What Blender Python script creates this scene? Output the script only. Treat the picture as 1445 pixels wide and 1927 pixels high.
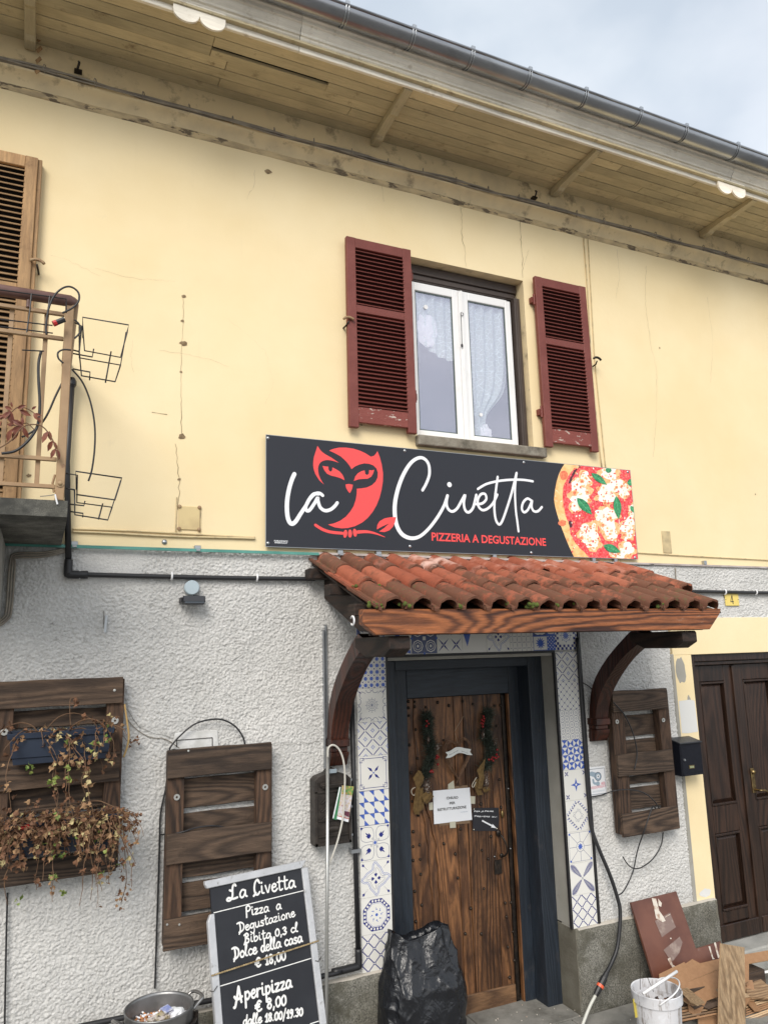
import bpy, bmesh, math, random
import numpy as np
from mathutils import Vector, Matrix, noise
from mathutils.geometry import tessellate_polygon
random.seed(7)
R=math.radians
scn=bpy.context.scene
for o in list(bpy.data.objects): bpy.data.objects.remove(o)
COL=scn.collection
# ------------------------------------------------------------------ camera
PW,PH,FPX=1445.0,1927.0,1400.0
YAW,PIT,ROL=0.43364,0.18377,-0.02656
CAM=Vector((-1.79953,-4.37743,2.3318))
_f=Vector((math.sin(YAW)*math.cos(PIT),math.cos(YAW)*math.cos(PIT),math.sin(PIT)))
_r=_f.cross(Vector((0,0,1))).normalized(); _u=_r.cross(_f)
CR=_r*math.cos(ROL)+_u*math.sin(ROL); CU=_u*math.cos(ROL)-_r*math.sin(ROL); CF=_f
cd=bpy.data.cameras.new('camera'); cam=bpy.data.objects.new('camera',cd); COL.objects.link(cam)
m=Matrix((CR,CU,-CF)).transposed().to_4x4(); m.translation=CAM; cam.matrix_world=m
cd.sensor_fit='VERTICAL'; cd.sensor_height=36; cd.sensor_width=27; cd.lens=36*FPX/PH
cd.clip_end=3000; cd.clip_start=.05
scn.camera=cam
# ------------------------------------------------------------------ world, sun, exposure
SUN_EL,SUN_AZ=R(38),R(212)     # soft light from high on the left, behind the camera
w=bpy.data.worlds.new('World'); scn.world=w; w.use_nodes=True
nt=w.node_tree; nt.nodes.clear()
N=nt.nodes.new; Lk=nt.links.new
out=N('ShaderNodeOutputWorld'); bg=N('ShaderNodeBackground'); sky=N('ShaderNodeTexSky')
sky.sky_type='NISHITA'; sky.sun_disc=False; sky.sun_elevation=SUN_EL; sky.sun_rotation=SUN_AZ
sky.dust_density=2.5; sky.ozone_density=1.0
tc=N('ShaderNodeTexCoord'); mp=N('ShaderNodeMapping'); mp.inputs['Scale'].default_value=(1,1,1.7)
nz=N('ShaderNodeTexNoise'); nz.inputs['Scale'].default_value=2.0; nz.inputs['Detail'].default_value=4; nz.inputs['Roughness'].default_value=.45
rp=N('ShaderNodeValToRGB'); rp.color_ramp.elements[0].position=.3; rp.color_ramp.elements[1].position=.66
rp.color_ramp.elements[0].color=(.62,.62,.62,1); rp.color_ramp.elements[1].color=(.93,.93,.93,1)
nz2=N('ShaderNodeTexNoise'); nz2.inputs['Scale'].default_value=2.7; nz2.inputs['Detail'].default_value=5
cr=N('ShaderNodeValToRGB'); cr.color_ramp.elements[0].position=.34; cr.color_ramp.elements[1].position=.68
cr.color_ramp.elements[0].color=(4.3,4.75,5.2,1); cr.color_ramp.elements[1].color=(7.0,7.1,7.2,1)
mx=N('ShaderNodeMix'); mx.data_type='RGBA'
Lk(tc.outputs['Generated'],mp.inputs[0]); Lk(mp.outputs[0],nz.inputs['Vector']); Lk(mp.outputs[0],nz2.inputs['Vector'])
Lk(nz.outputs['Fac'],rp.inputs[0]); Lk(nz2.outputs['Fac'],cr.inputs[0])
Lk(rp.outputs[0],mx.inputs[0]); Lk(sky.outputs[0],mx.inputs[6]); Lk(cr.outputs[0],mx.inputs[7])
Lk(mx.outputs[2],bg.inputs[0]); bg.inputs[1].default_value=.10; Lk(bg.outputs[0],out.inputs[0])
sd=bpy.data.lights.new('sun','SUN'); sd.energy=1.5; sd.angle=R(30); sd.color=(1,.95,.88)
so=bpy.data.objects.new('sun',sd); COL.objects.link(so)
# sun direction (azimuth measured so that the light comes from the left front)
sdv=Vector((-.53*math.cos(SUN_EL),-.848*math.cos(SUN_EL),math.sin(SUN_EL)))
so.rotation_euler=sdv.to_track_quat('Z','Y').to_euler()
scn.view_settings.view_transform='Standard'; scn.view_settings.look='None'
scn.view_settings.exposure=0.90; scn.view_settings.gamma=1; scn.view_settings.use_curve_mapping=False
scn.render.engine='CYCLES'
# ------------------------------------------------------------------ helpers
def W(px,py,Y=0.0):
    d=CR*(px-PW/2)-CU*(py-PH/2)+CF*FPX
    return CAM+d*((Y-CAM.y)/d.y)
def PLp(px,py,p0,n):
    d=CR*(px-PW/2)-CU*(py-PH/2)+CF*FPX
    return CAM+d*((p0-CAM).dot(n)/d.dot(n))
def tag(o,label=None,cat=None,group=None,kind=None):
    if label:o['label']=label
    if cat:o['category']=cat
    if group:o['group']=group
    if kind:o['kind']=kind
    return o
def thing(name,loc,label,cat,group=None):
    o=bpy.data.objects.new(name,None); COL.objects.link(o); o.location=loc; o.empty_display_size=.1
    return tag(o,label,cat,group)
def par(o,p):       # everything is authored in world space; the inverse cancels the parent's own placement
    if p is None:return
    o.parent=p
    o.matrix_parent_inverse=(Matrix.Translation(p.location) @ p.rotation_euler.to_matrix().to_4x4()).inverted()
class MB:
    def __init__(s): s.v=[];s.f=[];s.m=[]
    def add(s,vs,fs,m=0):
        b=len(s.v); s.v+= [tuple(v) for v in vs]; s.f+=[tuple(i+b for i in f) for f in fs]; s.m+=[m]*len(fs)
    def box(s,x0,x1,y0,y1,z0,z1,m=0):
        s.add([(x0,y0,z0),(x1,y0,z0),(x1,y1,z0),(x0,y1,z0),(x0,y0,z1),(x1,y0,z1),(x1,y1,z1),(x0,y1,z1)],
          [(0,3,2,1),(4,5,6,7),(0,1,5,4),(1,2,6,5),(2,3,7,6),(3,0,4,7)],m)
    def obox(s,c,a,b,d,m=0):   # centre and three half-axis vectors
        c,a,b,d=map(Vector,(c,a,b,d))
        vs=[c+a*i+b*j+d*k for k in(-1,1) for j in(-1,1) for i in(-1,1)]
        s.add(vs,[(0,2,3,1),(4,5,7,6),(0,1,5,4),(1,3,7,5),(3,2,6,7),(2,0,4,6)],m)
    def bar(s,p,q,w,h,m=0,up=(0,0,1)):
        p,q=Vector(p),Vector(q); d=(q-p); L=d.length; d.normalize(); up=Vector(up)
        if abs(d.dot(up))>.97: up=Vector((0,1,0))
        a=d.cross(up).normalized(); b=a.cross(d)
        s.obox((p+q)/2,d*L/2,a*w/2,b*h/2,m)
    def prism(s,pts,dv,m=0):   # planar polygon extruded by dv
        pts=[Vector(p) for p in pts]; dv=Vector(dv); n=len(pts)
        nv=Vector((0,0,0))
        for i in range(n):
            nv+= pts[i].cross(pts[(i+1)%n])
        if nv.dot(dv)>0: pts=pts[::-1]
        tri=tessellate_polygon([pts])
        fs=[]
        for t in tri:
            a,b,c=t
            nn=(pts[b]-pts[a]).cross(pts[c]-pts[a])
            if nn.dot(dv)>0: t=(a,c,b)
            fs.append(tuple(t)); fs.append(tuple(i+n for i in reversed(t)))
        for i in range(n):
            j=(i+1)%n; fs.append((i,i+n,j+n,j))
        s.add(pts+[p+dv for p in pts],fs,m)
    def tube(s,pts,r,n=8,m=0,cap=True,closed=False):
        pts=[Vector(p) for p in pts]; N_=len(pts)
        if N_<2:return
        rs=r if isinstance(r,(list,tuple)) else [r]*N_
        b=len(s.v); prev=None
        for i,p in enumerate(pts):
            if closed: t=pts[(i+1)%N_]-pts[i-1]
            else: t=pts[min(i+1,N_-1)]-pts[max(i-1,0)]
            if t.length<1e-9:t=Vector((0,0,1))
            t.normalize()
            if prev is None:
                a=t.cross(Vector((0,0,1)))
                if a.length<.1:a=t.cross(Vector((0,1,0)))
            else:
                a=prev-t*prev.dot(t)
                if a.length<1e-6:a=t.cross(Vector((0,0,1)))
            a.normalize(); prev=a; c=t.cross(a)
            for k in range(n):
                th=2*math.pi*k/n; s.v.append(tuple(p+(a*math.cos(th)+c*math.sin(th))*rs[i]))
        for i in range(N_ if closed else N_-1):
            j=(i+1)%N_
            for k in range(n):
                l=(k+1)%n; s.f.append((b+i*n+k,b+i*n+l,b+j*n+l,b+j*n+k)); s.m.append(m)
        if cap and not closed:
            s.f.append(tuple(b+k for k in reversed(range(n)))); s.m.append(m)
            s.f.append(tuple(b+(N_-1)*n+k for k in range(n))); s.m.append(m)
    def lathe(s,prof,c=(0,0,0),n=24,m=0,axis='z'):
        c=Vector(c); b=len(s.v)
        for r_,z_ in prof:
            for k in range(n):
                t=2*math.pi*k/n
                p=(r_*math.cos(t),r_*math.sin(t),z_)
                if axis=='y': p=(r_*math.cos(t),-z_,r_*math.sin(t))
                s.v.append(tuple(c+Vector(p)))
        for i in range(len(prof)-1):
            for k in range(n):
                l=(k+1)%n; s.f.append((b+i*n+k,b+i*n+l,b+(i+1)*n+l,b+(i+1)*n+k)); s.m.append(m)
    def ball(s,c,r,n=8,m=0,sc=(1,1,1)):
        pr=[(max(1e-4,math.cos(t)),math.sin(t)) for t in [math.pi*(i/(n//2+1)-.5) for i in range(n//2+2)]]
        b=len(s.v); s.lathe([(a*r,z*r) for a,z in pr],(0,0,0),n,m)
        for i in range(b,len(s.v)):
            v=s.v[i]; s.v[i]=(c[0]+v[0]*sc[0],c[1]+v[1]*sc[1],c[2]+v[2]*sc[2])
    def xf(s,fn,i0=0):
        for i in range(i0,len(s.v)): s.v[i]=tuple(fn(Vector(s.v[i])))
    def build(s,name,mats,parent=None,smooth=False,bevel=0,seg=1,loc=None,auto=None):
        me=bpy.data.meshes.new(name); me.from_pydata(s.v,[],s.f)
        if not isinstance(mats,(list,tuple)):mats=[mats]
        for mt in mats: me.materials.append(mt)
        if any(s.m): me.polygons.foreach_set('material_index',s.m)
        if bevel:
            bm=bmesh.new(); bm.from_mesh(me)
            es=[e for e in bm.edges if len(e.link_faces)==2 and e.calc_face_angle(0)>.5]
            bmesh.ops.bevel(bm,geom=es,offset=bevel,segments=seg,affect='EDGES',profile=.5,clamp_overlap=True)
            bm.to_mesh(me); bm.free()
        if smooth or auto:
            me.polygons.foreach_set('use_smooth',[True]*len(me.polygons))
            if auto: me.set_sharp_from_angle(angle=R(auto))
        me.validate(); me.update()
        o=bpy.data.objects.new(name,me); COL.objects.link(o)
        if loc: o.location=loc
        par(o,parent)
        return o
def inst(src,parent=None,loc=(0,0,0),rot=(0,0,0),name=None):
    c=src.copy(); COL.objects.link(c); c.parent=parent; c.matrix_parent_inverse=Matrix(); c.location=loc; c.rotation_euler=rot
    return c
def cat(pts,n=6,closed=False):    # Catmull-Rom
    P=[Vector(p) for p in pts]; o=[]; L=len(P)
    rng=range(L) if closed else range(L-1)
    for i in rng:
        if closed: a,b,c,d=P[i-1],P[i],P[(i+1)%L],P[(i+2)%L]
        else: a,b,c,d=P[max(i-1,0)],P[i],P[i+1],P[min(i+2,L-1)]
        for k in range(n):
            t=k/n; o.append(.5*((2*b)+(c-a)*t+(2*a-5*b+4*c-d)*t*t+(3*b-a-3*c+d)*t**3))
    if not closed:o.append(P[-1])
    return o
class Print:      # flat print / paint on a plane; every shape sits a hair above the one before
    def __init__(s,o=(0,0,0),u=(1,0,0),v=(0,0,1),n=(0,-1,0),h0=.0005,dh=.000008):
        s.o,s.u,s.v,s.n=map(Vector,(o,u,v,n)); s.h=h0; s.dh=dh; s.mb=MB()
    def P(s,p,h=None): return s.o+s.u*p[0]+s.v*p[1]+s.n*(s.h if h is None else h)
    def poly(s,pts,m=0):
        vs=[s.P(p) for p in pts]; p3=[Vector((p[0],p[1],0)) for p in pts]
        fs=[]
        for t in tessellate_polygon([p3]):
            a,b,c=t
            if (p3[b]-p3[a]).cross(p3[c]-p3[a]).z<0: t=(a,c,b)
            fs.append(tuple(t))
        s.mb.add(vs,fs,m); s.h+=s.dh
    def stroke(s,pts,w,m=0,smooth=5,closed=False,caps=True):
        pts=[Vector((p[0],p[1])) for p in pts]
        if smooth and len(pts)>2: pts=cat(pts,smooth,closed)
        if closed: pts=pts+[pts[0]]
        L=len(pts); ws=[w]*L
        if isinstance(w,(list,tuple)):
            ws=[w[min(len(w)-1,int(i/(L-1)*(len(w)-1)))]*(1-((i/(L-1)*(len(w)-1))%1))+w[min(len(w)-1,int(i/(L-1)*(len(w)-1))+1)]*((i/(L-1)*(len(w)-1))%1) for i in range(L)]
        vs=[];fs=[];dz=s.dh/ max(6,L)
        for i,p in enumerate(pts):
            t=pts[min(i+1,L-1)]-pts[max(i-1,0)]
            if t.length<1e-9:t=Vector((1,0))
            t.normalize(); nn=Vector((-t.y,t.x))*ws[i]/2
            h=s.h+dz*i
            vs+= [s.P(p+nn,h),s.P(p-nn,h)]
            if i: fs.append((2*i-2,2*i-1,2*i+1,2*i))
        s.mb.add(vs,[tuple(reversed(f)) if False else f for f in fs],m); s.h+=s.dh
        if caps and not closed:
            for i in(0,L-1):
                s.disc(pts[i],ws[i]/2*.995,m,8)
    def line(s,a,b,w,m=0): s.stroke([a,b],w,m,0,caps=False)
    def disc(s,c,r,m=0,n=14,rx=1,ry=1): s.poly([(c[0]+r*rx*math.cos(2*math.pi*k/n),c[1]+r*ry*math.sin(2*math.pi*k/n)) for k in range(n)],m)
    def ring(s,c,r,w,m=0,n=18,a0=0,a1=360):
        pts=[(c[0]+r*math.cos(R(a0+(a1-a0)*k/n)),c[1]+r*math.sin(R(a0+(a1-a0)*k/n))) for k in range(n+(0 if a1-a0>=360 else 1))]
        s.stroke(pts,w,m,0,closed=(a1-a0>=360),caps=False)
    def leaf(s,c,ang,L,wd,m=0):
        d=Vector((math.cos(R(ang)),math.sin(R(ang)))); n=Vector((-d.y,d.x)); c=Vector(c)
        s.poly([c,c+d*L*.35+n*wd/2,c+d*L*.7+n*wd*.35,c+d*L,c+d*L*.7-n*wd*.35,c+d*L*.35-n*wd/2],m)
    def text(s,txt,a,b,h,m=0,bold=0,align=None,shear=0):      # fit text between 2D points a and b with cap height h
        me=textmesh(txt,bold); xs=[v.co.x for v in me.vertices]; ys=[v.co.y for v in me.vertices]
        x0,x1=min(xs),max(xs); cap=.69
        a,b=Vector(a),Vector(b); U=(b-a)/(x1-x0); Vv=Vector((-(b-a).y,(b-a).x)).normalized()*h/cap
        s.mb.add([s.P(a+U*(v.co.x-x0)+Vv*v.co.y+ (b-a).normalized()*shear*v.co.y*h) for v in me.vertices],[tuple(p.vertices) for p in me.polygons],m); s.h+=s.dh
_tc={}
def textmesh(t,bold=0):
    k=(t,bold)
    if k in _tc:return _tc[k]
    cu=bpy.data.curves.new('t','FONT'); cu.body=t; cu.size=1; cu.offset=bold; cu.resolution_u=3
    o=bpy.data.objects.new('t',cu); COL.objects.link(o)
    dg=bpy.context.evaluated_depsgraph_get(); me=bpy.data.meshes.new_from_object(o.evaluated_get(dg))
    bpy.data.objects.remove(o); _tc[k]=me; return me
# ------------------------------------------------------------------ materials
def nodes(name):
    m=bpy.data.materials.new(name); m.use_nodes=True; t=m.node_tree
    return m,t,t.nodes['Principled BSDF']
class G:      # tiny node-graph helper
    def __init__(s,t): s.t=t; s.c=t.nodes.new('ShaderNodeTexCoord')
    def n(s,ty,**k):
        x=s.t.nodes.new(ty)
        for a,b in k.items(): setattr(x,a,b)
        return x
    def set(s,sock,val):
        if hasattr(val,'links') or hasattr(val,'is_output'): s.t.links.new(val,sock)
        else:
            if isinstance(val,tuple) and len(val)==3 and len(sock.default_value)==4: val=(*val,1)
            sock.default_value=val
    def co(s,which='Object',scale=(1,1,1),rot=(0,0,0)):
        mp=s.n('ShaderNodeMapping'); s.t.links.new(s.c.outputs[which],mp.inputs[0]); mp.inputs['Scale'].default_value=scale; mp.inputs['Rotation'].default_value=rot
        return mp.outputs[0]
    def noise(s,v,scale,detail=5,rough=.55,dist=0):
        x=s.n('ShaderNodeTexNoise'); s.set(x.inputs['Vector'],v); x.inputs['Scale'].default_value=scale; x.inputs['Detail'].default_value=detail; x.inputs['Roughness'].default_value=rough; x.inputs['Distortion'].default_value=dist
        return x.outputs['Fac']
    def vor(s,v,scale,feat='F1',rand=1):
        x=s.n('ShaderNodeTexVoronoi',feature=feat); s.set(x.inputs['Vector'],v); x.inputs['Scale'].default_value=scale; x.inputs['Randomness'].default_value=rand
        return x.outputs['Distance']
    def ramp(s,f,a,b,c0=(0,0,0),c1=(1,1,1)):
        x=s.n('ShaderNodeValToRGB'); s.set(x.inputs[0],f); e=x.color_ramp.elements; e[0].position=a; e[1].position=b; e[0].color=(*c0,1); e[1].color=(*c1,1)
        return x.outputs[0]
    def mix(s,f,a,b,mode='MIX'):
        x=s.n('ShaderNodeMix',data_type='RGBA',blend_type=mode); s.set(x.inputs[0],f); s.set(x.inputs[6],a); s.set(x.inputs[7],b)
        return x.outputs[2]
    def math(s,op,a,b=0.0,c=None):
        x=s.n('ShaderNodeMath',operation=op); s.set(x.inputs[0],a); s.set(x.inputs[1],b)
        if c is not None: s.set(x.inputs[2],c)
        return x.outputs[0]
    def bump(s,h,st,dist=.01,nrm=None):
        x=s.n('ShaderNodeBump'); s.set(x.inputs['Height'],h); x.inputs['Strength'].default_value=st; x.inputs['Distance'].default_value=dist
        if nrm is not None: s.set(x.inputs['Normal'],nrm)
        return x.outputs[0]
    def sep(s,v):
        x=s.n('ShaderNodeSeparateXYZ'); s.set(x.inputs[0],v); return x.outputs
    def add(s,v,w):
        x=s.n('ShaderNodeVectorMath',operation='ADD'); s.set(x.inputs[0],v); s.set(x.inputs[1],w); return x.outputs[0]
def rv(g,k=7.0):      # per-object offset so that copies differ
    oi=g.n('ShaderNodeObjectInfo'); x=g.math('MULTIPLY',oi.outputs['Random'],k)
    cx=g.n('ShaderNodeCombineXYZ'); g.set(cx.inputs[0],x); g.set(cx.inputs[1],x); g.set(cx.inputs[2],x); return cx.outputs[0],oi
def mat(name,c,rough=.7,c2=None,sc=6,thr=(.4,.65),metal=0,bump=0,bsc=40,stretch=(1,1,1),dirt=None,dsc=3,dthr=(.55,.75),spec=.5,coat=0,rnd=0,fine=0,trans=0):
    m,t,b=nodes(name); g=G(t); v=g.co('Object',stretch)
    if rnd: o_,oi=rv(g); v=g.add(v,o_)
    col=c
    if c2: col=g.mix(g.ramp(g.noise(v,sc),*thr),c,c2)
    if fine: col=g.mix(fine,col,g.mix(g.ramp(g.noise(v,sc*25,3),.3,.7),(.05,.05,.05),(1,1,1)),'MULTIPLY')
    if dirt: col=g.mix(g.ramp(g.noise(v,dsc,8,.65),*dthr),col,dirt)
    g.set(b.inputs['Base Color'],col if not isinstance(col,tuple) else (*col,1))
    b.inputs['Roughness'].default_value=rough; b.inputs['Metallic'].default_value=metal; b.inputs['Specular IOR Level'].default_value=spec
    if coat: b.inputs['Coat Weight'].default_value=coat
    if bump: g.set(b.inputs['Normal'],g.bump(g.noise(v,bsc,6,.6),bump,.004))
    return m
def wood(name,dark,light,axis='x',k=26,stretch=9,rough=.6,base=2.2,wear=None,wthr=(.6,.72),bump=.5,rnd=1,stain=0,paint=0,dirt=None):
    m,t,b=nodes(name); g=G(t)
    sc={'x':(1/stretch,1,1),'y':(1,1/stretch,1),'z':(1,1,1/stretch)}[axis]
    v=g.co('Object'); 
    if rnd: o_,oi=rv(g,23.0); v=g.add(v,o_)
    mp=g.n('ShaderNodeMapping'); g.set(mp.inputs[0],v); mp.inputs['Scale'].default_value=sc; vs=mp.outputs[0]
    n1=g.math('ADD',g.noise(vs,base,2,.45,.3),g.math('MULTIPLY',g.noise(vs,base*5,3,.6),.05))
    rings=g.math('SINE',g.math('MULTIPLY',n1,k*1.9*6.28))
    ring=g.ramp(rings,.0,.95)
    ring=g.math('MULTIPLY_ADD',rings,.5,.5)
    ring=g.math('POWER',ring,1.25)
    ring=g.math('MULTIPLY',ring,g.math('MULTIPLY_ADD',g.noise(vs,base*2.3,3,.6),1.7,-.05))
    fib=g.noise(vs,base*38,4,.7)
    col=g.mix(ring,light,dark)
    if paint: col=g.mix(paint,col,light)
    col=g.mix(.75*(1-paint*.75),col,g.ramp(fib,.25,.75,(.35,.35,.35),(1.45,1.45,1.45)),'MULTIPLY')
    col=g.mix(.6,col,g.ramp(g.noise(v,1.7,4),.3,.7,(.6,.6,.6),(1.3,1.3,1.3)),'MULTIPLY')
    if dirt: col=g.mix(g.ramp(g.noise(v,9,7,.7),.58,.75),col,dirt)
    if stain:
        mp2=g.n('ShaderNodeMapping'); g.set(mp2.inputs[0],v); mp2.inputs['Scale'].default_value={'x':(.4,1,1),'y':(1,.4,1),'z':(1,1,.4)}[axis]
        col=g.mix(g.math('MULTIPLY',g.ramp(g.noise(mp2.outputs[0],5,9,.72,.6),.44,.66),stain),col,tuple(c_*.45 for c_ in dark))
    if wear: col=g.mix(g.ramp(g.math('ADD',g.noise(vs,14,8,.75),g.math('MULTIPLY',g.noise(v,2.3,2),.25)),*wthr),col,wear)
    if rnd:
        col=g.mix(1.0,col,g.ramp(oi.outputs['Random'],0,1,(.82,.82,.82),(1.15,1.12,1.08)),'MULTIPLY')
    g.set(b.inputs['Base Color'],col); b.inputs['Roughness'].default_value=rough
    h=g.math('ADD',g.math('MULTIPLY',ring,-.5),fib)
    g.set(b.inputs['Normal'],g.bump(h,bump,.004))
    return m
YEL=(.78,.60,.315)
def wall_yellow():
    m,t,b=nodes('yellow_render'); g=G(t); v=g.co('Object')
    col=g.mix(g.ramp(g.noise(v,1.1,4),.35,.7),(.80,.650,.385),(.86,.725,.470))
    col=g.mix(.35,col,g.ramp(g.noise(v,260,2),.3,.7,(.86,.84,.8),(1.08,1.08,1.06)),'MULTIPLY')
    # rain streaks and dust
    vs=g.co('Object',(14,1,.9))
    col=g.mix(g.math('MULTIPLY',g.ramp(g.noise(vs,1.4,6,.6),.6,.85),.10),col,(.42,.33,.20))
    col=g.mix(g.math('MULTIPLY',g.ramp(g.noise(v,5,8,.7),.64,.76),.22),col,(.56,.47,.33))
    col=g.mix(g.math('MULTIPLY',g.ramp(g.noise(g.co('Object',(1,1,1.4)),.55,6,.6),.48,.66),.16),col,(.62,.50,.30)); g.set(b.inputs['Base Color'],col); b.inputs['Roughness'].default_value=.88
    n=g.bump(g.noise(v,420,2),.18,.002); n=g.bump(g.noise(v,22,5),.22,.006,n); g.set(b.inputs['Normal'],n)
    return m
def wall_rough():
    m,t,b=nodes('roughcast_stucco'); g=G(t); v=g.co('Object')
    col=g.mix(g.ramp(g.noise(v,2.2,6,.6),.35,.72),(.60,.595,.58),(.74,.73,.71))
    col=g.mix(.5,col,g.ramp(g.noise(v,95,5,.75),.30,.70,(.55,.55,.55),(1.14,1.14,1.12)),'MULTIPLY')
    col=g.mix(g.math('MULTIPLY',g.ramp(g.noise(v,17,9,.78),.60,.68),.75),col,(.21,.20,.18))
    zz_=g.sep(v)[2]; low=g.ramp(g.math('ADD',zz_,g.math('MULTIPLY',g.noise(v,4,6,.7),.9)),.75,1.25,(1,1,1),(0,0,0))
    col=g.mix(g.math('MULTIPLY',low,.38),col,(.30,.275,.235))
    col=g.mix(g.math('MULTIPLY',g.ramp(g.noise(g.co('Object',(1.6,1,.5)),2.3,7,.68),.54,.72),.28),col,(.40,.39,.36))
    g.set(b.inputs['Base Color'],col); b.inputs['Roughness'].default_value=.95; b.inputs['Specular IOR Level'].default_value=.2
    g.set(b.inputs['Normal'],g.bump(g.noise(v,170,5,.65),.9,.006))
    return m
M_yel=wall_yellow(); M_rough=wall_rough()
M_yelS=mat('yellow_trim',(.70,.565,.34),.85,(.54,.44,.28),5,(.45,.75),bump=.3,bsc=30,dirt=(.22,.17,.11),dsc=7,dthr=(.56,.72))
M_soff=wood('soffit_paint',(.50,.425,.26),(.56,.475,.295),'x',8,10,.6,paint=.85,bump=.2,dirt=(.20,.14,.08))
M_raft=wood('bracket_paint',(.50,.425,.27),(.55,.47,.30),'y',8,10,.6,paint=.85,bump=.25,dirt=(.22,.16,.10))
M_fasc=wood('fascia_paint',(.80,.74,.62),(.92,.87,.76),'x',6,12,.6,paint=.9,bump=.3,dirt=(.50,.43,.33))
M_zinc=mat('zinc_gutter',(.30,.305,.32),.30,(.42,.43,.445),7,(.4,.7),metal=1,dirt=(.12,.12,.12),dsc=5,dthr=(.55,.8),bump=.1,bsc=12,stretch=(.3,1,1))
M_steel=mat('galvanised_steel',(.42,.44,.46),.4,metal=.9)
M_conc=mat('plinth_concrete',(.19,.18,.145),.95,(.30,.29,.25),5,(.35,.65),bump=1,bsc=110,dirt=(.085,.08,.06),dsc=9,dthr=(.5,.68),fine=.85)
M_mort=mat('mortar_ledge',(.50,.46,.40),.95,(.40,.37,.32),9,bump=.9,bsc=60)
M_slab=mat('balcony_concrete',(.16,.155,.13),.95,(.30,.29,.25),9,(.45,.7),bump=1,bsc=35,dirt=(.045,.045,.04),dsc=4,dthr=(.42,.62),fine=.6)
M_revl=mat('smooth_grey_render',(.30,.29,.255),.9,(.36,.345,.31),4,bump=.3,bsc=30,dirt=(.2,.18,.15),dsc=5,dthr=(.6,.8))  # grey made darker to hold the shade of the door reveal
M_sill=mat('stone_sill',(.27,.24,.19),.95,(.36,.33,.27),10,bump=1,bsc=60,dirt=(.10,.09,.07),dsc=8,dthr=(.52,.7),fine=.5)
M_red=mat('oxblood_paint',(.16,.036,.026),.55,(.19,.048,.036),8,bump=.5,bsc=70,dirt=(.13,.032,.026),dsc=14,dthr=(.6,.75),rnd=1)
M_redw=mat('oxblood_paint_peeling',(.20,.046,.034),.6,(.23,.06,.045),8,bump=.9,bsc=60,dirt=(.50,.42,.36),dsc=26,dthr=(.585,.62),rnd=1,stretch=(.45,1,1))
M_slat=mat('oxblood_slat',(.14,.032,.024),.55,rnd=1)
M_maroon=mat('maroon_gap_shade',(.09,.022,.017),.9)
M_dark=mat('dark_void',(.012,.010,.010),.9)
M_tan=wood('weathered_tan_wood',(.30,.17,.075),(.40,.245,.115),'z',9,10,.7,paint=.3,bump=.5,dirt=(.20,.11,.05))
M_tans=mat('tan_slat',(.33,.21,.105),.7,(.26,.155,.07),9,rnd=1)
M_pvc=mat('white_window_frame',(.80,.80,.80),.35,dirt=(.6,.6,.58),dsc=2,dthr=(.6,.9))
M_brn=mat('dark_brown_aluminium',(.050,.036,.030),.5,(.065,.048,.04),3)
M_navy=wood('navy_painted_wood',(.014,.019,.028),(.022,.031,.045),'z',16,12,.5,paint=.35,bump=.5,wear=None,dirt=(.05,.05,.055))
M_navx=wood('navy_painted_wood_across',(.014,.019,.028),(.022,.031,.045),'x',16,12,.5,paint=.35,bump=.5)
M_oak=wood('old_oak',(.062,.026,.012),(.235,.108,.044),'z',17,8,.5,2.4,bump=1,stain=1,dirt=(.07,.032,.014))
M_oakx=wood('old_oak_across',(.07,.035,.018),(.20,.11,.055),'x',20,7,.6,2.0,bump=.9)
M_iron=mat('black_iron',(.028,.025,.023),.45,(.06,.045,.035),30,metal=.7,bump=.4,bsc=80)
M_wal=wood('dark_walnut_varnish',(.012,.006,.004),(.038,.019,.012),'z',20,11,.38,2.0,bump=.35)
M_brass=mat('worn_brass',(.30,.22,.10),.42,(.16,.11,.06),40,metal=1)
M_chip=mat('flaked_edge',(.60,.47,.27),.9,(.42,.33,.20),12,(.4,.6),bump=1,bsc=60,dirt=(.15,.115,.075),dsc=7,dthr=(.53,.56),stretch=(.7,1,2.2))
M_crack=mat('crack_brown',(.17,.115,.06),.95,(.30,.22,.13),30)  # brown of the cracks and stained spots on the render
M_cable=mat('black_cable',(.018,.018,.020),.45)
M_cabg=mat('grey_cable',(.20,.175,.145),.7,(.30,.265,.21),9)
M_caby=mat('painted_cable',(.62,.50,.29),.8,(.30,.24,.15),12,(.5,.7))
M_white=mat('white_plastic',(.75,.75,.76),.4)
M_teal=mat('green_glass_edge',(.045,.20,.165),.25,(.09,.30,.25),5,spec=.6)
house=thing('house',(.5,.1,-.03),'old two storey house, smooth yellow render above, grey roughcast stucco below','house')
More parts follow.
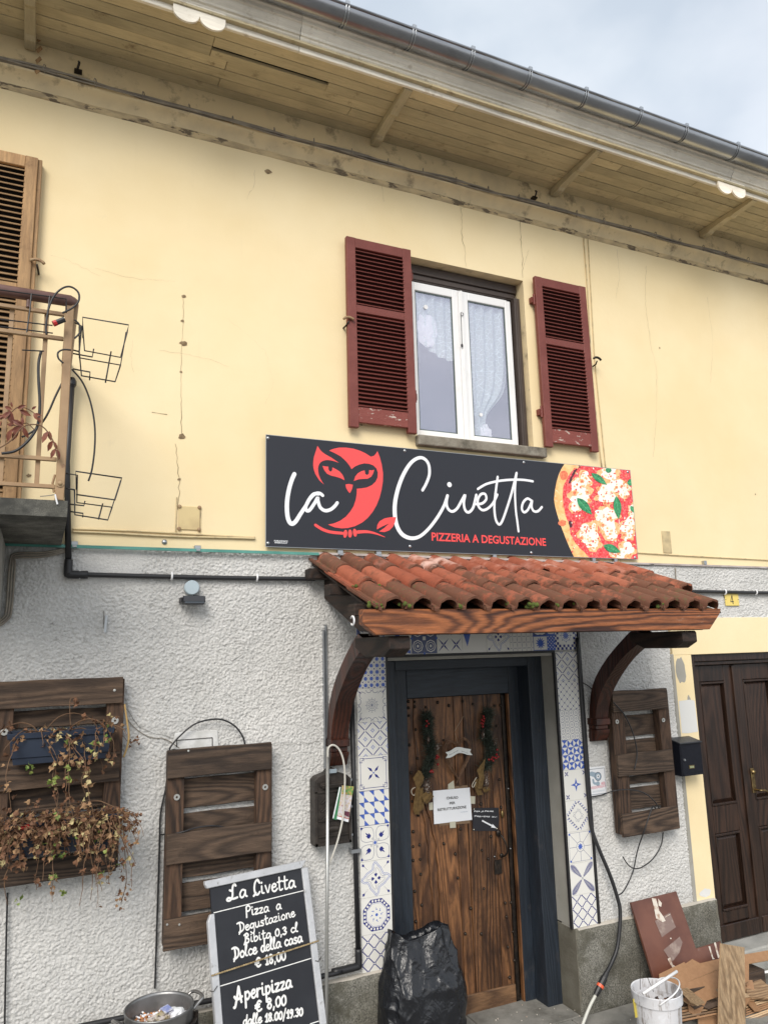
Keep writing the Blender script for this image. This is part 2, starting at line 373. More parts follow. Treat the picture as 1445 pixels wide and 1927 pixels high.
# ---- flat rendered wall with openings and reveals
def pierced(name,x0,x1,z0,z1,holes,y,depth,mats,parent,step=.0):
    xs=sorted({x0,x1,*[h[0] for h in holes],*[h[1] for h in holes]}); zs=sorted({z0,z1,*[h[2] for h in holes],*[h[3] for h in holes]})
    mb=MB()
    for i in range(len(xs)-1):
        for j in range(len(zs)-1):
            cx,cz=(xs[i]+xs[i+1])/2,(zs[j]+zs[j+1])/2
            if any(h[0]<cx<h[1] and h[2]<cz<h[3] for h in holes) : continue
            if not(x0<cx<x1 and z0<cz<z1): continue
            mb.add([(xs[i],y,zs[j]),(xs[i+1],y,zs[j]),(xs[i+1],y,zs[j+1]),(xs[i],y,zs[j+1])],[(0,1,2,3)])
    for h in holes:
        a,b,c,d=h
        q=lambda p1,p2,mm: mb.add([(p1[0],y,p1[1]),(p2[0],y,p2[1]),(p2[0],y+depth,p2[1]),(p1[0],y+depth,p1[1])],[(0,1,2,3)],mm)
        q((a,c),(a,d),1);q((b,d),(b,c),1);q((a,d),(b,d),1);q((b,c),(a,c),1)
    return mb.build(name,mats,parent)
WX0,WX1,WZ0,WZ1=.494,1.463,3.775,5.117     # bedroom window opening
pierced('upper_wall',-5,8,2.935,5.98,[(WX0,WX1,WZ0,WZ1)],0,.12,[M_yel,M_yelS],house)
back=MB()
back.box(-5,8,.42,.5,-.03,6.0); back.box(-5.1,-5,0,6,-.03,6); back.box(8,8.1,0,6,-.03,6)
back.build('inner_wall',M_dark,house)
# ---- roughcast height field
def roughcast():
    dx=.0048; X0,X1,Z0,Z1=-2.35,4.25,.42,2.932
    nx=int((X1-X0)/dx)+1; nz=int((Z1-Z0)/dx)+1
    rs=np.random.RandomState(3)
    def fld(lx,lz,tilt=0.0):
        f=np.fft.fft2(rs.randn(nz,nx)); kx=np.fft.fftfreq(nx,dx)[None,:]; kz=np.fft.fftfreq(nz,dx)[:,None]
        a=kx*math.cos(tilt)+kz*math.sin(tilt); c=-kx*math.sin(tilt)+kz*math.cos(tilt)
        g=np.exp(-((a*lx)**2+(c*lz)**2)*9); r=np.fft.ifft2(f*g).real; return r/r.std()
    h=fld(.0050,.0032,-.6); h2=fld(.0028,.0026,-.3); h3=fld(.10,.1)
    H=np.clip(np.tanh(h*1.2)*.0028+h2*.0020+h3*.0012,-.0060,.0060)
    xs=X0+np.arange(nx)*dx; zs=Z0+np.arange(nz)*dx
    XX,ZZ=np.meshgrid(xs,zs)
    # smooth cement patch left of the sign, and smoother render beside the canopy post
    sm=np.clip((np.minimum(np.minimum(XX+1.60,-1.30-XX),np.minimum(ZZ-2.735,2.93-ZZ))+.02)/.03,0,1)
    H=H*(1-.75*sm)+.003*sm
    Y=-.003-(H+.0060)*1.0
    keep=np.ones((nz-1,nx-1),bool); cx=(XX[:-1,:-1]+XX[1:,1:])/2; cz=(ZZ[:-1,:-1]+ZZ[1:,1:])/2
    keep&=~((cx>.205)&(cx<1.52)&(cz<2.29))
    keep&=~((cx>2.605)&(cz<2.515))
    idx=np.arange(nx*nz).reshape(nz,nx)
    q=np.stack([idx[:-1,:-1],idx[:-1,1:],idx[1:,1:],idx[1:,:-1]],-1)[keep]
    used=np.unique(q); rm=np.full(nx*nz,-1); rm[used]=np.arange(len(used))
    co=np.stack([XX,Y,ZZ],-1).reshape(-1,3)[used].astype(np.float32); q=rm[q]
    me=bpy.data.meshes.new('stucco'); me.vertices.add(len(co)); me.vertices.foreach_set('co',co.ravel())
    me.loops.add(q.size); me.loops.foreach_set('vertex_index',q.ravel().astype(np.int32))
    me.polygons.add(len(q)); me.polygons.foreach_set('loop_start',np.arange(0,q.size,4,dtype=np.int32))
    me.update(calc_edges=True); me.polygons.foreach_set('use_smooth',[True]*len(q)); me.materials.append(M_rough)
    o=bpy.data.objects.new('roughcast_wall',me); COL.objects.link(o); par(o,house)
roughcast()
b=MB(); b.box(-5,.21,.012,.1,-.03,2.93); b.box(1.515,2.80,.012,.1,-.03,2.93); b.box(.21,1.515,.012,.1,2.285,2.93); b.box(2.80,8,.012,.1,2.25,2.93); b.box(4.2,8,.012,.1,-.03,2.25)
pass
b.build('wall_core',M_revl,house)
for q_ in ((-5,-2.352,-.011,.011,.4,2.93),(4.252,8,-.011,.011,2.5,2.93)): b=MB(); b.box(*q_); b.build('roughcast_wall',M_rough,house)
# door reveal right, left and head
b=MB(); b.box(1.513,1.53,-.004,.31,.50,2.285); b.box(.20,.216,-.004,.31,.50,2.285); b.box(.2,1.53,-.004,.31,2.264,2.284); b.build('door_reveal',M_revl,house)
# yellow pilaster and lintel band on the right
b=MB(); b.box(2.625,2.815,-.014,.10,.475,2.2355); b.box(2.625,8,-.014,.10,2.236,2.52); b.build('yellow_door_surround',M_yel,house,bevel=.003)
b=MB(); b.box(2.600,2.632,-.017,.0,.475,2.245); b.build('cement_edge',M_revl,house,bevel=.004)
p=Print((0,-.0145,0)); 
random.seed(3)
def blob(c,rx,rz,n=16,j=.18): return [(c[0]+rx*math.cos(2*math.pi*k/n)*(1+random.uniform(-j,j)),c[1]+rz*math.sin(2*math.pi*k/n)*(1+random.uniform(-j,j))) for k in range(n)]
a=W(1268,1245); p.poly(blob((2.69,2.12),.05,.10)); p.poly(blob((2.745,1.86),.02,.08)); 
p.mb.build('bare_plaster_patch',M_revl,house)
p=Print((0,-.0148,0)); p.poly([(2.64,1.895),(2.75,1.90),(2.80,1.89),(2.805,1.66),(2.70,1.655),(2.64,1.66)]); M_fill=mat('white_filler',(.66,.66,.64),.9,bump=.3); p.mb.build('white_filler_patch',M_fill,house); p=Print((0,-.0148,0)); p.poly(blob((2.72,.53),.055,.03)); p.mb.build('white_filler_patch',M_fill,house)
# plinth
def plinth(x0,x1,z1,name):
    dx=.03; mb=MB(); nx=max(2,int((x1-x0)/dx)); nz_=18
    for i in range(nx+1):
        for j in range(nz_+1):
            x=x0+(x1-x0)*i/nx; z=-.05+(z1+.05)*j/nz_
            e=max(0,1-min(i,nx-i)/1.2)*.008+max(0,1-(nz_-j)/1.5)*.010
            y=-.052+.012*noise.noise((x*6,1,z*6))+.007*noise.noise((x*19,5,z*19))+e
            if j==nz_: z+=.006*noise.noise((x*5,2,3))
            mb.v.append((x,y,z))
    for i in range(nx):
        for j in range(nz_):
            a=i*(nz_+1)+j; mb.f.append((a,a+nz_+1,a+nz_+2,a+1)); mb.m.append(0)
    b0=len(mb.v)
    for i in range(nx+1):
        v=mb.v[i*(nz_+1)+nz_]; mb.v.append((v[0],.01,v[2]+.012))
    for i in range(nx):
        a=i*(nz_+1)+nz_; mb.f.append((a,a+nz_+1,b0+i+1,b0+i)); mb.m.append(1)
    return mb.build(name,[M_conc,M_mort],house,smooth=True)
plinth(-5,.212,.492,'plinth'); plinth(1.515,2.802,.480,'plinth')
M_dconc=(mat('dark_concrete',(.115,.105,.08),.9,(.16,.15,.12),6,bump=1,bsc=60))  # darker concrete for the plinth returns
for q_ in ((.19,.213,-.043,.31,-.04,.495),(1.514,1.54,-.043,.31,-.04,.488),(2.775,2.8,-.043,.10,-.04,.474)):
    b=MB(); b.box(*q_); b.build('plinth_return',M_dconc,house,bevel=.003)
# ---- cornice: thin ledge, cove, frieze (profile extruded along the wall)
def profile(name,pts,x0,x1,mats,parent,seg=1,jit=0,smooth=None):
    mb=MB(); n=len(pts); K=max(1,seg)
    for k in range(K+1):
        x=x0+(x1-x0)*k/K
        for i,(y,z) in enumerate(pts):
            mb.v.append((x,y+(jit*noise.noise((x*6,i*3.1,0)) if jit else 0),z+(jit*noise.noise((x*5,i*2.3,7)) if jit else 0)))
    for k in range(K):
        for i in range(n-1):
            a=k*n+i; mb.f.append((a,a+n,a+n+1,a+1)); mb.m.append(0)
    return mb.build(name,mats,parent,auto=smooth)
profile('cornice_ledge',[(0,5.622),(-.006,5.628),(-.010,5.640),(-.011,5.655),(-.006,5.664),(-.004,5.67)],-5,8,M_chip,house,900,.005)
profile('cornice_cove',[(-.004,5.655),(-.006,5.672),(-.014,5.690),(-.030,5.712),(-.052,5.728),(-.066,5.736),(-.068,5.746),(-.05,5.756),(-.035,5.760)],-5,8,M_yelS,house,260,.0025,50)
b=MB(); b.box(-5,8,-.034,.05,5.760,5.962); b.build('frieze',M_yelS,house)
for k,(y,z,r) in enumerate(((-.062,5.760,.008),(-.076,5.762,.0065),(-.068,5.774,.007),(-.080,5.750,.005))):
    pts=[(x,y+.006*math.sin(x*9+k*2)+.003*noise.noise((x*4,k,0)),z+.006*math.sin(x*7+k)+.004*noise.noise((x*3,k,5))) for x in np.arange(-4,7,.06)]
    mb=MB(); mb.tube(pts,r,6); 
    if k==0: cb=thing('cable_bundle',(0,-.09,5.87),'twisted bundle of grey cables running along the ledge under the eaves','cable')
    mb.build('cable',M_cabg,cb,smooth=True)
mb=MB()
for x in np.arange(-3.9,6.9,.28):
    mb.tube([(x+.010*math.cos(t),-.076+.022*math.cos(t),5.768+.026*math.sin(t)) for t in np.linspace(0,6.28,9)],.003,4)
mb.build('cable_tie',M_cabg,cb)
# ---- soffit boards, brackets, fascia mouldings, gutter
random.seed(11)
soff=thing('soffit',(0,-.3,5.955),None,None); del_l=soff
par(soff,house)
BW=.078
rows=[-.034-BW*i for i in range(8)]
cuts={0:[-2.9,1.35,3.3,5.4],1:[-2.4,-.93,2.35,4.6],2:[-3.5,-.06,2.95,5.0],3:[-2.7,-.92,2.45,3.9],4:[-3.3,-1.03,-.28,3.25,5.2],5:[-2.5,-1.03,2.1,4.4],6:[-3.1,.6,2.8,4.9],7:[-2.2,.35,3.0]}
for i,y in enumerate(rows):
    xs=[-5]+cuts[i]+[8]
    for a,c in zip(xs[:-1],xs[1:]):
        mb=MB(); dz=random.uniform(-.0015,.0015); mb.box(a+.0015,c-.0015,y-BW+.0024,y-.0010,5.955+dz,5.974)
        if i==4 and abs(a+1.03)<.01:      # the dropped board beside the gap
            mb=MB(); mb.box(a+.0015,c-.0015,y-BW+.022,y-.001,5.949,5.97)
        mb.build('soffit_board',M_soff,soff,bevel=.0016)
mb=MB(); mb.box(-5,8,-.60,0,5.976,5.99); mb.build('roof_deck',M_dark,house)
bx=[-2.027,.209,1.788,3.42,-3.9,5.2]
prof=[(-.035,5.956),(-.035,5.898),(-.06,5.886),(-.13,5.886),(-.16,5.900),(-.34,5.914),(-.37,5.902),(-.40,5.910),(-.597,5.922),(-.597,5.956)]
mb=MB(); mb.prism([(-.030,y,z) for y,z in prof],(.060,0,0)); br0=mb.build('eaves_bracket',M_raft,None,bevel=.004)
for k,x in enumerate(bx):
    o=br0 if k==0 else br0.copy()
    if k: COL.objects.link(o)
    o.location=(x,0,0); o.parent=house; o.matrix_parent_inverse=Matrix.Translation(-house.location)
F=[(-.598,5.98),(-.600,5.930),(-.622,5.926),(-.626,5.932),(-.628,5.992),(-.634,5.996),(-.640,6.004),(-.640,6.014),(-.652,6.018),(-.652,6.034),(-.660,6.042),(-.672,6.056),(-.676,6.070),(-.688,6.074),(-.690,6.094),(-.704,6.100),(-.706,6.122),(-.60,6.13)]
for x0,x1 in ((-5,-.548),(-.545,3.1),(3.103,8)):
    profile('fascia_board',F,x0,x1,M_fasc,house,60,.0012,35)
# scalloped end pieces hanging below the fascia
def scallop(x0,x1):
    mb=MB(); n=12; w_=(x1-x0)/2; pts=[(x0,-.632,5.99),(x1,-.632,5.99),(x1,-.632,5.930)]
    for s_ in (1,0):
        for k in range(n+1):
            t=math.pi*k/n; pts.append((x0+w_*s_+w_/2+w_/2*math.cos(t)*.97,-.632,5.918-.055*math.sin(t)))
    pts.append((x0,-.632,5.930))
    mb.prism(pts,(0,-.014,0)); mb.build('scalloped_trim',M_fasc,house)
xa=W(326,10,-.635).x; xb=W(424,55,-.635).x; scallop(xa,xb)
xa=W(1349,350,-.635).x; xb=W(1401,372,-.635).x; scallop(xa,xb)
gut=thing('gutter',(0,-.78,6.15),'half round zinc gutter with brackets along the eaves','gutter')
gr=.068; GY,GZ=-.775,6.150
pts=[(GY+.012+ gr*math.cos(t),GZ+gr*math.sin(t)) for t in np.linspace(0,-math.pi,13)]
pr=[(GY+.012+gr*math.cos(t),GZ+gr*math.sin(t)) for t in np.linspace(-math.pi,0,15)]
pr=[(GY-gr+.012+.010*math.cos(t)+0.0,GZ+.006+.010*math.sin(t)) for t in np.linspace(0,5.5,9)][::-1]+pr
xs_=[-5,-1.3,2.42,8]
for a,c in zip(xs_[:-1],xs_[1:]): profile('gutter_channel',pr,a,c+.03,M_zinc,gut,30,.0008,40)
mb=MB()
for dx in(-.009,.009):
    mb.tube([(dx,GY+.012+(gr+.004)*math.cos(t),GZ+(gr+.004)*math.sin(t)) for t in np.linspace(.2,-math.pi-.05,16)]+[(dx,GY-gr+.008,GZ+.028),(dx,GY-gr+.03,GZ+.022)],.0035,5)
mb.box(-.013,.013,GY-gr+.002,GY-gr+.02,GZ+.008,GZ+.030)
mb.box(-.012,.012,-.70,GY+.06,GZ+.0,GZ+.012)
gb=mb.build('gutter_bracket',M_steel,None)
first=True
for px in (33-620,-290,-20,235,510-60,656,782,893,1001,1107,1210,1296,1393,1480,1570,1650,1730):
    x=W(px,max(-200,28+(px-656)*.352),GY-gr).x
    o=gb if first else gb.copy()
    if not first: COL.objects.link(o)
    first=False; o.location=(x,0,0); o.parent=gut; o.matrix_parent_inverse=Matrix.Translation(-gut.location)
# roof slope above the gutter
mb=MB(); M_slate=mat('dark_roof_tile',(.07,.06,.055),.9,(.11,.09,.08),8,bump=.8)
mb.prism([(-5.2,-.72,6.13),(-5.2,-.70,6.19),(-5.2,3.2,7.62),(-5.2,3.2,7.5)],(13.4,0,0)); mb.build('roof',M_slate,house)
mb=MB(); c=W(920,118,-.72)
mb.obox((c.x,-.70,6.245),(.17,0,.004),(0,.05,.012),(0,.004,.010)); mb.obox((c.x+.04,-.69,6.235),(.06,0,.0),(0,.05,.01),(0,0,.018)); mb.build('lifted_roof_tile',M_slate,house)
# ---- cracks, flaking and stains drawn on the wall as thin strokes
pc=Print((0,-.0010,0),h0=.0006,dh=.00004)
def wp(px,py,Y=0): v=W(px,py,Y); return (v.x,v.z)
def crack(pts,w=.0016,j=.006,m=0):
    q=[]; P=[Vector(wp(*p)) for p in pts]
    for a,c in zip(P[:-1],P[1:]):
        n=max(2,int((c-a).length/.025)); d=Vector((-(c-a).y,(c-a).x)).normalized()
        for k in range(n): q.append(a.lerp(c,k/n)+d*random.uniform(-j,j)*(.0 if k==0 else 1))
    q.append(P[-1]); pc.stroke(q,[w*random.uniform(.3,1.3) for _ in range(9)],m,0,caps=False)
crack([(866,390),(869,405),(868,440),(874,470),(876,502)],.003)
crack([(978,410),(979,440),(982,480),(983,523)],.004); crack([(995,470),(985,500)],.0012)
crack([(867,392),(880,388),(895,392)],.0015)
crack([(1215,500),(1213,560),(1222,640),(1235,700),(1233,800),(1228,860)],.0014)
crack([(180,505),(215,515),(260,525),(330,530)],.0006); crack([(250,640),(246,668),(252,700)],.0005)
crack([(430,600),(500,660),(515,720),(500,760)],.0004); crack([(550,900),(570,905)],.001); crack([(300,660),(330,664),(390,675),(430,690)],.0006)
crack([(95,480),(130,490),(190,520)],.0005); crack([(715,325),(718,350),(722,380)],.001); crack([(1160,470),(1165,520),(1158,560)],.001)
crack([(480,320),(478,350),(465,375)],.001); crack([(1330,560),(1340,640),(1336,720)],.001)
crack([(1165,1045),(1168,1062)],.003); crack([(1272,1062),(1274,1112)],.003); crack([(1388,1065),(1389,1082)],.003); crack([(1398,1150),(1400,1172)],.003)
crack([(345,562),(345,600),(343,640),(341,700),(341,760),(342,820)],.0028,.003,0)
crack([(330,835),(333,870),(338,900),(337,935),(335,960)],.003)
crack([(286,776),(315,780)],.003,.001)
for x,y,r in ((346,558,.012),(344,604,.010),(346,647,.022),(341,700,.009),(342,822,.022),(338,902,.010),(505,323,.022),(55,895,.012),(1420,930,.006),(1240,655,.008),(680,800,.006)):
    c=wp(x,y); pc.poly(blob(c,r,r*.8,10,.35))
pc.mb.build('wall_crack',M_crack,house)
# cracked plaster strokes on the stucco
pc=Print((0,-.0165,0),h0=.0004,dh=.00004)
crack([(234,1330),(262,1368),(300,1382),(340,1392)],.003,.005); crack([(195,1150),(197,1190)],.004,.004); crack([(600,1395),(560,1400),(512,1402)],.002,.004)
crack([(1300,1120),(1345,1135)],.003); crack([(1208,1230),(1222,1270),(1205,1330),(1190,1350)],.002); crack([(1180,1185),(1187,1210)],.002)
pc.mb.build('stucco_crack',mat('stucco_crack_grey',(.16,.155,.14),.95),house)
# ------------------------------------------------------------------ bedroom window and red shutters
win=thing('window',(.98,.11,3.8),'white double casement window with lace curtains above the shop sign','window')
fy=.105
x0,x1,z0,z1=.500,1.405,3.790,4.99
mb=MB(); mb.box(WX0+.003,1.455,.10,.118,4.99,WZ1+.02); mb.box(WX0+.003,1.455,.085,.10,5.045,WZ1-.004); mb.box(WX0+.003,1.44,.092,.10,5.0,5.035); mb.build('roller_box',M_brn,win,bevel=.003)
mb=MB(); mb.box(1.412,1.458,.055,.118,3.777,4.99); mb.box(1.425,1.43,.05,.056,3.78,5.0); mb.build('side_rail',M_brn,win,bevel=.002)
mb=MB(); mb.box(x0,x1,.108,.118,z0-.01,z0+.028); mb.box(x0,x1,.108,.118,z1-.05,z1); mb.box(x0,x0+.03,.108,.118,z0,z1); mb.box(x1-.035,x1,.108,.118,z0,z1)
mb.build('frame',M_pvc,win,bevel=.004)
def sash(xa,xb,za,zb,wl=.052,wr=.052,wb=.05,wt=.058):
    mb=MB(); y0,y1=.086,.107
    mb.box(xa,xa+wl,y0,y1,za,zb); mb.box(xb-wr,xb,y0,y1,za,zb); mb.box(xa+wl-.001,xb-wr+.001,y0+.0005,y1,za,za+wb); mb.box(xa+wl-.001,xb-wr+.001,y0+.0005,y1,zb-wt,zb)
    o=mb.build('sash',M_pvc,win,bevel=.006,seg=2)
    mb=MB(); e=.008
    for (a,c,d,f) in ((xa+wl,xb-wr,za+wb,za+wb+e),(xa+wl,xb-wr,zb-wt-e,zb-wt),(xa+wl,xa+wl+e,za+wb,zb-wt),(xb-wr-e,xb-wr,za+wb,zb-wt)): mb.box(a,c,.094,.098,d,f)
    mb.build('gasket',mat('grey_gasket',(.10,.13,.13),.6) if 'grey_gasket' not in bpy.data.materials else bpy.data.materials['grey_gasket'],o)
    mb=MB(); mb.box(xa+wl,xb-wr,.0985,.1005,za+wb,zb-wt); mb.build('pane',M_glass,o)
m,t,bs=nodes('window_glass'); bs.inputs['Base Color'].default_value=(.9,.93,.95,1); bs.inputs['Roughness'].default_value=.02; bs.inputs['IOR'].default_value=1.9
g=G(t); tr=t.nodes.new('ShaderNodeBsdfTransparent'); gl=t.nodes.new('ShaderNodeBsdfGlossy'); gl.inputs['Roughness'].default_value=.03; gl.inputs['Color'].default_value=(.92,.90,1,1)
ms=t.nodes.new('ShaderNodeMixShader'); ms.inputs[0].default_value=.30; t.links.new(tr.outputs[0],ms.inputs[1]); t.links.new(gl.outputs[0],ms.inputs[2]); t.links.new(ms.outputs[0],t.nodes['Material Output'].inputs[0]); M_glass=m
mid=.925
sash(x0+.012,mid,z0+.012,z1-.02); sash(mid+.033,x1-.012,z0+.012,z1-.02)
mb=MB(); mb.box(mid-.004,mid+.037,.070,.088,z0+.012,z1-.022); mb.box(mid+.010,mid+.024,.064,.071,z0+.012,z1-.022); mb.build('meeting_stile',M_pvc,win,bevel=.004)
mb=MB(); mb.box(WX0-.02,1.60,.10,.7,3.70,5.2); 
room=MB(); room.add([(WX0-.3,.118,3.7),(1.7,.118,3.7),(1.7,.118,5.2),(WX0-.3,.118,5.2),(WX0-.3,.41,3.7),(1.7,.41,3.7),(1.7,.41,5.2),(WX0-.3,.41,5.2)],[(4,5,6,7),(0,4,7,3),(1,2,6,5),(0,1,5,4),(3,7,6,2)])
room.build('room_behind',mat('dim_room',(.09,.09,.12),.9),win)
# lace curtains
def lace():
    m,t,b=nodes('lace'); g=G(t); v=g.co('Object',(1,0,1)); v2=g.add(v,g.mix(.5,(0,0,0),(0,0,0)))
    ed=g.vor(v,30,'DISTANCE_TO_EDGE'); e=g.ramp(ed,.015,.05,(1,1,1),(0,0,0))
    g.set(b.inputs['Base Color'],(.80,.93,.92,1)); b.inputs['Roughness'].default_value=.9
    g.set(b.inputs['Alpha'],g.math('MULTIPLY_ADD',e,.28,.60)); return m
M_lace=lace(); M_clothw=mat('white_cloth',(.85,.87,.9),.9)
def curtain(name,fn,nx,nz,mt):
    mb=MB()
    for j in range(nz+1):
        for i in range(nx+1): mb.v.append(fn(i/nx,j/nz))
    for j in range(nz):
        for i in range(nx):
            a=j*(nx+1)+i; mb.f.append((a,a+1,a+nx+2,a+nx+1)); mb.m.append(0)
    return mb.build(name,mt,win,smooth=True)
def cR(u,v):     # right curtain, gathered near the bottom
    z=4.92-v*1.10; g_=math.exp(-((z-3.98)/.16)**2); w_=.335*(1-.62*v*v*(1-.0))
    xl=1.00; xr=1.355-.16*max(0,v-.45)**1.1-.10*g_
    if z<3.98: xl=1.00; 
    x=xl+(xr-xl)*u; x+= (1.09-x)*.55*g_
    return (x,.125+.014*math.sin(u*26+v*2)*(1-.4*g_),z)
curtain('curtain',cR,60,50,M_lace)
def cL(u,v):     # left curtain pulled up in a knot
    x=.52+.36*u; b_=4.92-(.28+.33*math.sin(math.pi*min(1,u*1.25))**1*(1 if u<.8 else 1)+.0)*1.0
    b_=4.92-(.30+.20*u*(2-u))
    return (x,.125+.012*math.sin(u*30),4.92+(b_-4.92)*v)
curtain('curtain',cL,50,24,M_lace)
mb=MB(); random.seed(5)
def crump(c,ax,az,seed,n=18):
    mb=MB()
    for j in range(n+1):
        for i in range(n+1):
            u=i/n*2-1; v=j/n*2-1; r=math.hypot(u,v)
            if r>1: u,v=u/r,v/r
            w_=1+.25*noise.noise((u*2,v*2,seed))
            mb.v.append((c[0]+u*ax*w_,.121-.012*(1-min(1,r))+.012*noise.noise((u*4,v*4,seed+4)),c[1]+v*az*w_))
    for j in range(n):
        for i in range(n):
            a=j*(n+1)+i; mb.f.append((a,a+1,a+n+2,a+n+1)); mb.m.append(0)
    return mb.build('curtain_knot',M_clothw,win,smooth=True)
def wp(px,py,Y=0): v=W(px,py,Y); return (v.x,v.z)
c=wp(803,622,.12); crump(c,.085,.13,1); 
c=wp(918,815,.12); crump((c[0]-.02,c[1]-.01),.05,.075,3)
mb=MB(); c=wp(802,577,.088); mb.lathe([(.0001,.004),(.017,.004),(.017,0)],(c[0],.0975,c[1]),16,0,'y'); c=wp(906,780,.088); mb.lathe([(.0001,.004),(.014,.004),(.014,0)],(c[0],.0975,c[1]),16,0,'y'); mb.build('suction_hook',M_white,win)
mb=MB(); a=W(867,590,.06); b_=W(869,650,.06); mb.tube([a,b_],.0022,5); mb.tube([a+Vector((.012*math.cos(t)+.010,0,.014*math.sin(t)-.002)) for t in np.linspace(1.5,7.2,10)],.0022,5); mb.ball(b_,.010,8,0,(1,.6,1.4)); mb.build('pull_cord',M_cable,win)
# sill
mb=MB(); mb.box(.478,1.545,-.052,.10,3.700,3.774); 
for k in range(0): pass
mb.build('stone_sill',M_sill,house,bevel=.010,seg=2)
# --- red louvred shutters
def shutter(name,w_,h,px,label,mats,slatw=.0285,rail=.42,dep=.034,feet=True,wear=True,nail=True):
    """built flat in local x,z with its back at y=0"""
    root=thing(name,(0,0,0),label,None)
    st=.066; mt,ms_,mw=mats
    for xa in (0,w_-st):
        mb=MB(); n=10
        mb.box(xa,xa+st,-dep,0,-.030 if feet else 0,h); mb.build('stile',mt,root,bevel=.003)
    rails=[(h-.075,h),(h*rail-.0+.20,h*rail+.255),(.0,.118)]
    zr=[(h-.072,h),(.61*h-.028,.61*h+.028),(.006,.115)]
    for k,(a,b_) in enumerate(zr):
        mb=MB(); mb.box(st-.001,w_-st+.001,-dep+.003,-.004,a,b_); mb.build('rail',mw if (k==2 and wear) else mt,root,bevel=.003)
    mb=MB(); mb.box(st,w_-st,-.004,-.001,.1,h-.06); mb.build('backing',M_maroon if wear else M_dark,root)  # added sheet, coloured for the shaded gaps between the slats
    mb=MB(); tl=R(48); d=.056
    mb.obox((w_/2,0,0),((w_-2*st)/2+.003,0,0),(0,-.0165,-.0128),(0,.0016,-.0022))
    s0=mb.build('slat',ms_,None,bevel=.0012); first=True
    for a,b_ in ((zr[1][1],zr[0][0]),(zr[2][1],zr[1][0])):
        n=int((b_-a)/slatw); 
        for i in range(n):
            o=s0 if first else s0.copy()
            if not first: COL.objects.link(o)
            first=False
            o.parent=root; o.location=(0,-dep/2-.003,a+(i+.5)*(b_-a)/n); o.rotation_euler=(random.uniform(-.02,.02),random.uniform(-.004,.004),0)
    return root
for k,(xa,xb,za,zb,lab) in enumerate(((-.030,.462,3.80,5.128,'oxblood louvred shutter folded open left of the window'),(1.530,2.022,3.81,5.142,'oxblood louvred shutter folded open right of the window'))):
    s=shutter('louvred_shutter',xb-xa,zb-za,None,lab,(M_red,M_slat,M_redw)); s.location=(xa,-.030,za); s['category']='shutter'; s['group']='oxblood shutters of the upper window'
    for zz in (.20,1.10):
        mb=MB(); hx=(xb-xa)+.006 if k==0 else -.006
        mb.tube([(hx,-.012,zz),(hx,-.012,zz+.085)],.009,8); mb.box(hx-.018,hx+.018,-.006,.028,zz+.02,zz+.065); o=mb.build('hinge',M_red,s,smooth=False)
        o.matrix_parent_inverse=Matrix()
def stay(px,py,side,mt,lab):
    c=W(px,py,-.04); t=thing('shutter_stay',(c.x,0,c.z),lab,'shutter catch','shutter catches')
    mb=MB(); mb.tube([(c.x+.012*side,0.0,c.z-.03),(c.x+.008*side,-.05,c.z-.028),(c.x,-.075,c.z-.010)],.006,6); mb.build('arm',M_iron,t,smooth=True)
    mb=MB(); mb.tube([(c.x+side*.04*math.cos(a)*1.0,-.078,c.z+.028*math.sin(a)-.01) for a in np.linspace(.3,2.6,8)],.009,6); mb.build('catch',mt,t,smooth=True)
M_tanp=mat('tan_metal',(.35,.24,.13),.6,(.28,.17,.09),20,dirt=(.16,.08,.04),dsc=14,dthr=(.58,.7))
stay(653,606,-1,M_tanp,'small iron catch at the left edge of the left oxblood shutter'); stay(1117,680,1,M_iron,'small iron catch at the right edge of the right oxblood shutter')
stay(70,500,1,M_tanp,'curved iron catch beside the tall tan shutter above the balcony')
# tall tan shutter of the balcony door
s=shutter('louvred_shutter',.60,2.10,None,'tall weathered tan louvred shutter behind the balcony railing',(M_tan,M_tans,M_tan),slatw=.0335,feet=False,wear=False)
s.location=(-2.545,-.035,3.085); s['category']='shutter'
mb=MB(); 
for i in range(14):
    z=4.20-i*.072; mb.obox((.567,-.0365,z-.60),(.012,0,.018),(0,.003,0),(.006,0,-.010))
o=mb.build('carved_moulding',M_tan,s,bevel=.002); o.matrix_parent_inverse=Matrix()
for x_ in (.594,.604):
    pass
mb=MB(); mb.box(.600,.622,-.020,.034,0,2.10); o=mb.build('edge_strip',M_tan,s,bevel=.002); o.matrix_parent_inverse=Matrix()
mb=MB(); mb.box(-3.4,-2.55,.0,.01,3.09,5.2); 
# ------------------------------------------------------------------ blue framed plank door
dr=thing('plank_door',(.9,.32,-.03),'old oak plank door with iron studs in a navy blue wooden frame','door')
def pbox(name,x0,x1,y0,y1,z0,z1,mt,parent,bev=.003,n=0,j=.0):
    mb=MB(); mb.box(x0,x1,y0,y1,z0,z1); return mb.build(name,mt,parent,bevel=bev)
fr=MB(); fr.box(.2185,.340,.140,.275,-.045,2.262); fo=fr.build('door_frame',M_navy,dr,bevel=.004)
pbox('frame_post',1.392,1.5115,.140,.275,-.045,2.262,M_navy,dr); pbox('frame_head',.3415,1.3905,.141,.275,2.198,2.2615,M_navx,dr)
pbox('lining_board',.3,.489,.277,.315,-.045,2.197,M_navy,dr); pbox('lining_board',1.312,1.43,.277,.315,-.045,2.197,M_navy,dr); pbox('lining_head',.491,1.310,.278,.315,2.006,2.196,M_navx,dr)
mb=MB(); mb.box(1.300,1.311,.283,.315,-.04,2.0); mb.build('raw_edge',M_oak,dr,bevel=.001)
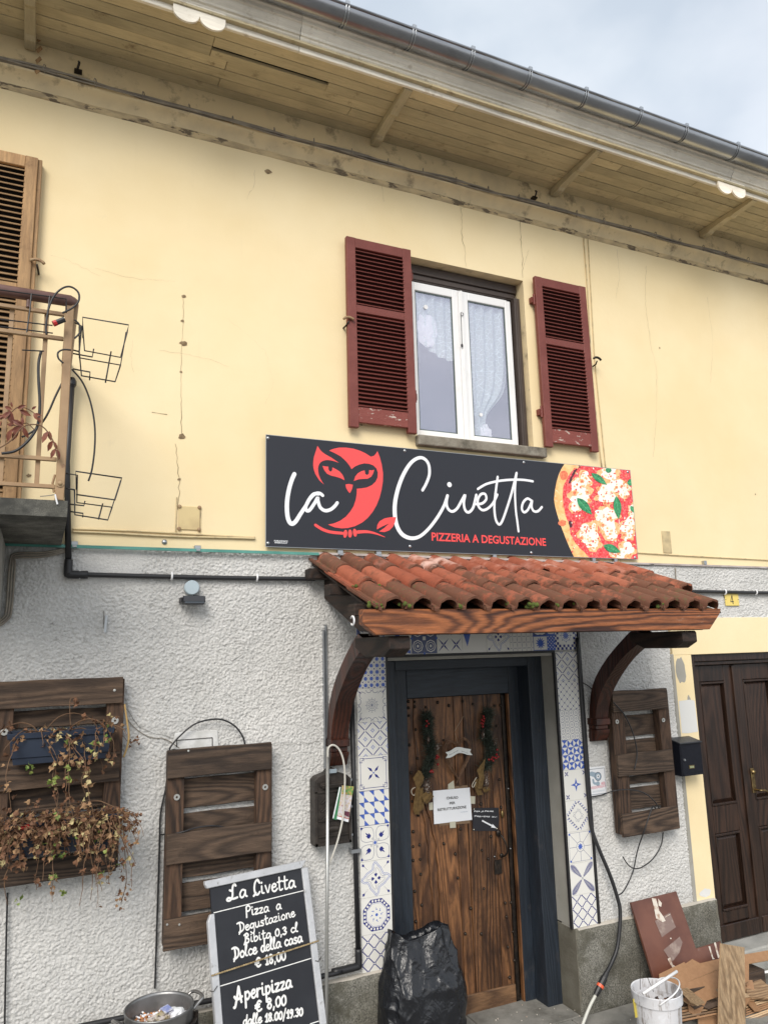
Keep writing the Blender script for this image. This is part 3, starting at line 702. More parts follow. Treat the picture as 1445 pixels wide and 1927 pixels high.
# planks of the leaf
px_bounds=[.497,.615,.690,.862,.965,1.135,1.292]
yl=.322
edges=[.497,.640,.665,.872,.950,1.272]
def wplank(x0a,x1a,x0b,x1b,z0,z1,y,th=.02,mt=None,n=26,seed=0,jag=.0035):
    mb=MB(); L=[];Rr=[]
    for i in range(n+1):
        t=i/n; z=z0+(z1-z0)*t
        l=x0b+(x0a-x0b)*t; r=x1b+(x1a-x1b)*t
        if callable(jag): l+=jag(z,0); r+=jag(z,1)
        L.append((l,z)); Rr.append((r,z))
    for i in range(n+1):
        for k,(x,z) in enumerate((L[i],Rr[i])):
            mb.v+=[(x+(.002 if k==0 else -.002),y,z),(x,y+.003,z),(x,y+th,z)]
    for i in range(n):
        a=i*6; c=a+6
        mb.f+=[(a,a+3,c+3,c),(a+1,a,c,c+1),(a+2,a+1,c+1,c+2),(a+3,a+4,c+4,c+3),(a+4,a+5,c+5,c+4)]; mb.m+=[0]*5
    return mb.build('plank',mt or M_oak,dr,auto=30)
def split(z): 
    return .610+ (.05*math.tanh((1.15-z)*3.2)) +.020*noise.noise((z*3,1,1))+.007*noise.noise((z*13,2,1))
def split2(z): return split(z)+.036+.03*math.exp(-((z-.9)/.25)**2)+.008*noise.noise((z*8,7,1))
def mkplank(fl,fr,z0,z1,y,th=.02):
    mb=MB(); n=44
    for i in range(n+1):
        z=z0+(z1-z0)*i/n; l,r=fl(z)+.0026,fr(z)-.0026
        yy=y+.0015*noise.noise((z*4,l*5,0))
        mb.v+=[(l,yy+th,z),(l,yy+.002,z),(l+.003,yy,z),(r-.003,yy,z),(r,yy+.002,z),(r,yy+th,z)]
    for i in range(n):
        a=i*6; c=a+6
        for k in range(5): mb.f.append((a+k,a+k+1,c+k+1,c+k)); mb.m.append(0)
    return mb.build('plank',M_oak,dr,auto=30)
zt,zb=2.000,.075
K_=lambda x:(lambda z:x)
mkplank(K_(.4975),split,zb,zt,yl); mkplank(split,split2,zb,1.30,yl+.003); mkplank(lambda z: split(z) if z>1.30 else split2(z),lambda z:.868+.004*math.sin(z*4),zb,zt,yl+.001)
mkplank(lambda z:.868+.004*math.sin(z*4),lambda z:.945+.010*(1-z/2),zb,zt,yl+.002); mkplank(lambda z:.945+.010*(1-z/2),lambda z:1.160+.012*math.sin(z*2),zb,zt,yl); mkplank(lambda z:1.160+.012*math.sin(z*2),K_(1.268),zb,zt,yl+.002)
pbox('leaf_back',.497,1.296,yl+.021,yl+.04,-.04,2.002,M_dark,dr,0)
pbox('kick_board',.500,1.262,yl-.012,yl+.019,-.035,.090,M_oakx,dr,.006)
pbox('lock_stile',1.270,1.296,yl-.003,yl+.02,-.02,1.99,M_iron,dr,.002)
# studs: one mesh, copied
mb=MB(); mb.lathe([(.0001,.011),(.005,.010),(.010,.0045),(.0105,0)],(0,0,0),8,0,'y'); st0=mb.build('stud',M_iron,None,smooth=True)
def cp(o,parent,loc,sc=1,rot=None,first=[0]):
    c=o.copy(); COL.objects.link(c); c.parent=parent; c.matrix_parent_inverse=Matrix.Translation(-parent.location); c.location=loc; c.scale=(sc,)*3
    if rot: c.rotation_euler=rot
    return c
studpx=[(768,1320),(780,1321),(823,1322),(768,1332),(780,1330),(801,1331),(844,1328),(870,1320),(889,1325),(930,1328),(941,1327),(782,1373),(769,1347),(785,1427),(834,1393),(770,1402),(934,1366),(939,1467),(773,1454),(777,1565),(775,1508),(787,1534),(835,1588),(904,1513),(942,1519),(906,1600),(789,1590),(777,1593),(923,1574),(790,1617),(777,1619),(791,1645),(780,1677),(793,1703),(782,1734),(834,1587),(856,1607),(918,1616),(931,1627),(861,1652),(910,1672),(950,1699),(961,1698),(952,1725),(885,1709),(875,1757),(964,1753),(955,1782),(967,1807),(958,1839),(939,1872),(894,1885),(960,1866),(917,1876),(905,1757),(866,1560)]
cnt=0
for x,y in studpx:
    v=W(x,y,yl)
    if .5<v.x<1.265 and v.z<1.995 and v.z>.1: cp(st0,dr,(v.x,yl-.0005,v.z),random.uniform(.85,1.15)); cnt+=1
bpy.data.objects.remove(st0)
# lock, handle, bolts
v=W(936,1631,yl); mb=MB(); mb.box(v.x-.030,v.x+.030,yl-.010,yl,v.z-.045,v.z+.045); mb.lathe([(.0001,.014),(.006,.014),(.006,.01)],(v.x,yl,v.z+.01),8,0,'y'); mb.box(v.x-.002,v.x+.002,yl-.015,yl-.009,v.z-.012,v.z+.006); mb.build('lock_plate',M_iron,dr,bevel=.002)
mb=MB(); a=W(938,1568,yl-.02); b_=W(944,1610,yl-.02)
mb.tube(cat([a+Vector((-.005,.02,0)),a+Vector((.0,-.02,-.005)),a+Vector((.018,-.05,-.05)),b_+Vector((.012,-.05,.03)),b_+Vector((0,-.02,0)),b_+Vector((0,.02,0))],5),.0065,8); mb.ball(a,.020,10,0,(1,.5,1.2)); mb.ball(b_,.016,10,0,(1,.5,1)); mb.build('pull_handle',M_iron,dr,smooth=True)
mb=MB(); c=W(945,1532,yl-.012); mb.ball(c,.018,10,0,(.7,.5,1.5)); mb.build('latch_knob',M_brass,dr,smooth=True)
mb=MB()
for x,y in ((960,1597),(961,1504),(956,1484),(930,1612)): mb.ball(W(x,y,yl-.005),.006,8)
mb.build('bolt',M_steel,dr,smooth=True)
# ------------------------------------------------------------------ dark double door on the right
dd=thing('double_door',(3.36,.08,.17),'dark varnished double door with raised panels right of the canopy','door')
pbox('jamb',2.815,2.868,.010,.12,.12,2.236,M_wal,dd); pbox('jamb',3.86,3.92,.010,.12,.12,2.236,M_wal,dd)
mb=MB(); mb.box(2.869,3.859,.012,.12,2.180,2.235); mb.box(2.869,3.859,.030,.12,2.150,2.179); mb.build('door_head',M_wal,dd,bevel=.004)
b_=MB(); b_.box(3.925,8,-.014,.1,-.03,2.235); b_.build('yellow_wall_beyond',M_yel,house)
def leaf(x0,x1,lab):
    L=MB(); L.box(x0,x1,.112,.122,.135,2.148); lf=L.build('leaf',M_wal,dd)
    st=.098
    def B(nm,a,c,d,e,y0=.074,y1=.111,bev=.004): mb=MB(); mb.box(a,c,y0,y1,d,e); o=mb.build(nm,M_wal,lf,bevel=bev); return o
    B('stile',x0+.003,x0+st,.137,2.146); B('stile',x1-st,x1-.003,.137,2.146)
    zs=[(.137,.165),(.30,.335),(.885,1.085),(2.01,2.146)]
    for a,c in ((.255,.335),(.885,1.085),(2.02,2.146)): B('cross_rail',x0+st+.001,x1-st-.001,a,c,.0755)
    B('kick_rail',x0+.01,x1-.01,.137,.250,.060,.111)
    for a,c in ((.345,.875),(1.095,2.01)):
        xa,xb=x0+st+.008,x1-st-.008; mb=MB(); i=.035
        mb.add([(xa,.108,a),(xb,.108,a),(xb,.108,c),(xa,.108,c),(xa+i,.086,a+i),(xb-i,.086,a+i),(xb-i,.086,c-i),(xa+i,.086,c-i)],[(0,1,5,4),(1,2,6,5),(2,3,7,6),(3,0,4,7),(4,5,6,7)])
        mb.build('panel',M_wal,lf)
        mb=MB(); s_=.009
        for q in ((xa-.008,xb+.008,a-.008,a+s_),(xa-.008,xb+.008,c-s_,c+.008),(xa-.008,xa+s_-.008,a,c),(xb-s_+.008,xb+.008,a,c)): mb.box(q[0],q[1],.070,.11,q[2],q[3])
        mb.build('moulding',M_wal,lf,bevel=.003)
leaf(2.872,3.335,''); leaf(3.350,3.857,'')
pbox('cover_strip',3.322,3.352,.058,.075,.14,2.14,M_wal,dd,.004)
mb=MB(); c=W(1417,1453,.06); mb.box(c.x-.02,c.x+.02,.066,.074,c.z-.16,c.z+.03); mb.build('lock_escutcheon',M_brass,dd,bevel=.003)
mb=MB(); mb.lathe([(.0001,.02),(.016,.018),(.018,.0)],(c.x,.068,c.z),12,0,'y'); d=W(1422,1486,.06); mb.tube(cat([(d.x,.07,d.z),(d.x,.02,d.z),(d.x+.03,.010,d.z+.0),(d.x+.07,.012,d.z-.012),(d.x+.12,.014,d.z+.004)],5),.008,8); mb.build('lever_handle',M_brass,dd,smooth=True)
st_=MB(); st_.box(2.803,4.3,-.11,.12,-.05,.128); st_.build('door_step',mat('worn_step_stone',(.30,.30,.28),.9,(.38,.375,.35),6,bump=.7,dirt=(.17,.16,.14),dsc=5),house,bevel=.012,seg=2)
# ------------------------------------------------------------------ patterned tile surround
M_tw=mat('glazed_white_tile',(.72,.71,.67),.18,(.70,.69,.65),3); M_tn=mat('navy_glaze',(.022,.030,.19),.2); M_tb=mat('cobalt_glaze',(.065,.125,.44),.2); M_tg=mat('slate_blue_glaze',(.09,.11,.22),.25)
TS=.2
def tile(kind,x,z,crop=None):
    T=TS-.0012
    mb=MB(); y=-.0155; mb.box(-T/2,T/2,.0,.012,-T/2,T/2)
    p=Print((-T/2,0,-T/2),(T,0,0),(0,0,T),h0=.00035,dh=.000005); p.mb=mb
    Nn,B,Gg=1,2,3
    def sym(fn):
        for k in range(4):
            p.u,p.v=[(Vector((T,0,0)),Vector((0,0,T))),(Vector((0,0,T)),Vector((-T,0,0))),(Vector((-T,0,0)),Vector((0,0,-T))),(Vector((0,0,-T)),Vector((T,0,0)))][k]
            p.o=Vector((0,0,0))-(p.u+p.v)/2
            fn()
        p.u,p.v=Vector((T,0,0)),Vector((0,0,T)); p.o=Vector((-T/2,0,-T/2))
    if kind=='bones':
        n=5
        for i in range(n):
            for j in range(n):
                cx,cy=(i+.5)/n,(j+.5)/n; s=.5/n*.72; sg=1 if (i+j)%2 else -1
                p.line((cx-s*.75,cy-s*.75*sg),(cx+s*.75,cy+s*.75*sg),.028,Nn); p.disc((cx-s,cy-s*sg),.024,Nn,6); p.disc((cx+s,cy+s*sg),.024,Nn,6)
    elif kind=='octagon':
        o=[(.5+.47*math.cos(R(22.5+45*k)),.5+.47*math.sin(R(22.5+45*k))) for k in range(8)]; p.poly(o,Nn)
        i_=[(.5+.36*math.cos(R(22.5+45*k)),.5+.36*math.sin(R(22.5+45*k))) for k in range(8)]; p.poly(i_,0)
        for k in range(24):
            a=R(15*k+3); e=math.cos(R(22.5))/math.cos((a+R(22.5))%R(45)-R(22.5)); r=.415*e*1.0/1.0; p.disc((.5+r*math.cos(a),.5+r*math.sin(a)),.036,0,8)
        for k in range(8): a,b=i_[k],i_[(k+1)%8]; p.line([.5+(q-.5)*.93 for q in a],[.5+(q-.5)*.93 for q in b],.008,B)
        p.disc((.5,.5),.045,B,8)
        for k in range(8): p.disc((.5+.15*math.cos(R(45*k)),.5+.15*math.sin(R(45*k))),.022,B,6); p.disc((.5+.19*math.cos(R(45*k+8)),.5+.19*math.sin(R(45*k+8))),.014,B,5)
    elif kind=='ribbon':
        def f():
            q=[(.5,.98),(.42,.88),(.40,.76),(.30,.70),(.22,.66),(.14,.58),(.03,.5)]
            p.stroke(q,.05,B,3,caps=False); p.stroke(q,.026,0,3,caps=False)
            p.stroke([(a+.045,b-.06) for a,b in q[1:-1]],.008,Gg,3,caps=False)
            p.leaf((.5,.54),90,.13,.06,Nn); p.leaf((.5,.56),60,.10,.04,Nn); p.leaf((.5,.56),120,.10,.04,Nn)
            for k in range(3): p.disc((.5,.70+.035*k),.010,Nn,6); p.disc((.2-.035*k+.02,.80+.035*k-.02),.010,Nn,6)
            p.leaf((.14,.86),135,.13,.05,Nn); p.leaf((.12,.88),105,.08,.03,Nn); p.leaf((.12,.88),165,.08,.03,Nn)
        sym(f)
    elif kind=='leaves':
        p.disc((.5,.5),.05,B,8); p.ring((.5,.5),.075,.01,Gg)
        def f():
            p.stroke([(.55,.58),(.54,.78),(.60,.93),(.75,.96),(.93,.93),(.96,.75),(.93,.60),(.78,.54),(.58,.55)],.011,Gg,4,caps=False)
            for a,l in ((45,.22),(20,.15),(70,.15),(0,.10),(90,.10)): p.leaf((.66,.66),a,l,.055,Nn)
            for a in (225,200,250): p.leaf((.97,.97),a,.10,.03,Nn)
            p.ring((.62,.58),.025,.008,Gg,8)
        sym(f)
    elif kind=='para':
        n=3
        for i in range(-1,n+1):
            for j in range(n+1):
                x0=i/n; y0=j/n
                for Q4 in ([(x0,y0),(x0+.17,y0),(x0+.17,y0-.165)],[(x0+.17,y0-.165),(x0+.17,y0-.333),(x0+.333,y0-.333)]):
                    q=[(min(1,max(0,a)),min(1,max(0,b))) for a,b in Q4]
                    if abs((q[1][0]-q[0][0])*(q[2][1]-q[0][1])-(q[2][0]-q[0][0])*(q[1][1]-q[0][1]))>.002: p.poly(q,B)
                q=[(0,0)]
                if max(a for a,_ in q)-min(a for a,_ in q)>.03 and max(b for _,b in q)-min(b for _,b in q)>.03:
                    try:p.poly(q,B)
                    except Exception:pass
        for i in range(n+1): p.line((0,min(.995,max(.005,i/n))),(1,min(.995,max(.005,i/n))),.010,Nn)
    elif kind=='frame':
        for a,b in (((.14,.07),(.86,.07)),((.93,.14),(.93,.86)),((.86,.93),(.14,.93)),((.07,.86),(.07,.14))): p.line(a,b,.016,Nn)
        def f():
            for a,b in (((.05,.05),(.18,.05)),((.18,.05),(.18,.14)),((.05,.05),(.05,.18)),((.05,.18),(.14,.18)),((.11,.11),(.18,.11)),((.11,.11),(.11,.18))): p.line(a,b,.013,Nn)
            p.poly([(.53,.53),(.63,.57),(.68,.70),(.57,.62)],Nn)
        sym(f); p.disc((.5,.5),.028,B,6)
    elif kind=='diag':
        n=2
        for i in range(n*2+1):
            c=i/n
            for a,b in (((c-1,0),(c,1)),((c,0),(c-1,1))):
                a,b=Vector(a),Vector(b); d=b-a
                for k in range(4):
                    t0,t1=k/4+.02,(k+1)/4-.02; q0,q1=a+d*t0,a+d*t1
                    if 0<=q0.x<=1 and 0<=q1.x<=1: p.line(q0,q1,.026,Nn)
        for i in range(5):
            for j in range(5):
                if (i+j)%2==0 : continue
                cx,cy=i/4,j/4
                for a in range(0,360,45):
                    l=.075 if a%90==0 else .05; ex,ey=cx+l*math.cos(R(a)),cy+l*math.sin(R(a))
                    if 0<=ex<=1 and 0<=ey<=1 and 0<=cx<=1 and 0<=cy<=1: p.disc(((cx+ex)/2+(ex-cx)*.2,(cy+ey)/2+(ey-cy)*.2),.016,B,5)
    elif kind=='rosette':
        p.ring((.5,.5),.17,.010,Gg); p.ring((.5,.5),.11,.006,Gg)
        for k in range(12): a=R(30*k); p.line((.5,.5),(.5+.15*math.cos(a),.5+.15*math.sin(a)),.007,Gg); p.disc((.5+.21*math.cos(a),.5+.21*math.sin(a)),.014,Gg,5)
        def f():
            p.ring((.80,.80),.10,.012,Gg,14,-60,150); p.ring((.97,.60),.09,.014,Gg,10,90,250); p.ring((.62,.97),.10,.014,Gg,10,180,330); p.ring((.5,.99),.05,.01,Gg,8,180,360)
            p.line((.88,.90),(.97,.98),.02,Nn); p.ring((.80,.80),.13,.007,Gg,12,0,100); p.leaf((.93,.93),225,.10,.03,Nn)
        sym(f)
    elif kind=='circles':
        n=5
        for i in range(n):
            for j in range(n):
                c=((i+.5)/n,(j+.5)/n); p.disc(c,.062,B,10); p.ring(c,.090,.006,Gg,10)
        for i in range(n+1):
            for j in range(n+1):
                c=(min(.97,max(.03,i/n)),min(.97,max(.03,j/n))); s=.045; p.poly([(c[0]-s*.65,c[1]),(c[0],c[1]-s*.65),(c[0]+s*.65,c[1]),(c[0],c[1]+s*.65)],Nn)
    elif kind=='fern':
        def f():
            for k in range(13):
                t=.10+.065*k; c=Vector((.5,.5))+Vector((.47,.47))*(t/ .95)
                l=.17*math.sin(math.pi*min(1,(k+2)/15))
                p.leaf(c,12,l*1.2,.020,Nn); p.leaf(c,78,l*1.2,.020,Nn)
            p.line((.5,.5),(.96,.96),.012,Gg)
        sym(f)
    elif kind=='spokes':
        o=[(.5+.17*math.cos(R(45*k)),.5+.17*math.sin(R(45*k))) for k in range(8)]
        for k in range(8):
            p.line(o[k],o[(k+1)%8],.012,Gg); a=R(45*k); e=1/max(abs(math.cos(a)),abs(math.sin(a))); p.line(o[k],(.5+.47*e*math.cos(a)*.98,.5+.47*e*math.sin(a)*.98),.010,Nn); p.leaf((.5,.5),45*k,.12,.05,B)
        for a,b in (((.04,.04),(.96,.04)),((.96,.04),(.96,.96)),((.96,.96),(.04,.96)),((.04,.96),(.04,.04))): p.line(a,b,.008,Gg)
        for c in ((.07,.07),(.93,.07),(.93,.93),(.07,.93)): p.disc(c,.04,B,6)
    elif kind=='braid':
        def f():
            for k in range(6): t=k/5; c=(.56+.36*t,.96-.36*t); p.disc((c[0]-.02,c[1]-.03),.030,Nn,5); p.disc((c[0]+.03,c[1]-.01),.022,B,5)
            p.stroke([(.5,.72),(.58,.60),(.72,.5)],.008,Gg,4,caps=False); p.stroke([(.5,.62),(.60,.70),(.62,.5)],.007,Gg,4,caps=False); p.line((.5,.93),(.93,.5),.006,Gg)
        sym(f)
    elif kind=='star':
        for k in range(4): a=90*k; p.poly([(.5,.5),(.5+.07*math.cos(R(a-45)),.5+.07*math.sin(R(a-45))),(.5+.23*math.cos(R(a)),.5+.23*math.sin(R(a))),(.5+.07*math.cos(R(a+45)),.5+.07*math.sin(R(a+45)))],B)
        p.disc((.5,.5),.045,0,4)
        for c in ((.12,.12),(.88,.12),(.88,.88),(.12,.88)):
            for k in range(4): p.leaf(c,45+90*k,.11,.04,Nn)
    elif kind=='tri':
        n=4
        for i in range(n):
            for j in range(n):
                x0,y0,x1,y1=i/n,j/n,(i+1)/n,(j+1)/n; c=((x0+x1)/2,(y0+y1)/2)
                if (i+j)%2: p.poly([(x0,y0),(x1,y0),c],B); p.poly([(x0,y1),c,(x1,y1)],B)
                else: p.poly([(x0,y0),c,(x0,y1)],B); p.poly([(x1,y0),(x1,y1),c],B)
                for a,b in (((x0,y0),(x1,y1)),((x0,y1),(x1,y0))): p.line(a,b,.006,Nn)
    elif kind=='ogee':
        n=5
        for i in range(n):
            for j in range(n):
                c=((i+.5)/n,(j+.5)/n); p.ring(c,.105,.009,Gg,8)
        for i in range(n):
            for j in range(n): p.ring(((i+.5)/n,(j+.5)/n),.038,.010,Nn,4)
    elif kind=='dots':
        n=4
        for i in range(n):
            for j in range(n):
                for a,b in (((i,j),(i+1,j+1)),((i,j+1),(i+1,j))): p.line([q/n for q in a],[q/n for q in b],.007,Gg)
                p.disc(((i+.5)/n,(j+.5)/n),.026,Nn,6)
        for i in range(n+1):
            for j in range(n+1): p.disc((min(.975,max(.025,i/n)),min(.975,max(.025,j/n))),.024,Nn,6)
    elif kind=='check':
        n=11
        for i in range(n):
            for j in range(n):
                if (i in(0,1,n-1,n-2) or j in(0,1,n-1,n-2)) and (i+j)%2: p.poly([(i/n,j/n),((i+1)/n,j/n),((i+1)/n,(j+1)/n),(i/n,(j+1)/n)],Nn)
        for k in range(12): p.leaf((.5,.5),30*k,.17,.045,B)
        p.ring((.5,.5),.20,.012,B)
        for k in range(8): p.leaf((.5+.19*math.cos(R(45*k)),.5+.19*math.sin(R(45*k))),45*k,.07,.03,Nn)
    elif kind=='quad':
        p.poly([(0,0),(1,0),(1,1),(0,1)],B)
        p.poly([(.02,.02),(.62,.02),(.62,.48),(.02,.48)],0)
        for k in range(12): p.leaf((.32,.25),30*k,.22,.06,B)
        p.poly([(.02,.52),(.62,.52),(.62,.98),(.02,.98)],Gg)
        for k in range(6): p.leaf((.32,.56),15+30*k,.30,.10,0)
        for i in range(5):
            for j in range(8):
                if (i+j)%2: p.disc((.67+i*.07,.04+j*.062),.026,0,4)
        for k in range(5): p.leaf((.82,.56),30+30*k,.28,.09,0)
    elif kind=='arrows':
        n=5
        for i in range(n):
            for j in range(n):
                c=((i+.5)/n,(j+.5)/n)
                for a in (0,90,180,270): p.line((c[0]+.02*math.cos(R(a)),c[1]+.02*math.sin(R(a))),(c[0]+.085*math.cos(R(a)),c[1]+.085*math.sin(R(a))),.010,Gg); p.disc((c[0]+.085*math.cos(R(a)),c[1]+.085*math.sin(R(a))),.014,Gg,4)
    elif kind=='smallstar':
        p.poly([(.05,.62),(.35,.62),(.2,.2)],B); p.poly([(.35,.72),(.62,.82),(.35,.90)],B); p.poly([(-.0,.75),(.1,.72),(.1,.9),(0,.88)],B); p.disc((.2,.75),.05,B,4)
    elif kind=='xstars':
        for cx,cy in ((.25,.27),(.75,.27),(.25,.78),(.75,.78)):
            for k in range(4):
                a=45+90*k; p.poly([(cx,cy),(cx+.06*math.cos(R(a-30)),cy+.06*math.sin(R(a-30))),(cx+.30*math.cos(R(a)),cy+.30*math.sin(R(a))),(cx+.06*math.cos(R(a+30)),cy+.06*math.sin(R(a+30)))],Nn)
    elif kind=='dense':
        p.poly([(.01,.01),(.99,.01),(.99,.99),(.01,.99)],Gg)
        for cx in (.25,.75):
            for cy in (.25,.75):
                p.ring((cx,cy),.19,.030,0,8); p.ring((cx,cy),.12,.020,0,8); p.disc((cx,cy),.05,0,6)
        for c in ((.5,.5),(.02,.5),(.98,.5),(.5,.02),(.5,.98)): p.disc(c,.055,B,4)
        p.poly([(.44,.44),(.56,.44),(.56,.56),(.44,.56)],0)
    elif kind=='edge':
        p.poly([(.0,.98),(.25,.98),(.6,.1),(.98,.02),(.98,.12),(.7,.2),(.45,.98)],B)
        for k in range(5): p.disc((.38+.06*k,.9-.18*k),.02,0,5)
        p.poly([(0,0),(.35,.05),(.5,.0)],B)
    o=mb.build('tile',[M_tw,M_tn,M_tb,M_tg],None)
    return o
tsur=thing('tile_surround',(.85,-.01,1.4),'border of blue and white patterned ceramic tiles framing the plank door','tile border')
def put(kind,cx,cz,sx=1):
    o=tile(kind,cx,cz); o.location=(cx,-.0225,cz); o.scale=(sx,1,1); o.rotation_euler=(random.uniform(-.003,.003),random.uniform(-.002,.002),random.uniform(-.003,.003)); o.parent=tsur; o.matrix_parent_inverse=Matrix.Translation(-tsur.location)
random.seed(2)
Lk_=['bones','octagon','ribbon','leaves','para','frame','diag','rosette','circles']
for k,n_ in enumerate(Lk_): put(n_,.1,.6+.2*k)
Rk=['bones','fern','spokes','braid','star','tri','ogee','dots','diag']
for k,n_ in enumerate(Rk): put(n_,1.617,.586+.2*k+.002)
top=['quad','edge','dense','xstars','smallstar','ribbon','arrows','quad']
for k,n_ in enumerate(top): put(n_,.1+.1898*k,2.402,.945)
put('check',1.617,2.402)
mb=MB(); mb.box(1.7195,1.737,-.030,-.006,.49,2.51); mb.box(1.500,1.5145,-.0235,-.004,.49,2.29); mb.box(.2025,.2155,-.0225,-.004,.49,2.29); mb.box(.2025,1.5145,-.0225,-.004,2.286,2.3005)
mb.build('edge_trim',M_cable,tsur)
# ------------------------------------------------------------------ shop sign
SY=-.030
sg=thing('shop_sign',(.9,-.02,2.97),'long dark shop sign reading la Civetta with a red owl and a pizza','shop sign')
M_sign=mat('anthracite_panel',(.019,.021,.029),.4,spec=.4); M_swh=mat('sign_white_print',(.80,.82,.85),.4); M_srd=mat('sign_coral_print',(.86,.075,.075),.4)
A,B_,C_,D_=W(500,820,SY),W(1185,884,SY),W(1199,1053,SY),W(502,1027,SY)
sx0,sx1,sz0,sz1=(A.x+D_.x)/2,(B_.x+C_.x)/2,(C_.z+D_.z)/2,(A.z+B_.z)/2
mb=MB(); mb.box(sx0,sx1,SY,SY+.006,sz0,sz1); mb.build('sign_panel',[M_sign],sg)
mb=MB(); 
for q in ((sx0-.003,sx1+.003,sz0-.003,sz0-.0002),(sx0-.003,sx1+.003,sz1+.0002,sz1+.003),(sx0-.003,sx0-.0002,sz0-.0002,sz1+.0002),(sx1+.0002,sx1+.003,sz0-.0002,sz1+.0002)): mb.box(q[0],q[1],SY-.001,SY+.006,q[2],q[3])
mb.build('sign_edge',M_steel,sg)
def s5(x,y): v=W(480+x/3.803,800+y/3.803,SY); return (v.x,v.z)
def s6(x,y): v=W(720+x/2.89,820+y/2.89,SY); return (v.x,v.z)
def s8(x,y): v=W(1030+x/8.03,860+y/8.03,SY); return (v.x,v.z)
px1=abs(W(700,900,SY).x-W(701,900,SY).x)
P=Print((0,SY,0),h0=.0008,dh=.00002)
T5=lambda L:[s5(*q) for q in L]; T6=lambda L:[s6(*q) for q in L]; T8=lambda L:[s8(*q) for q in L]
w5=px1/3.803; w6=px1/2.89
# red owl
P.poly(cat([Vector(q) for q in T5([(447,148),(470,182),(500,207),(545,232)])],3)+[Vector(s5(600,270))]+cat([Vector(q) for q in T5([(560,257),(515,250),(472,264),(452,300),(455,350),(472,392),(493,425)])],3)+cat([Vector(q) for q in T5([(460,395),(430,345),(416,285),(424,210)])],3)[:-1],0)
outl=T5([(530,182),(560,170),(600,161),(650,161),(700,168),(750,183),(790,202),(828,226),(850,220),(864,205),(875,187),(892,230),(906,285),(915,345),(914,400),(905,460),(890,520),(868,575),(840,622),(805,665),(765,698),(715,723),(665,736),(620,739),(570,732),(522,712),(565,703),(610,684),(650,655),(680,620),(705,580),(720,535),(727,490),(728,455),(760,453),(800,446),(835,430),(862,405),(876,375),(878,340),(868,310),(845,288),(815,277),(780,274),(745,282),(715,296),(690,315),(672,285),(648,256),(615,226),(575,203)])
P.poly([Vector(q) for q in outl],0)
P.poly(T5([(482,292),(505,296),(524,297),(525,316),(533,330),(543,333),(552,322),(553,302),(580,316),(605,332),(625,355),(635,375),(640,395),(612,380),(580,370),(545,362),(515,348),(495,322)]),0)
P.poly(T5([(852,320),(836,324),(816,322),(814,348),(802,358),(788,350),(784,324),(760,330),(735,345),(718,365),(706,400),(740,388),(775,385),(805,384),(830,370),(845,345)]),0)
P.poly(T5([(647,425),(670,421),(700,427),(695,452),(686,474),(677,487),(664,472),(652,450)]),0)
P.stroke(T5([(432,715),(480,745),(540,765),(625,774)]),[w5*18,w5*19,w5*19,w5*18],0,5)
P.stroke(T5([(735,765),(800,763),(860,775),(930,802)]),[w5*22,w5*18,w5*12,w5*2],0,5)
for cx,cy,a in ((645,778,8),(679,776,0),(714,770,-8)):
    P.poly(T5([(cx+ (14*math.cos(t))*math.cos(R(a))-(29*math.sin(t))*math.sin(R(a)),cy+(14*math.cos(t))*math.sin(R(a))+29*math.sin(t)*math.cos(R(a))) for t in np.linspace(0,2*math.pi,15)[:-1]]),0)
# white script
L_=[(282,350),(262,395),(243,460),(230,540),(229,620),(240,680),(262,706),(290,690),(325,636),(362,580),(392,528),(430,492),(462,488),(484,504)]
P.stroke(T5(L_),[w5*27,w5*27,w5*28,w5*28,w5*26,w5*23,w5*21,w5*21],1,5)
P.stroke(T5([(455,492),(420,494),(388,530),(364,580),(367,610),(390,608),(425,560),(448,520),(450,540),(466,588),(500,612),(540,604),(570,580),(588,556)]),w5*22,1,5)
P.stroke(T5([(1197,466),(1225,415),(1246,350),(1240,280),(1208,240),(1165,236),(1110,275),(1055,365),(1015,480),(998,590),(1008,700),(1045,775),(1105,808),(1170,800),(1235,748),(1300,665),(1350,578),(1375,505)]),[w5*20,w5*21,w5*22,w5*24,w5*28,w5*30,w5*28,w5*22,w5*22,w5*22],1,5)
P.stroke(T6([(352,325),(346,365),(355,398),(378,412),(404,395),(430,350),(447,322),(440,365),(448,405),(468,416),(490,392),(503,345),(508,322)]),w6*15,1,5)
P.stroke(T6([(508,372),(540,368),(562,345),(556,318),(534,318),(517,345),(518,380),(540,404),(570,396),(600,365),(622,320)]),w6*14,1,5)
P.stroke(T6([(624,224),(614,300),(606,380),(612,450),(630,482),(648,465),(672,400),(700,310),(726,204)]),w6*14,1,5)
P.stroke(T6([(727,202),(718,290),(722,400),(731,470),(737,520)]),w6*13,1,5)
P.stroke(T6([(516,290),(560,264),(620,248),(690,240),(760,240),(815,248)]),w6*13,1,5)
P.stroke(T6([(806,352),(785,342),(763,362),(755,395),(766,416),(786,405),(803,372),(811,350),(808,385),(820,410),(843,410),(864,388)]),w6*14,1,5)
P.disc(s6(362,266),w6*14,1,14)
P.poly([Vector(q) for q in T5([(1008,658),(1000,695),(985,728),(960,753),(925,766),(886,762),(925,735),(958,704),(912,724),(870,747),(874,715),(890,688),(925,668),(965,660)])],0)
a=s5(0,0)
aa,bb=W(812,1017,SY),W(1027,1027,SY); P.text('PIZZERIA A DEGUSTAZIONE',(aa.x,aa.z),(bb.x,bb.z),.053,0,.022)
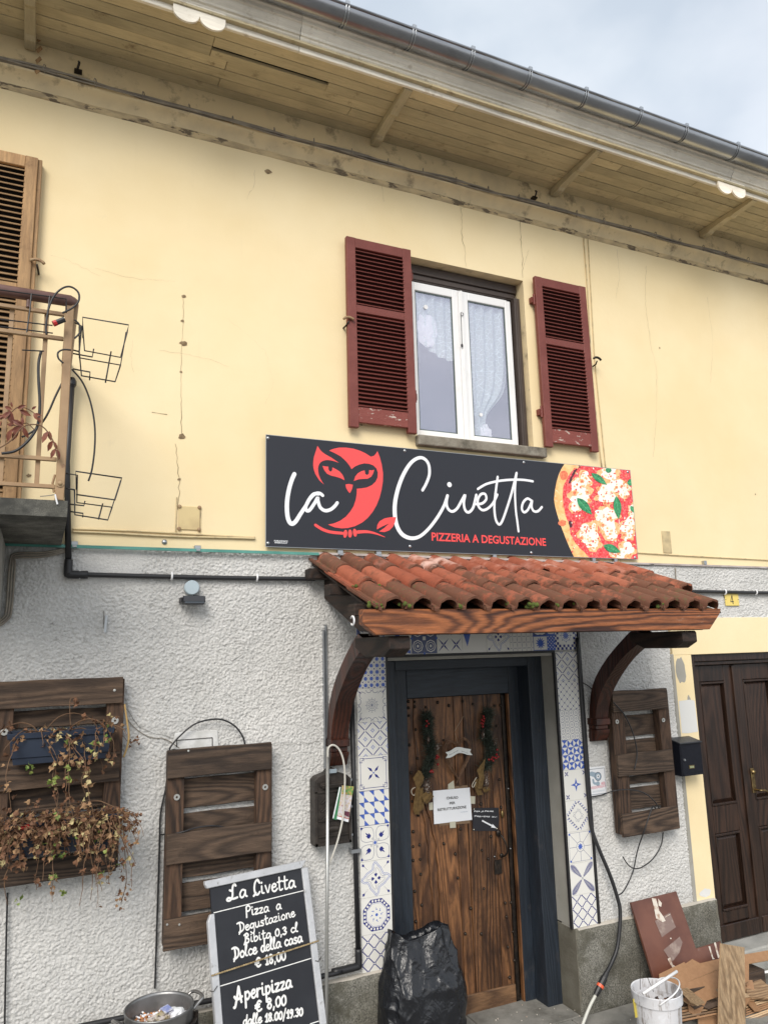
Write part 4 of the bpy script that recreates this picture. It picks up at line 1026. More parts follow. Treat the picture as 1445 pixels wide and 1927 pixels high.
aa,bb=W(516,1019,SY),W(542,1020,SY); P.text('PUBLIGRAFIC',(aa.x,aa.z),(bb.x,bb.z),.0085,1,.02); aa,bb=W(517,1022.4,SY),W(541,1023.4,SY); P.text('PINEROLO.IT',(aa.x,aa.z),(bb.x,bb.z),.0085,1,.02)
P.mb.build('sign_lettering',[M_srd,M_swh],sg)
# printed pizza
def pz(name,cols,sc=40,thr=(.4,.6),extra=None,feat=None):
    m,t,b=nodes(name); g=G(t); v=g.co('Object',(1,0,1))
    col=g.mix(g.ramp(g.noise(v,sc,4,.65),*thr),cols[0],cols[1])
    if feat=='cells': col=g.mix(g.ramp(g.vor(g.add(v,g.mix(.02,(0,0,0),g.n('ShaderNodeTexNoise').outputs['Color'])),52),.1,.55),cols[2],col)
    if extra: 
        for c_,s_,a,b2 in extra: col=g.mix(g.ramp(g.noise(v,s_,3,.5),a,b2),col,c_)
    g.set(b.inputs['Base Color'],col); b.inputs['Roughness'].default_value=.4; return m
M_cr=pz('print_crust',((.82,.42,.14),(.90,.62,.28)),14,(.35,.6),[((.78,.26,.10),17,.60,.72),((.95,.82,.55),30,.62,.7)])
M_sa=pz('print_sauce',((.70,.03,.04),(.82,.08,.09),(.90,.22,.20)),30,(.4,.6),[((.88,.30,.26),70,.60,.68),((.42,.02,.03),26,.64,.72)],'cells')
M_ch=pz('print_cheese',((.88,.84,.72),(.93,.92,.87)),16,(.4,.6),[((.90,.72,.40),24,.60,.70)])
M_cb=pz('print_toasted',((.86,.42,.16),(.88,.60,.32)),40); M_bl=pz('print_blister',((.72,.14,.07),(.80,.27,.12)),40)
M_ba=pz('print_basil',((.012,.16,.06),(.04,.34,.14)),36,(.4,.6)); M_bv=pz('print_basil_rib',((.16,.52,.24),(.16,.52,.24)))
M_char=mat('print_char',(.08,.02,.03),.4)
q=Print((0,SY,0),h0=.0008,dh=.000006)
arc=[(250,100),(205,180),(165,270),(135,370),(110,500),(95,640),(110,740),(140,860),(180,985),(225,1110),(275,1240),(330,1370),(395,1497)]
edge_t=s8(1240,185); 
def clampz(p): return (min(sx1-.0005,p[0]),min(sz1-.0005,max(sz0+.0005,p[1])))
Rt=[(sx1-.0005,sz0+.0005),(sx1-.0005,sz1-.0005)]
A0=[clampz(s8(*c)) for c in arc]; A0[0]=(A0[0][0],sz1-.0005); A0[-1]=(A0[-1][0],sz0+.0005)
q.poly([Vector(c) for c in A0+Rt],0)
random.seed(9)
arc2=[(440,100),(400,170),(345,240),(290,330),(245,430),(222,560),(235,700),(262,850),(300,960),(330,1060),(345,1160),(400,1270),(480,1370),(570,1450),(615,1510)]
A1=[clampz(s8(*c)) for c in arc2]; A1[0]=(A1[0][0],sz1-.0005); A1[-1]=(A1[-1][0],sz0+.0005)
A1c=[(c[0]+random.uniform(-.004,.004),c[1]) for c in [tuple(v) for v in cat([Vector(a) for a in A1],4)]]
A1c[0]=A1[0];A1c[-1]=A1[-1]
q.poly([Vector(c) for c in A1c+Rt],1)
def zb(cx,cy,rx,ry,m,n=16,j=.18,rot=0):
    pts=[]
    ph=random.random()*9
    for k in range(n):
        t=2*math.pi*k/n; r=1+j*(noise.noise((math.cos(t)*1.6+ph,math.sin(t)*1.6,ph))*2)
        x=rx*r*math.cos(t); y=ry*r*math.sin(t); c,s=math.cos(R(rot)),math.sin(R(rot))
        pts.append(clampz(s8(cx+x*c-y*s,cy+x*s+y*c)))
    q.poly([Vector(p_) for p_ in pts],m)
for c in ((400,240,22,70,30),(345,1010,26,55,0),(470,140,30,20,0),(350,340,22,60,25)): zb(c[0],c[1],c[2],c[3],7,12,.3,c[4])
zb(240,280,62,72,4,16,.1); zb(235,275,30,34,4); zb(225,1000,58,48,4); zb(130,650,18,30,3); zb(430,140,40,34,3)
# mozzarella pools: toasted rim under, white over
CH=[(565,330,95,110,20),(450,430,90,110,30),(500,600,190,165,10),(430,740,90,110,0),(940,240,160,110,0),(1040,450,200,110,10),(900,560,180,140,-20),(1150,520,90,110,0),(860,880,150,130,10),(960,860,110,90,0),(930,1060,120,170,-20),(960,1190,80,80,0),(640,1160,150,170,0),(680,1300,110,110,0),(560,1090,70,80,0),(1210,1050,100,130,0),(1200,1180,90,90,0),(1270,820,60,110,0),(1190,1400,120,110,0),(1080,1480,130,50,0),(1240,430,40,60,0),(1000,1450,60,50,0)]
for c in CH: zb(c[0],c[1],c[2]*1.06,c[3]*1.06,3,26,.30,c[4])
for c in CH: zb(c[0],c[1],c[2]*.86,c[3]*.86,2,26,.34,c[4])
for k in range(260):
    c=random.choice(CH); t=random.random()*6.28; rr=random.uniform(.75,1.15) if random.random()<.6 else random.uniform(.1,.7)
    x=c[0]+c[2]*rr*math.cos(t); y=c[1]+c[3]*rr*math.sin(t)
    if 330<x<1330 and 110<y<1500: zb(x,y,random.uniform(7,20),random.uniform(7,18),random.choice([3,3,3,4,1]),9,.2)
for k in range(170):
    x,y=random.uniform(350,1340),random.uniform(130,1500)
    zb(x,y,random.uniform(6,14),random.uniform(6,16),random.choice([3,2,4,1]),8,.2)
for c in ((515,365,34,30),(400,545,46,44),(600,535,34,32),(640,665,22,22),(755,480,26,34),(1035,455,24,22),(830,1030,30,30),(640,1050,26,24),(510,1225,34,30),(1150,1180,40,34),(1065,300,26,26),(860,700,34,28),(940,925,28,30)): zb(c[0],c[1],c[2],c[3],3,12,.15); zb(c[0],c[1],c[2]*.6,c[3]*.6,4,10,.15)
def basil(x0,y0,x1,y1,w_):
    a,b=Vector((x0,y0)),Vector((x1,y1)); d=b-a; n=Vector((-d.y,d.x)).normalized()
    L=[a+d*t+n*w_/2*math.sin(math.pi*t**.85) for t in np.linspace(0,1,10)]; Rr=[a+d*t-n*w_/2*math.sin(math.pi*t**.85) for t in np.linspace(0,1,10)]
    q.poly([Vector(clampz(s8(*c))) for c in L+Rr[::-1][1:-1]],5)
    q.stroke([clampz(s8(*c)) for c in (a+d*.03,a+d*.5+n*3,b)],w6*2.0,6,3,caps=False)
    for t in (.25,.4,.55,.7): 
        for s_ in (1,-1): q.line(clampz(s8(*(a+d*t))),clampz(s8(*(a+d*(t+.12)+n*s_*w_*.33))),w6*.9,6)
basil(440,620,665,870,130); basil(655,245,890,420,95); basil(1030,590,1070,940,120); basil(835,1335,1100,1440,120); basil(905,240,925,150,90); basil(1195,390,1300,380,100); basil(1245,740,1320,850,60)
q.line(s8(1070,940),s8(1075,1010),w6*4,2)
q.mb.build('pizza_picture',[M_cr,M_sa,M_ch,M_cb,M_bl,M_ba,M_bv,M_char],sg)
mb=MB()
for x,y in ((505,824),(762,848),(986,870),(1181,888),(505,1022),(772,1028),(1000,1040),(1195,1049)):
    v=W(x,y,SY-.004); mb.lathe([(.0001,.006),(.008,.005),(.011,0)],(v.x,SY-.0005,v.z),10,0,'y')
mb.build('sign_screw',M_steel,sg,smooth=True)
mb=MB()
for x in np.arange(sx0+.15,sx1,.6): mb.box(x-.02,x+.02,SY+.0065,.0,sz0+.03,sz1-.03)
mb.build('sign_batten',M_steel,sg)
# ------------------------------------------------------------------ canopy
can=thing('canopy',(.9,-.5,2.4),'small entrance canopy with curved terracotta tiles on a brown timber frame','canopy')
M_beam=wood('varnished_larch_beam',(.045,.012,.005),(.32,.108,.036),'x',24,9,.5,2.6,bump=.6,rnd=0,wear=(.52,.40,.30),wthr=(.78,.86))
M_dkw=wood('dark_stained_wood',(.010,.006,.004),(.032,.017,.011),'y',18,8,.7,2,bump=.7)
M_mah=wood('red_brown_arched_wood',(.016,.005,.003),(.065,.017,.008),'z',14,8,.42,2,bump=.5)
M_end=mat('grey_end_grain',(.13,.105,.085),.9,(.07,.05,.04),24,bump=.8,bsc=50)
def terracotta():
    m,t,b=nodes('terracotta'); g=G(t); v=g.co('Object'); o_,oi=rv(g,11); v=g.add(v,o_)
    cs=g.n('ShaderNodeSeparateColor'); g.set(cs.inputs[0],oi.outputs['Color'])
    col=g.mix(g.ramp(oi.outputs['Random'],0,1),(.31,.090,.050),(.42,.145,.085))
    col=g.mix(.6,col,g.ramp(g.noise(v,14,6),.3,.7,(.7,.7,.7),(1.2,1.2,1.2)),'MULTIPLY')
    pale=g.math('MULTIPLY',g.ramp(g.noise(v,7,5),.50,.66),cs.outputs[1]); col=g.mix(pale,col,(.66,.45,.38))
    sy=g.sep(g.co('Object'))[1]; endm=g.ramp(g.math('MULTIPLY',sy,-1),.33,.42); gn=g.math('ADD',g.math('ADD',g.noise(v,9,8,.72),g.math('MULTIPLY',endm,.16)),g.math('MULTIPLY_ADD',cs.outputs[0],.34,-.17))
    col=g.mix(g.math('MULTIPLY',g.ramp(gn,.50,.62),.86),col,(.12,.060,.038))
    gm=g.math('ADD',g.noise(v,31,6,.7),g.math('MULTIPLY_ADD',cs.outputs[0],.20,-.14)); col=g.mix(g.math('MULTIPLY',g.ramp(gm,.60,.68),.8),col,(.115,.10,.045))
    g.set(b.inputs['Base Color'],col); b.inputs['Roughness'].default_value=.85; b.inputs['Specular IOR Level'].default_value=.3
    g.set(b.inputs['Normal'],g.bump(g.noise(v,90,6,.7),.7,.004)); return m
M_tc=terracotta()
def rooftile(seed,pw):
    L=.405; th=.013; mb=MB(); rnd=random.Random(seed)
    prof=[(0,.014),(.05,.014),(.055,.004),(.10,.004),(.105,.012),(.13,.012),(.14,.000),(.22,-.002),(.30,.003)]
    n=10
    for k in range(n+1):
        t=math.pi*(1-k/n); prof.append((.66+.33*math.cos(t), .004+.055*math.sin(t)**.9))
    prof=[(a,b_) for a,b_ in prof]
    m=9
    for j in range(m+1):
        t=j/m   # 0 upper end, 1 lower end
        tap=.90+.10*t
        for i,(a,h) in enumerate(prof):
            chip=0
            if j==m: chip=(.006*rnd.uniform(-1,1) if rnd.random()<.7 else -.014*rnd.random())
            mb.v.append((a*pw*1.06,-(t*L+chip),h*tap+.0012*noise.noise((a*9,t*8,seed))))
    c=len(prof)
    for j in range(m):
        for i in range(c-1): a=j*c+i; mb.f.append((a,a+c,a+c+1,a+1)); mb.m.append(0)
    b0=len(mb.v)
    for i in range(len(mb.v)): v=mb.v[i]; mb.v.append((v[0]*.985+.001,v[1],v[2]-th))
    for j in range(m):
        for i in range(c-1): a=b0+j*c+i; mb.f.append((a,a+1,a+c+1,a+c)); mb.m.append(0)
    for i in range(c-1):
        a=m*c+i; mb.f.append((a,a+b0,a+b0+1,a+1)); mb.m.append(0); mb.f.append((i,i+1,i+1+b0,i+b0)); mb.m.append(0)
    for j in range(m):
        a=j*c; mb.f.append((a,a+b0,a+c+b0,a+c)); mb.m.append(0); a=j*c+c-1; mb.f.append((a,a+c,a+c+b0,a+b0)); mb.m.append(0)
    return mb
PWD=.1555
vars_=[rooftile(s_,PWD).build('roof_tile',M_tc,None,auto=35) for s_ in range(5)]
slope=math.atan2(2.885-2.515,1.0)
random.seed(21)
for r_,(ye,n_) in enumerate(((-.335,16),(-.665,16),(-1.0,15))):
    zed=2.515+(ye+1.0)*math.tan(slope)+.012
    for k in range(n_):
        src=random.choice(vars_); o=src.copy(); COL.objects.link(o)
        yl_=ye; L=.405
        o.location=(-.300+PWD*k+random.uniform(-.002,.002),yl_+L*math.cos(slope)+random.uniform(-.006,.006),zed+L*math.sin(slope)+random.uniform(0,.003))
        o.rotation_euler=(slope-R(1.6)+random.uniform(-.008,.008),random.uniform(-.02,.02),random.uniform(-.012,.012))
        if r_==0 and k==9: o.rotation_euler[2]+=.06; o.location.z+=.010
        o.parent=can; o.matrix_parent_inverse=Matrix.Translation(-can.location)
        wx=[.36,.58,.94][r_]+random.uniform(-.2,.2); 
        if r_==0 and k<4: wx+=.35
        if r_==0 and k>4: wx-=.15
        if r_==1 and k<4: wx-=.4
        o.color=(min(1,max(0,wx)),(1.0 if (r_==0 and k in(4,5,10)) else .25 if r_==0 else .0),0,1)
for v in vars_: bpy.data.objects.remove(v)
mb=MB()   # moss tufts
rn=random.Random(4)
for k in range(26):
    col_=rn.choice([6,7,8,5,0,1,3,12,14,10]) if k<18 else 6
    x=-.300+PWD*(col_+rn.uniform(.02,.22)); y=-1.0+rn.choice([0,0,.335])+rn.uniform(.0,.03); z=2.515+(y+1)*math.tan(slope)+.030
    for q_ in range(4): mb.ball((x+rn.uniform(-.02,.02),y+rn.uniform(-.01,.03),z+rn.uniform(-.004,.012)),rn.uniform(.006,.014),6)
o=mb.build('moss',mat('moss',(.10,.13,.02),1,(.05,.07,.015),40,bump=1,bsc=90),can,smooth=True); o['kind']='stuff'
# battens / purlin ends, boards
for y in (-.08,-.42,-.78):
    z=2.485+(y+1)*math.tan(slope)-.012
    mb=MB(); mb.box(-.335,2.10,y-.045,y+.045,z-.045,z+.018); mb.build('purlin',M_dkw,can,bevel=.004)
mb=MB(); zz=lambda y:2.485+(y+1)*math.tan(slope)
mb.prism([(-.28,0,zz(0)+.012),(-.28,-.98,zz(-.98)+.012),(-.28,-.98,zz(-.98)+.024),(-.28,0,zz(0)+.024)],(2.36,0,0)); mb.build('roof_boarding',M_dkw,can)
# front beam with chamfered ends
yb=-.985
a0=W(683,1160,yb).x; a1=W(1345,1150,yb).x; zt_,zb_=2.534,2.407
mb=MB(); mb.prism([(a0,yb,zt_),(a1+.055,yb,zt_),(a1+.040,yb,zt_-.030),(a1-.06,yb,zb_),(a0+.07,yb,zb_),(a0,yb,zb_+.055)],(0,.055,0)); mb.build('front_beam',M_beam,can,bevel=.003)
mb=MB(); mb.box(a0+.06,a1-.06,yb+.056,yb+.075,2.405,2.50); mb.build('inner_fascia',M_dkw,can)
for xc in (-.145,1.825):
    xa,xb=xc-.055,xc+.055
    mb=MB(); mb.prism([(xa,0,2.79),(xa,0,2.66),(xa,-.55,2.44),(xa,-.93,2.405),(xa,-.93,zz(-.93)-.03),(xa,-.02,zz(-.02)-.03)],(.11,0,0)); mb.build('rafter',M_dkw,can,bevel=.003)
    mb=MB(); mb.prism([(xa-.004,-.50,2.402),(xa-.004,-.945,2.402),(xa-.004,-.955,2.39),(xa-.004,-.955,2.335),(xa-.004,-.88,2.298),(xa-.004,-.62,2.300),(xa-.004,-.50,2.35)],(.118,0,0)); o=mb.build('cantilever_block',[M_dkw],can,bevel=.004)
    up=cat([(0,-.030,1.82),(0,-.045,1.92),(0,-.078,2.03),(0,-.150,2.135),(0,-.285,2.26),(0,-.47,2.39),(0,-.54,2.425)],5)
    dn=cat([(0,-.095,1.82),(0,-.118,1.91),(0,-.172,2.01),(0,-.280,2.13),(0,-.425,2.25),(0,-.60,2.345),(0,-.67,2.375)],5); mb=MB()
    h0=len(up)
    for xx in (xc-.055,xc+.055):
        for lst in (up,dn): mb.v+=[(xx,q_.y,q_.z) for q_ in lst]
    for i in range(h0-1):
        a=lambda s_,l,i_:(s_*2+l)*h0+i_
        mb.f+=[(a(0,0,i),a(0,0,i+1),a(0,1,i+1),a(0,1,i)),(a(1,0,i),a(1,1,i),a(1,1,i+1),a(1,0,i+1)),(a(0,0,i),a(1,0,i),a(1,0,i+1),a(0,0,i+1)),(a(0,1,i),a(0,1,i+1),a(1,1,i+1),a(1,1,i))]; mb.m+=[0]*4
    mb.f+=[(a(0,0,0),a(0,1,0),a(1,1,0),a(1,0,0))]; mb.m+=[0]
    bmx=mb.build('arched_brace',M_mah,can,auto=35)
    mb=MB(); mb.box(xc-.060,xc+.060,-.112,-.004,1.778,1.822); mb.box(xc-.052,xc+.052,-.092,-.004,1.748,1.777); mb.prism([(xc-.056,-.004,1.747),(xc-.056,-.105,1.747),(xc-.056,-.100,1.725),(xc-.056,-.068,1.668),(xc-.056,-.004,1.660)],(.112,0,0)); mb.build('brace_foot',M_mah,can,bevel=.004)
mb=MB(); v=W(674,1168,-.93); mb.tube([(v.x-.03,-.93+.022*math.cos(t),v.z+.022*math.sin(t)) for t in np.linspace(.6,5.6,12)],.005,6); mb.build('screw_hook',M_white,can,smooth=True)
# ------------------------------------------------------------------ conduits, cables and pipes on the wall
def cable(name,pts,r,mt,lab,cat_,n=8,smooth=6,parent=None):
    P=[Vector(p) for p in pts]; 
    if smooth: P=cat(P,smooth)
    mb=MB(); mb.tube(P,r,n); o=mb.build(name,mt,parent,smooth=True)
    if parent is None: tag(o,lab,cat_)
    return o
def wl(L,Y): return [W(x,y,Y if not isinstance(Y,(list,tuple)) else Y[i]) for i,(x,y) in enumerate(L)]
con=thing('conduit',(-1.6,-.05,2.8),'thick black conduit dropping from the balcony and running along the stucco to the canopy','conduit')
zc=W(350,1085,-.03).z
a=W(136,720,-.05); b_=W(129,1072,-.04); 
mb=MB(); mb.tube([(a.x,-.045,a.z),(a.x-.004,-.045,3.4),(b_.x,-.04,zc+.06)],.0165,10); mb.tube(cat([(b_.x,-.04,zc+.08),(b_.x,-.04,zc+.01),(b_.x+.01,-.04,zc),(b_.x+.10,-.04,zc)],4),.022,10); mb.build('pipe',M_cable,con,smooth=True)
mb=MB(); mb.tube([(x,-.034+.003*math.sin(x*5),zc+.004*math.sin(x*2.1)) for x in np.arange(b_.x+.05,-.26,.05)],.0135,8); mb.build('pipe',M_cable,con,smooth=True)
def clip(x,z,parent,y=-.034,r=.018): 
    mb=MB(); mb.tube([(x+.004*math.cos(0),y-r*math.sin(t),z+r*math.cos(t)*1.1) for t in np.linspace(-.1,3.3,9)],.006,6); return mb.build('clip',M_white,parent,smooth=True)
for px in (149,322,482): clip(W(px,1084,-.03).x,zc,con)
mb=MB(); mb.ball((a.x,-.045,a.z),.026,8,0,(1,1,1.4)); mb.build('connector',M_cable,con)
con2=thing('conduit',(3.0,-.04,2.8),'black corrugated conduit on the stucco right of the canopy above the house number','conduit')
zr=W(1360,1114,-.03).z
mb=MB(); mb.tube([(x,-.034,zr+.003*math.sin(x*3)) for x in np.arange(2.62,6.5,.05)],.0135,8); mb.build('pipe',M_cable,con2,smooth=True)
for px in (1361,1419): clip(W(px,1115,-.03).x,zr,con2)
for i,(L,r) in enumerate((([(1098,448),(1106,560),(1112,680),(1122,790),(1132,880)],.0048),([(1106,450),(1112,560),(1119,680),(1130,790),(1139,880)],.0042))):
    cable('wall_cable',wl(L,-.008),r,M_caby,'painted cable dropping from the eaves past the right oxblood shutter, '+('left' if i==0 else 'right')+' one of the pair','cable')
cable('wall_cable',[(x,-.010,W(300,1008,0).z+.003*math.sin(x*7)) for x in np.arange(-1.66,-.62,.06)],.006,M_caby,'painted double cable under the balcony baskets running to the dark sign','cable')
cable('wall_cable',[(x,-.008,W(300,1003,0).z+.004*math.sin(x*4+1)) for x in np.arange(-1.66,-.62,.06)],.005,M_caby,'upper painted cable between the balcony and the patched junction plate','cable')
cable('wall_cable',wl([(1199,1040),(1260,1044),(1330,1048),(1445,1054),(1600,1063)],-.008),.004,M_caby,'thin painted cable right of the pizza end of the sign','cable')
gl=thing('glass_ledge',(-1.0,-.04,2.93),'thin green glass strip along the joint between yellow render and stucco','glass strip')
gz=2.931; mb=MB(); mb.box(-2.15,W(598,1048,-.02).x,-.045,-.030,gz-.009,gz+.008); mb.build('strip',M_teal,gl)
mb=MB()
for px in (140,372,640,712): x=W(px,1035,-.02).x; mb.box(x-.018,x+.018,-.030,-.001,gz+.001,gz+.030); mb.box(x-.012,x+.012,-.050,-.046,gz-.006,gz+.006)
mb.build('clip',M_steel,gl,bevel=.002)
ml=thing('metal_rail',(2,-.03,2.93),'thin whitish metal rail on the joint line behind the canopy','rail')
mb=MB(); x0_=W(585,1044,-.02).x; mb.box(x0_,6.5,-.026,-.008,gz-.002,gz+.012); mb.build('rail',mat('dusty_pink_rail',(.47,.42,.40),.6,(.35,.30,.28),10),ml)
mb=MB()
for px in (930,1116,1157,1325): x=W(px,1055,-.02).x; mb.box(x-.014,x+.014,-.028,-.002,gz+.013,gz+.045)
mb.build('clip',M_steel,ml)
random.seed(5)
cable('loose_wire',wl([(715,1050),(735,1054),(750,1062),(785,1070)],-.05),.003,M_cable,'thin dark loose wire behind the top of the canopy tiles','wire')
cable('loose_wire',wl([(1100,1062),(1140,1058),(1180,1066),(1230,1062)],-.03),.002,M_cable,'thin loose wire on the stucco right of the sign corner','wire')
cable('vertical_cable',wl([(1270,1068),(1272,1110)],-.02),.004,M_cabg,'short dark vertical cable above the conduit right of the canopy','cable')
# pipe beside left tile strip
pip=thing('black_pipe',(-.03,-.05,.6),'black pipe down the left side of the tile border with an elbow at the plinth','pipe')
mb=MB(); xp=-.035; zp=W(650,1825,-.06).z; mb.tube([(xp-.004,-.035,2.25),(xp,-.035,1.4),(xp+.004,-.045,zp+.05)],.0155,10); mb.tube(cat([(xp+.004,-.045,zp+.09),(xp+.004,-.047,zp+.01),(xp-.01,-.05,zp),(xp-.16,-.06,zp)],4),.021,10); mb.build('pipe',M_cable,pip,smooth=True)
mb=MB(); mb.tube([(x,-.068,zp+.006*math.sin(x*3)) for x in np.arange(-3.2,xp-.1,.06)],.0145,8); mb.build('pipe',M_cable,pip,smooth=True)
mb=MB(); mb.box(xp-.03,xp+.03,-.055,-.01,1.165,1.185); mb.build('clip',M_steel,pip)
# cable and hose right of the right tile strip
L=[(1086,1200),(1096,1350),(1104,1470),(1108,1515),(1112,1556),(1125,1594),(1146,1644),(1159,1682),(1166,1712),(1165,1750),(1160,1786),(1150,1812),(1141,1830)]
Y=[-.035]*4+[-.04,-.06,-.08,-.09,-.10,-.11,-.12,-.13,-.14]
hs=thing('garden_hose',(1.9,-.1,.3),'black hose hanging right of the tile border with a quick connector','hose')
mb=MB(); mb.tube(cat(wl(L,Y),6),.0125,10); mb.build('hose',M_cable,hs,smooth=True)
a,b_,c_=W(1141,1830,-.14),W(1130,1853,-.15),W(1120,1873,-.155)
mb=MB(); mb.tube([a,a.lerp(b_,.4),a.lerp(b_,.42),b_],[.015,.018,.022,.022],10); mb.tube([b_.lerp(c_,.25),b_.lerp(c_,.6),c_],[.020,.019,.015],10); mb.build('connector',M_cable,hs,smooth=False)
mb=MB(); mb.tube([b_,b_.lerp(c_,.25)],.0235,10); mb.build('ring',mat('orange_plastic',(.75,.12,.05),.4),hs)
mb=MB(); mb.tube(cat([c_,W(1110,1892,-.16),W(1101,1914,-.17),W(1094,1935,-.19),(1.35,-.25,-.02),(1.2,-.45,-.02)],6),.010,10); mb.build('hose_end',mat('clear_white_hose',(.55,.55,.50),.4),hs,smooth=True)
# thin irrigation tubes
cable('thin_tube',wl([(1108,1500),(1131,1496),(1156,1488),(1184,1486),(1211,1492),(1230,1507),(1240,1522)],[-.03,-.05,-.14,-.14,-.14,-.14,-.12]),.0042,M_cable,'thin black tube arching across the right pallet below the camera notice','irrigation tube')
cable('thin_tube',wl([(1247,1566),(1243,1591),(1227,1617),(1202,1634),(1184,1630),(1171,1612)],-.06),.0042,M_cable,'hook shaped thin black tube below the right pallet','irrigation tube')
cable('thin_tube',wl([(1160,1686),(1174,1675),(1190,1641),(1199,1600),(1212,1562),(1227,1519),(1233,1523)],[-.09,-.07,-.06,-.08,-.14,-.14,-.1]),.0042,M_cable,'thin black tube rising from the hose to the right pallet','irrigation tube')
cable('thin_tube',wl([(1154,1322),(1174,1345),(1190,1379),(1198,1417),(1193,1448)],-.14),.0042,M_cable,'short thin black tube hanging over the upper boards of the right pallet','irrigation tube')
cable('thin_tube',wl([(1095,1284),(1107,1291),(1116,1300)],-.05),.0042,M_cable,'short black cable between the tile border and the right canopy brace','cable')
cable('thin_tube',wl([(776-456,1412),(322,1405),(338,1386),(366,1363),(397,1354),(421,1355),(443,1367),(457,1386),(461,1400)],-.05),.0048,M_cable,'black tube arching over the top of the middle pallet','irrigation tube')
cable('thin_tube',wl([(317,1420),(313,1479),(303,1528),(301,1568),(300,1609),(297,1702),(294,1795),(292,1860)],-.03),.0048,M_cable,'black tube running down the left side of the middle pallet','irrigation tube')
cable('thin_tube',wl([(301,1571),(338,1567),(369,1558),(400,1554),(430,1558)],[-.03,-.11,-.11,-.11,-.10]),.0042,M_cable,'thin black tube across the boards of the middle pallet','irrigation tube')
cable('thin_wire',wl([(233,1325),(241,1354),(262,1376),(286,1388),(312,1391),(338,1408)],-.02),.0022,M_cabg,'thin wire on the stucco between the left and middle pallets','wire')
cable('thin_tube',wl([(15,1680),(13,1750),(11,1850),(9,1960)],-.03),.0045,M_cable,'thin black tube on the stucco below the left pallet','irrigation tube')
for k,(dx) in enumerate((0,.012,.024)):
    cable('corbel_cable',[(-1.66,-.03,2.925-dx*.6),(-1.80,-.03,2.895-dx),(-1.93,-.03,2.885-dx),(-1.955+dx,-.03,2.83),(-1.957+dx,-.03,2.60),(-1.975+dx,-.03,2.545-dx*.4),(-2.03,-.03,2.515-dx),(-2.2,-.03,2.50-dx)],.0055,M_cabg,'grey cable bending round the stone corbel under the balcony, '+('inner','middle','outer')[k]+' of three','cable')
# slim metal channel, rod and looped hose left of the brace
ch=W(611,1185,-.02); c2=W(610,1578,-.02)
mb=MB(); mb.box(ch.x-.012,ch.x-.004,-.030,-.004,c2.z,ch.z); mb.box(ch.x+.004,ch.x+.012,-.030,-.004,c2.z,ch.z+.03); mb.box(ch.x-.012,ch.x+.012,-.010,-.004,c2.z,ch.z); tag(mb.build('metal_channel',M_steel,None,bevel=.001),'slim vertical metal channel fixed left of the left canopy brace','metal channel')
a,b_=W(617,1405,-.12),W(614,1990,-.30); mb=MB(); mb.tube([a,b_],.010,10); tag(mb.build('metal_pole',mat('pale_metal_pole',(.48,.48,.46),.35,metal=.7),None,smooth=True),'pale metal pole leaning beside the chalkboard','pole')
cable('looped_hose',wl([(617,1425),(618,1408),(627,1402),(638,1410),(646,1430),(649,1460),(648,1500),(645,1540),(636,1580),(626,1610),(617,1632),(614,1650)],-.17),.0058,mat('cream_hose',(.52,.50,.45),.5),'cream coloured thin hose looping in front of the old letterbox','hose')
# ------------------------------------------------------------------ pallets
M_pl=wood('weathered_pallet_board',(.026,.016,.011),(.100,.065,.043),'x',22,8,.8,2.2,bump=.8,dirt=(.03,.018,.012))
M_pz=wood('weathered_pallet_post',(.024,.013,.008),(.100,.055,.032),'z',20,8,.8,2.6,bump=.8)
M_scr=mat('zinc_screw',(.55,.55,.52),.4,metal=.8)
def board(name,x0,x1,y0,y1,z0,z1,mt,parent,j=.003,n=14,tilt=0):
    mb=MB(); s=random.random()*50
    for i in range(n+1):
        x=x0+(x1-x0)*i/n
        zb_=z0+j*1.4*noise.noise((x*5,s,0)); zt_=z1+j*1.4*noise.noise((x*5,s,9)); yy=j*.5*noise.noise((x*4,s,4)); dz=tilt*(x-x0)
        e=.0035
        mb.v+=[(x,y1,zb_+dz),(x,y0+e+yy,zb_+dz),(x,y0+yy,zb_+e+dz),(x,y0+yy,zt_-e+dz),(x,y0+e+yy,zt_+dz),(x,y1,zt_+dz)]
    for i in range(n):
        a=i*6;c=a+6
        for k in range(5): mb.f.append((a+k,c+k,c+k+1,a+k+1)); mb.m.append(0)
    mb.f+=[(0,1,2,3,4,5),tuple(n*6+k for k in (5,4,3,2,1,0))]; mb.m+=[0,0]
    return mb.build(name,mt,parent,auto=25)
def bolt(x,z,y,parent,r=.016):
    mb=MB(); mb.lathe([(.006,.001),(.006,.006),(r,.006),(r,.0)],(x,y,z),14,0,'y'); mb.build('washer',M_scr,parent)
def pallet(X0,X1,Zt,Zb,front,backb,vx,label,yf=-.125,tilt=0,vy=(-.103,-.045)):
    t=thing('pallet',((X0+X1)/2,-.07,Zb),label,'pallet','upright pallets fixed to the stucco')
    for a,c in front: board('front_board',X0+random.uniform(-.004,.004),X1+random.uniform(-.004,.004),yf,yf+.021,c,a,M_pl,t,tilt=tilt*.0)
    for a,c in vx:
        mb=MB(); mb.box(a,c,vy[0],vy[1],Zb+.012,Zt-.012); mb.build('post',M_pz,t,bevel=.003)
    for a,c in backb: board('back_board',X0+.03,X1-.03,vy[1]+.001,-.030,c,a,M_pl,t)
    return t
def Z_(x,y,Y=-.125): return W(x,y,Y).z
def X_(x,y,Y=-.125): return W(x,y,Y).x
random.seed(31)
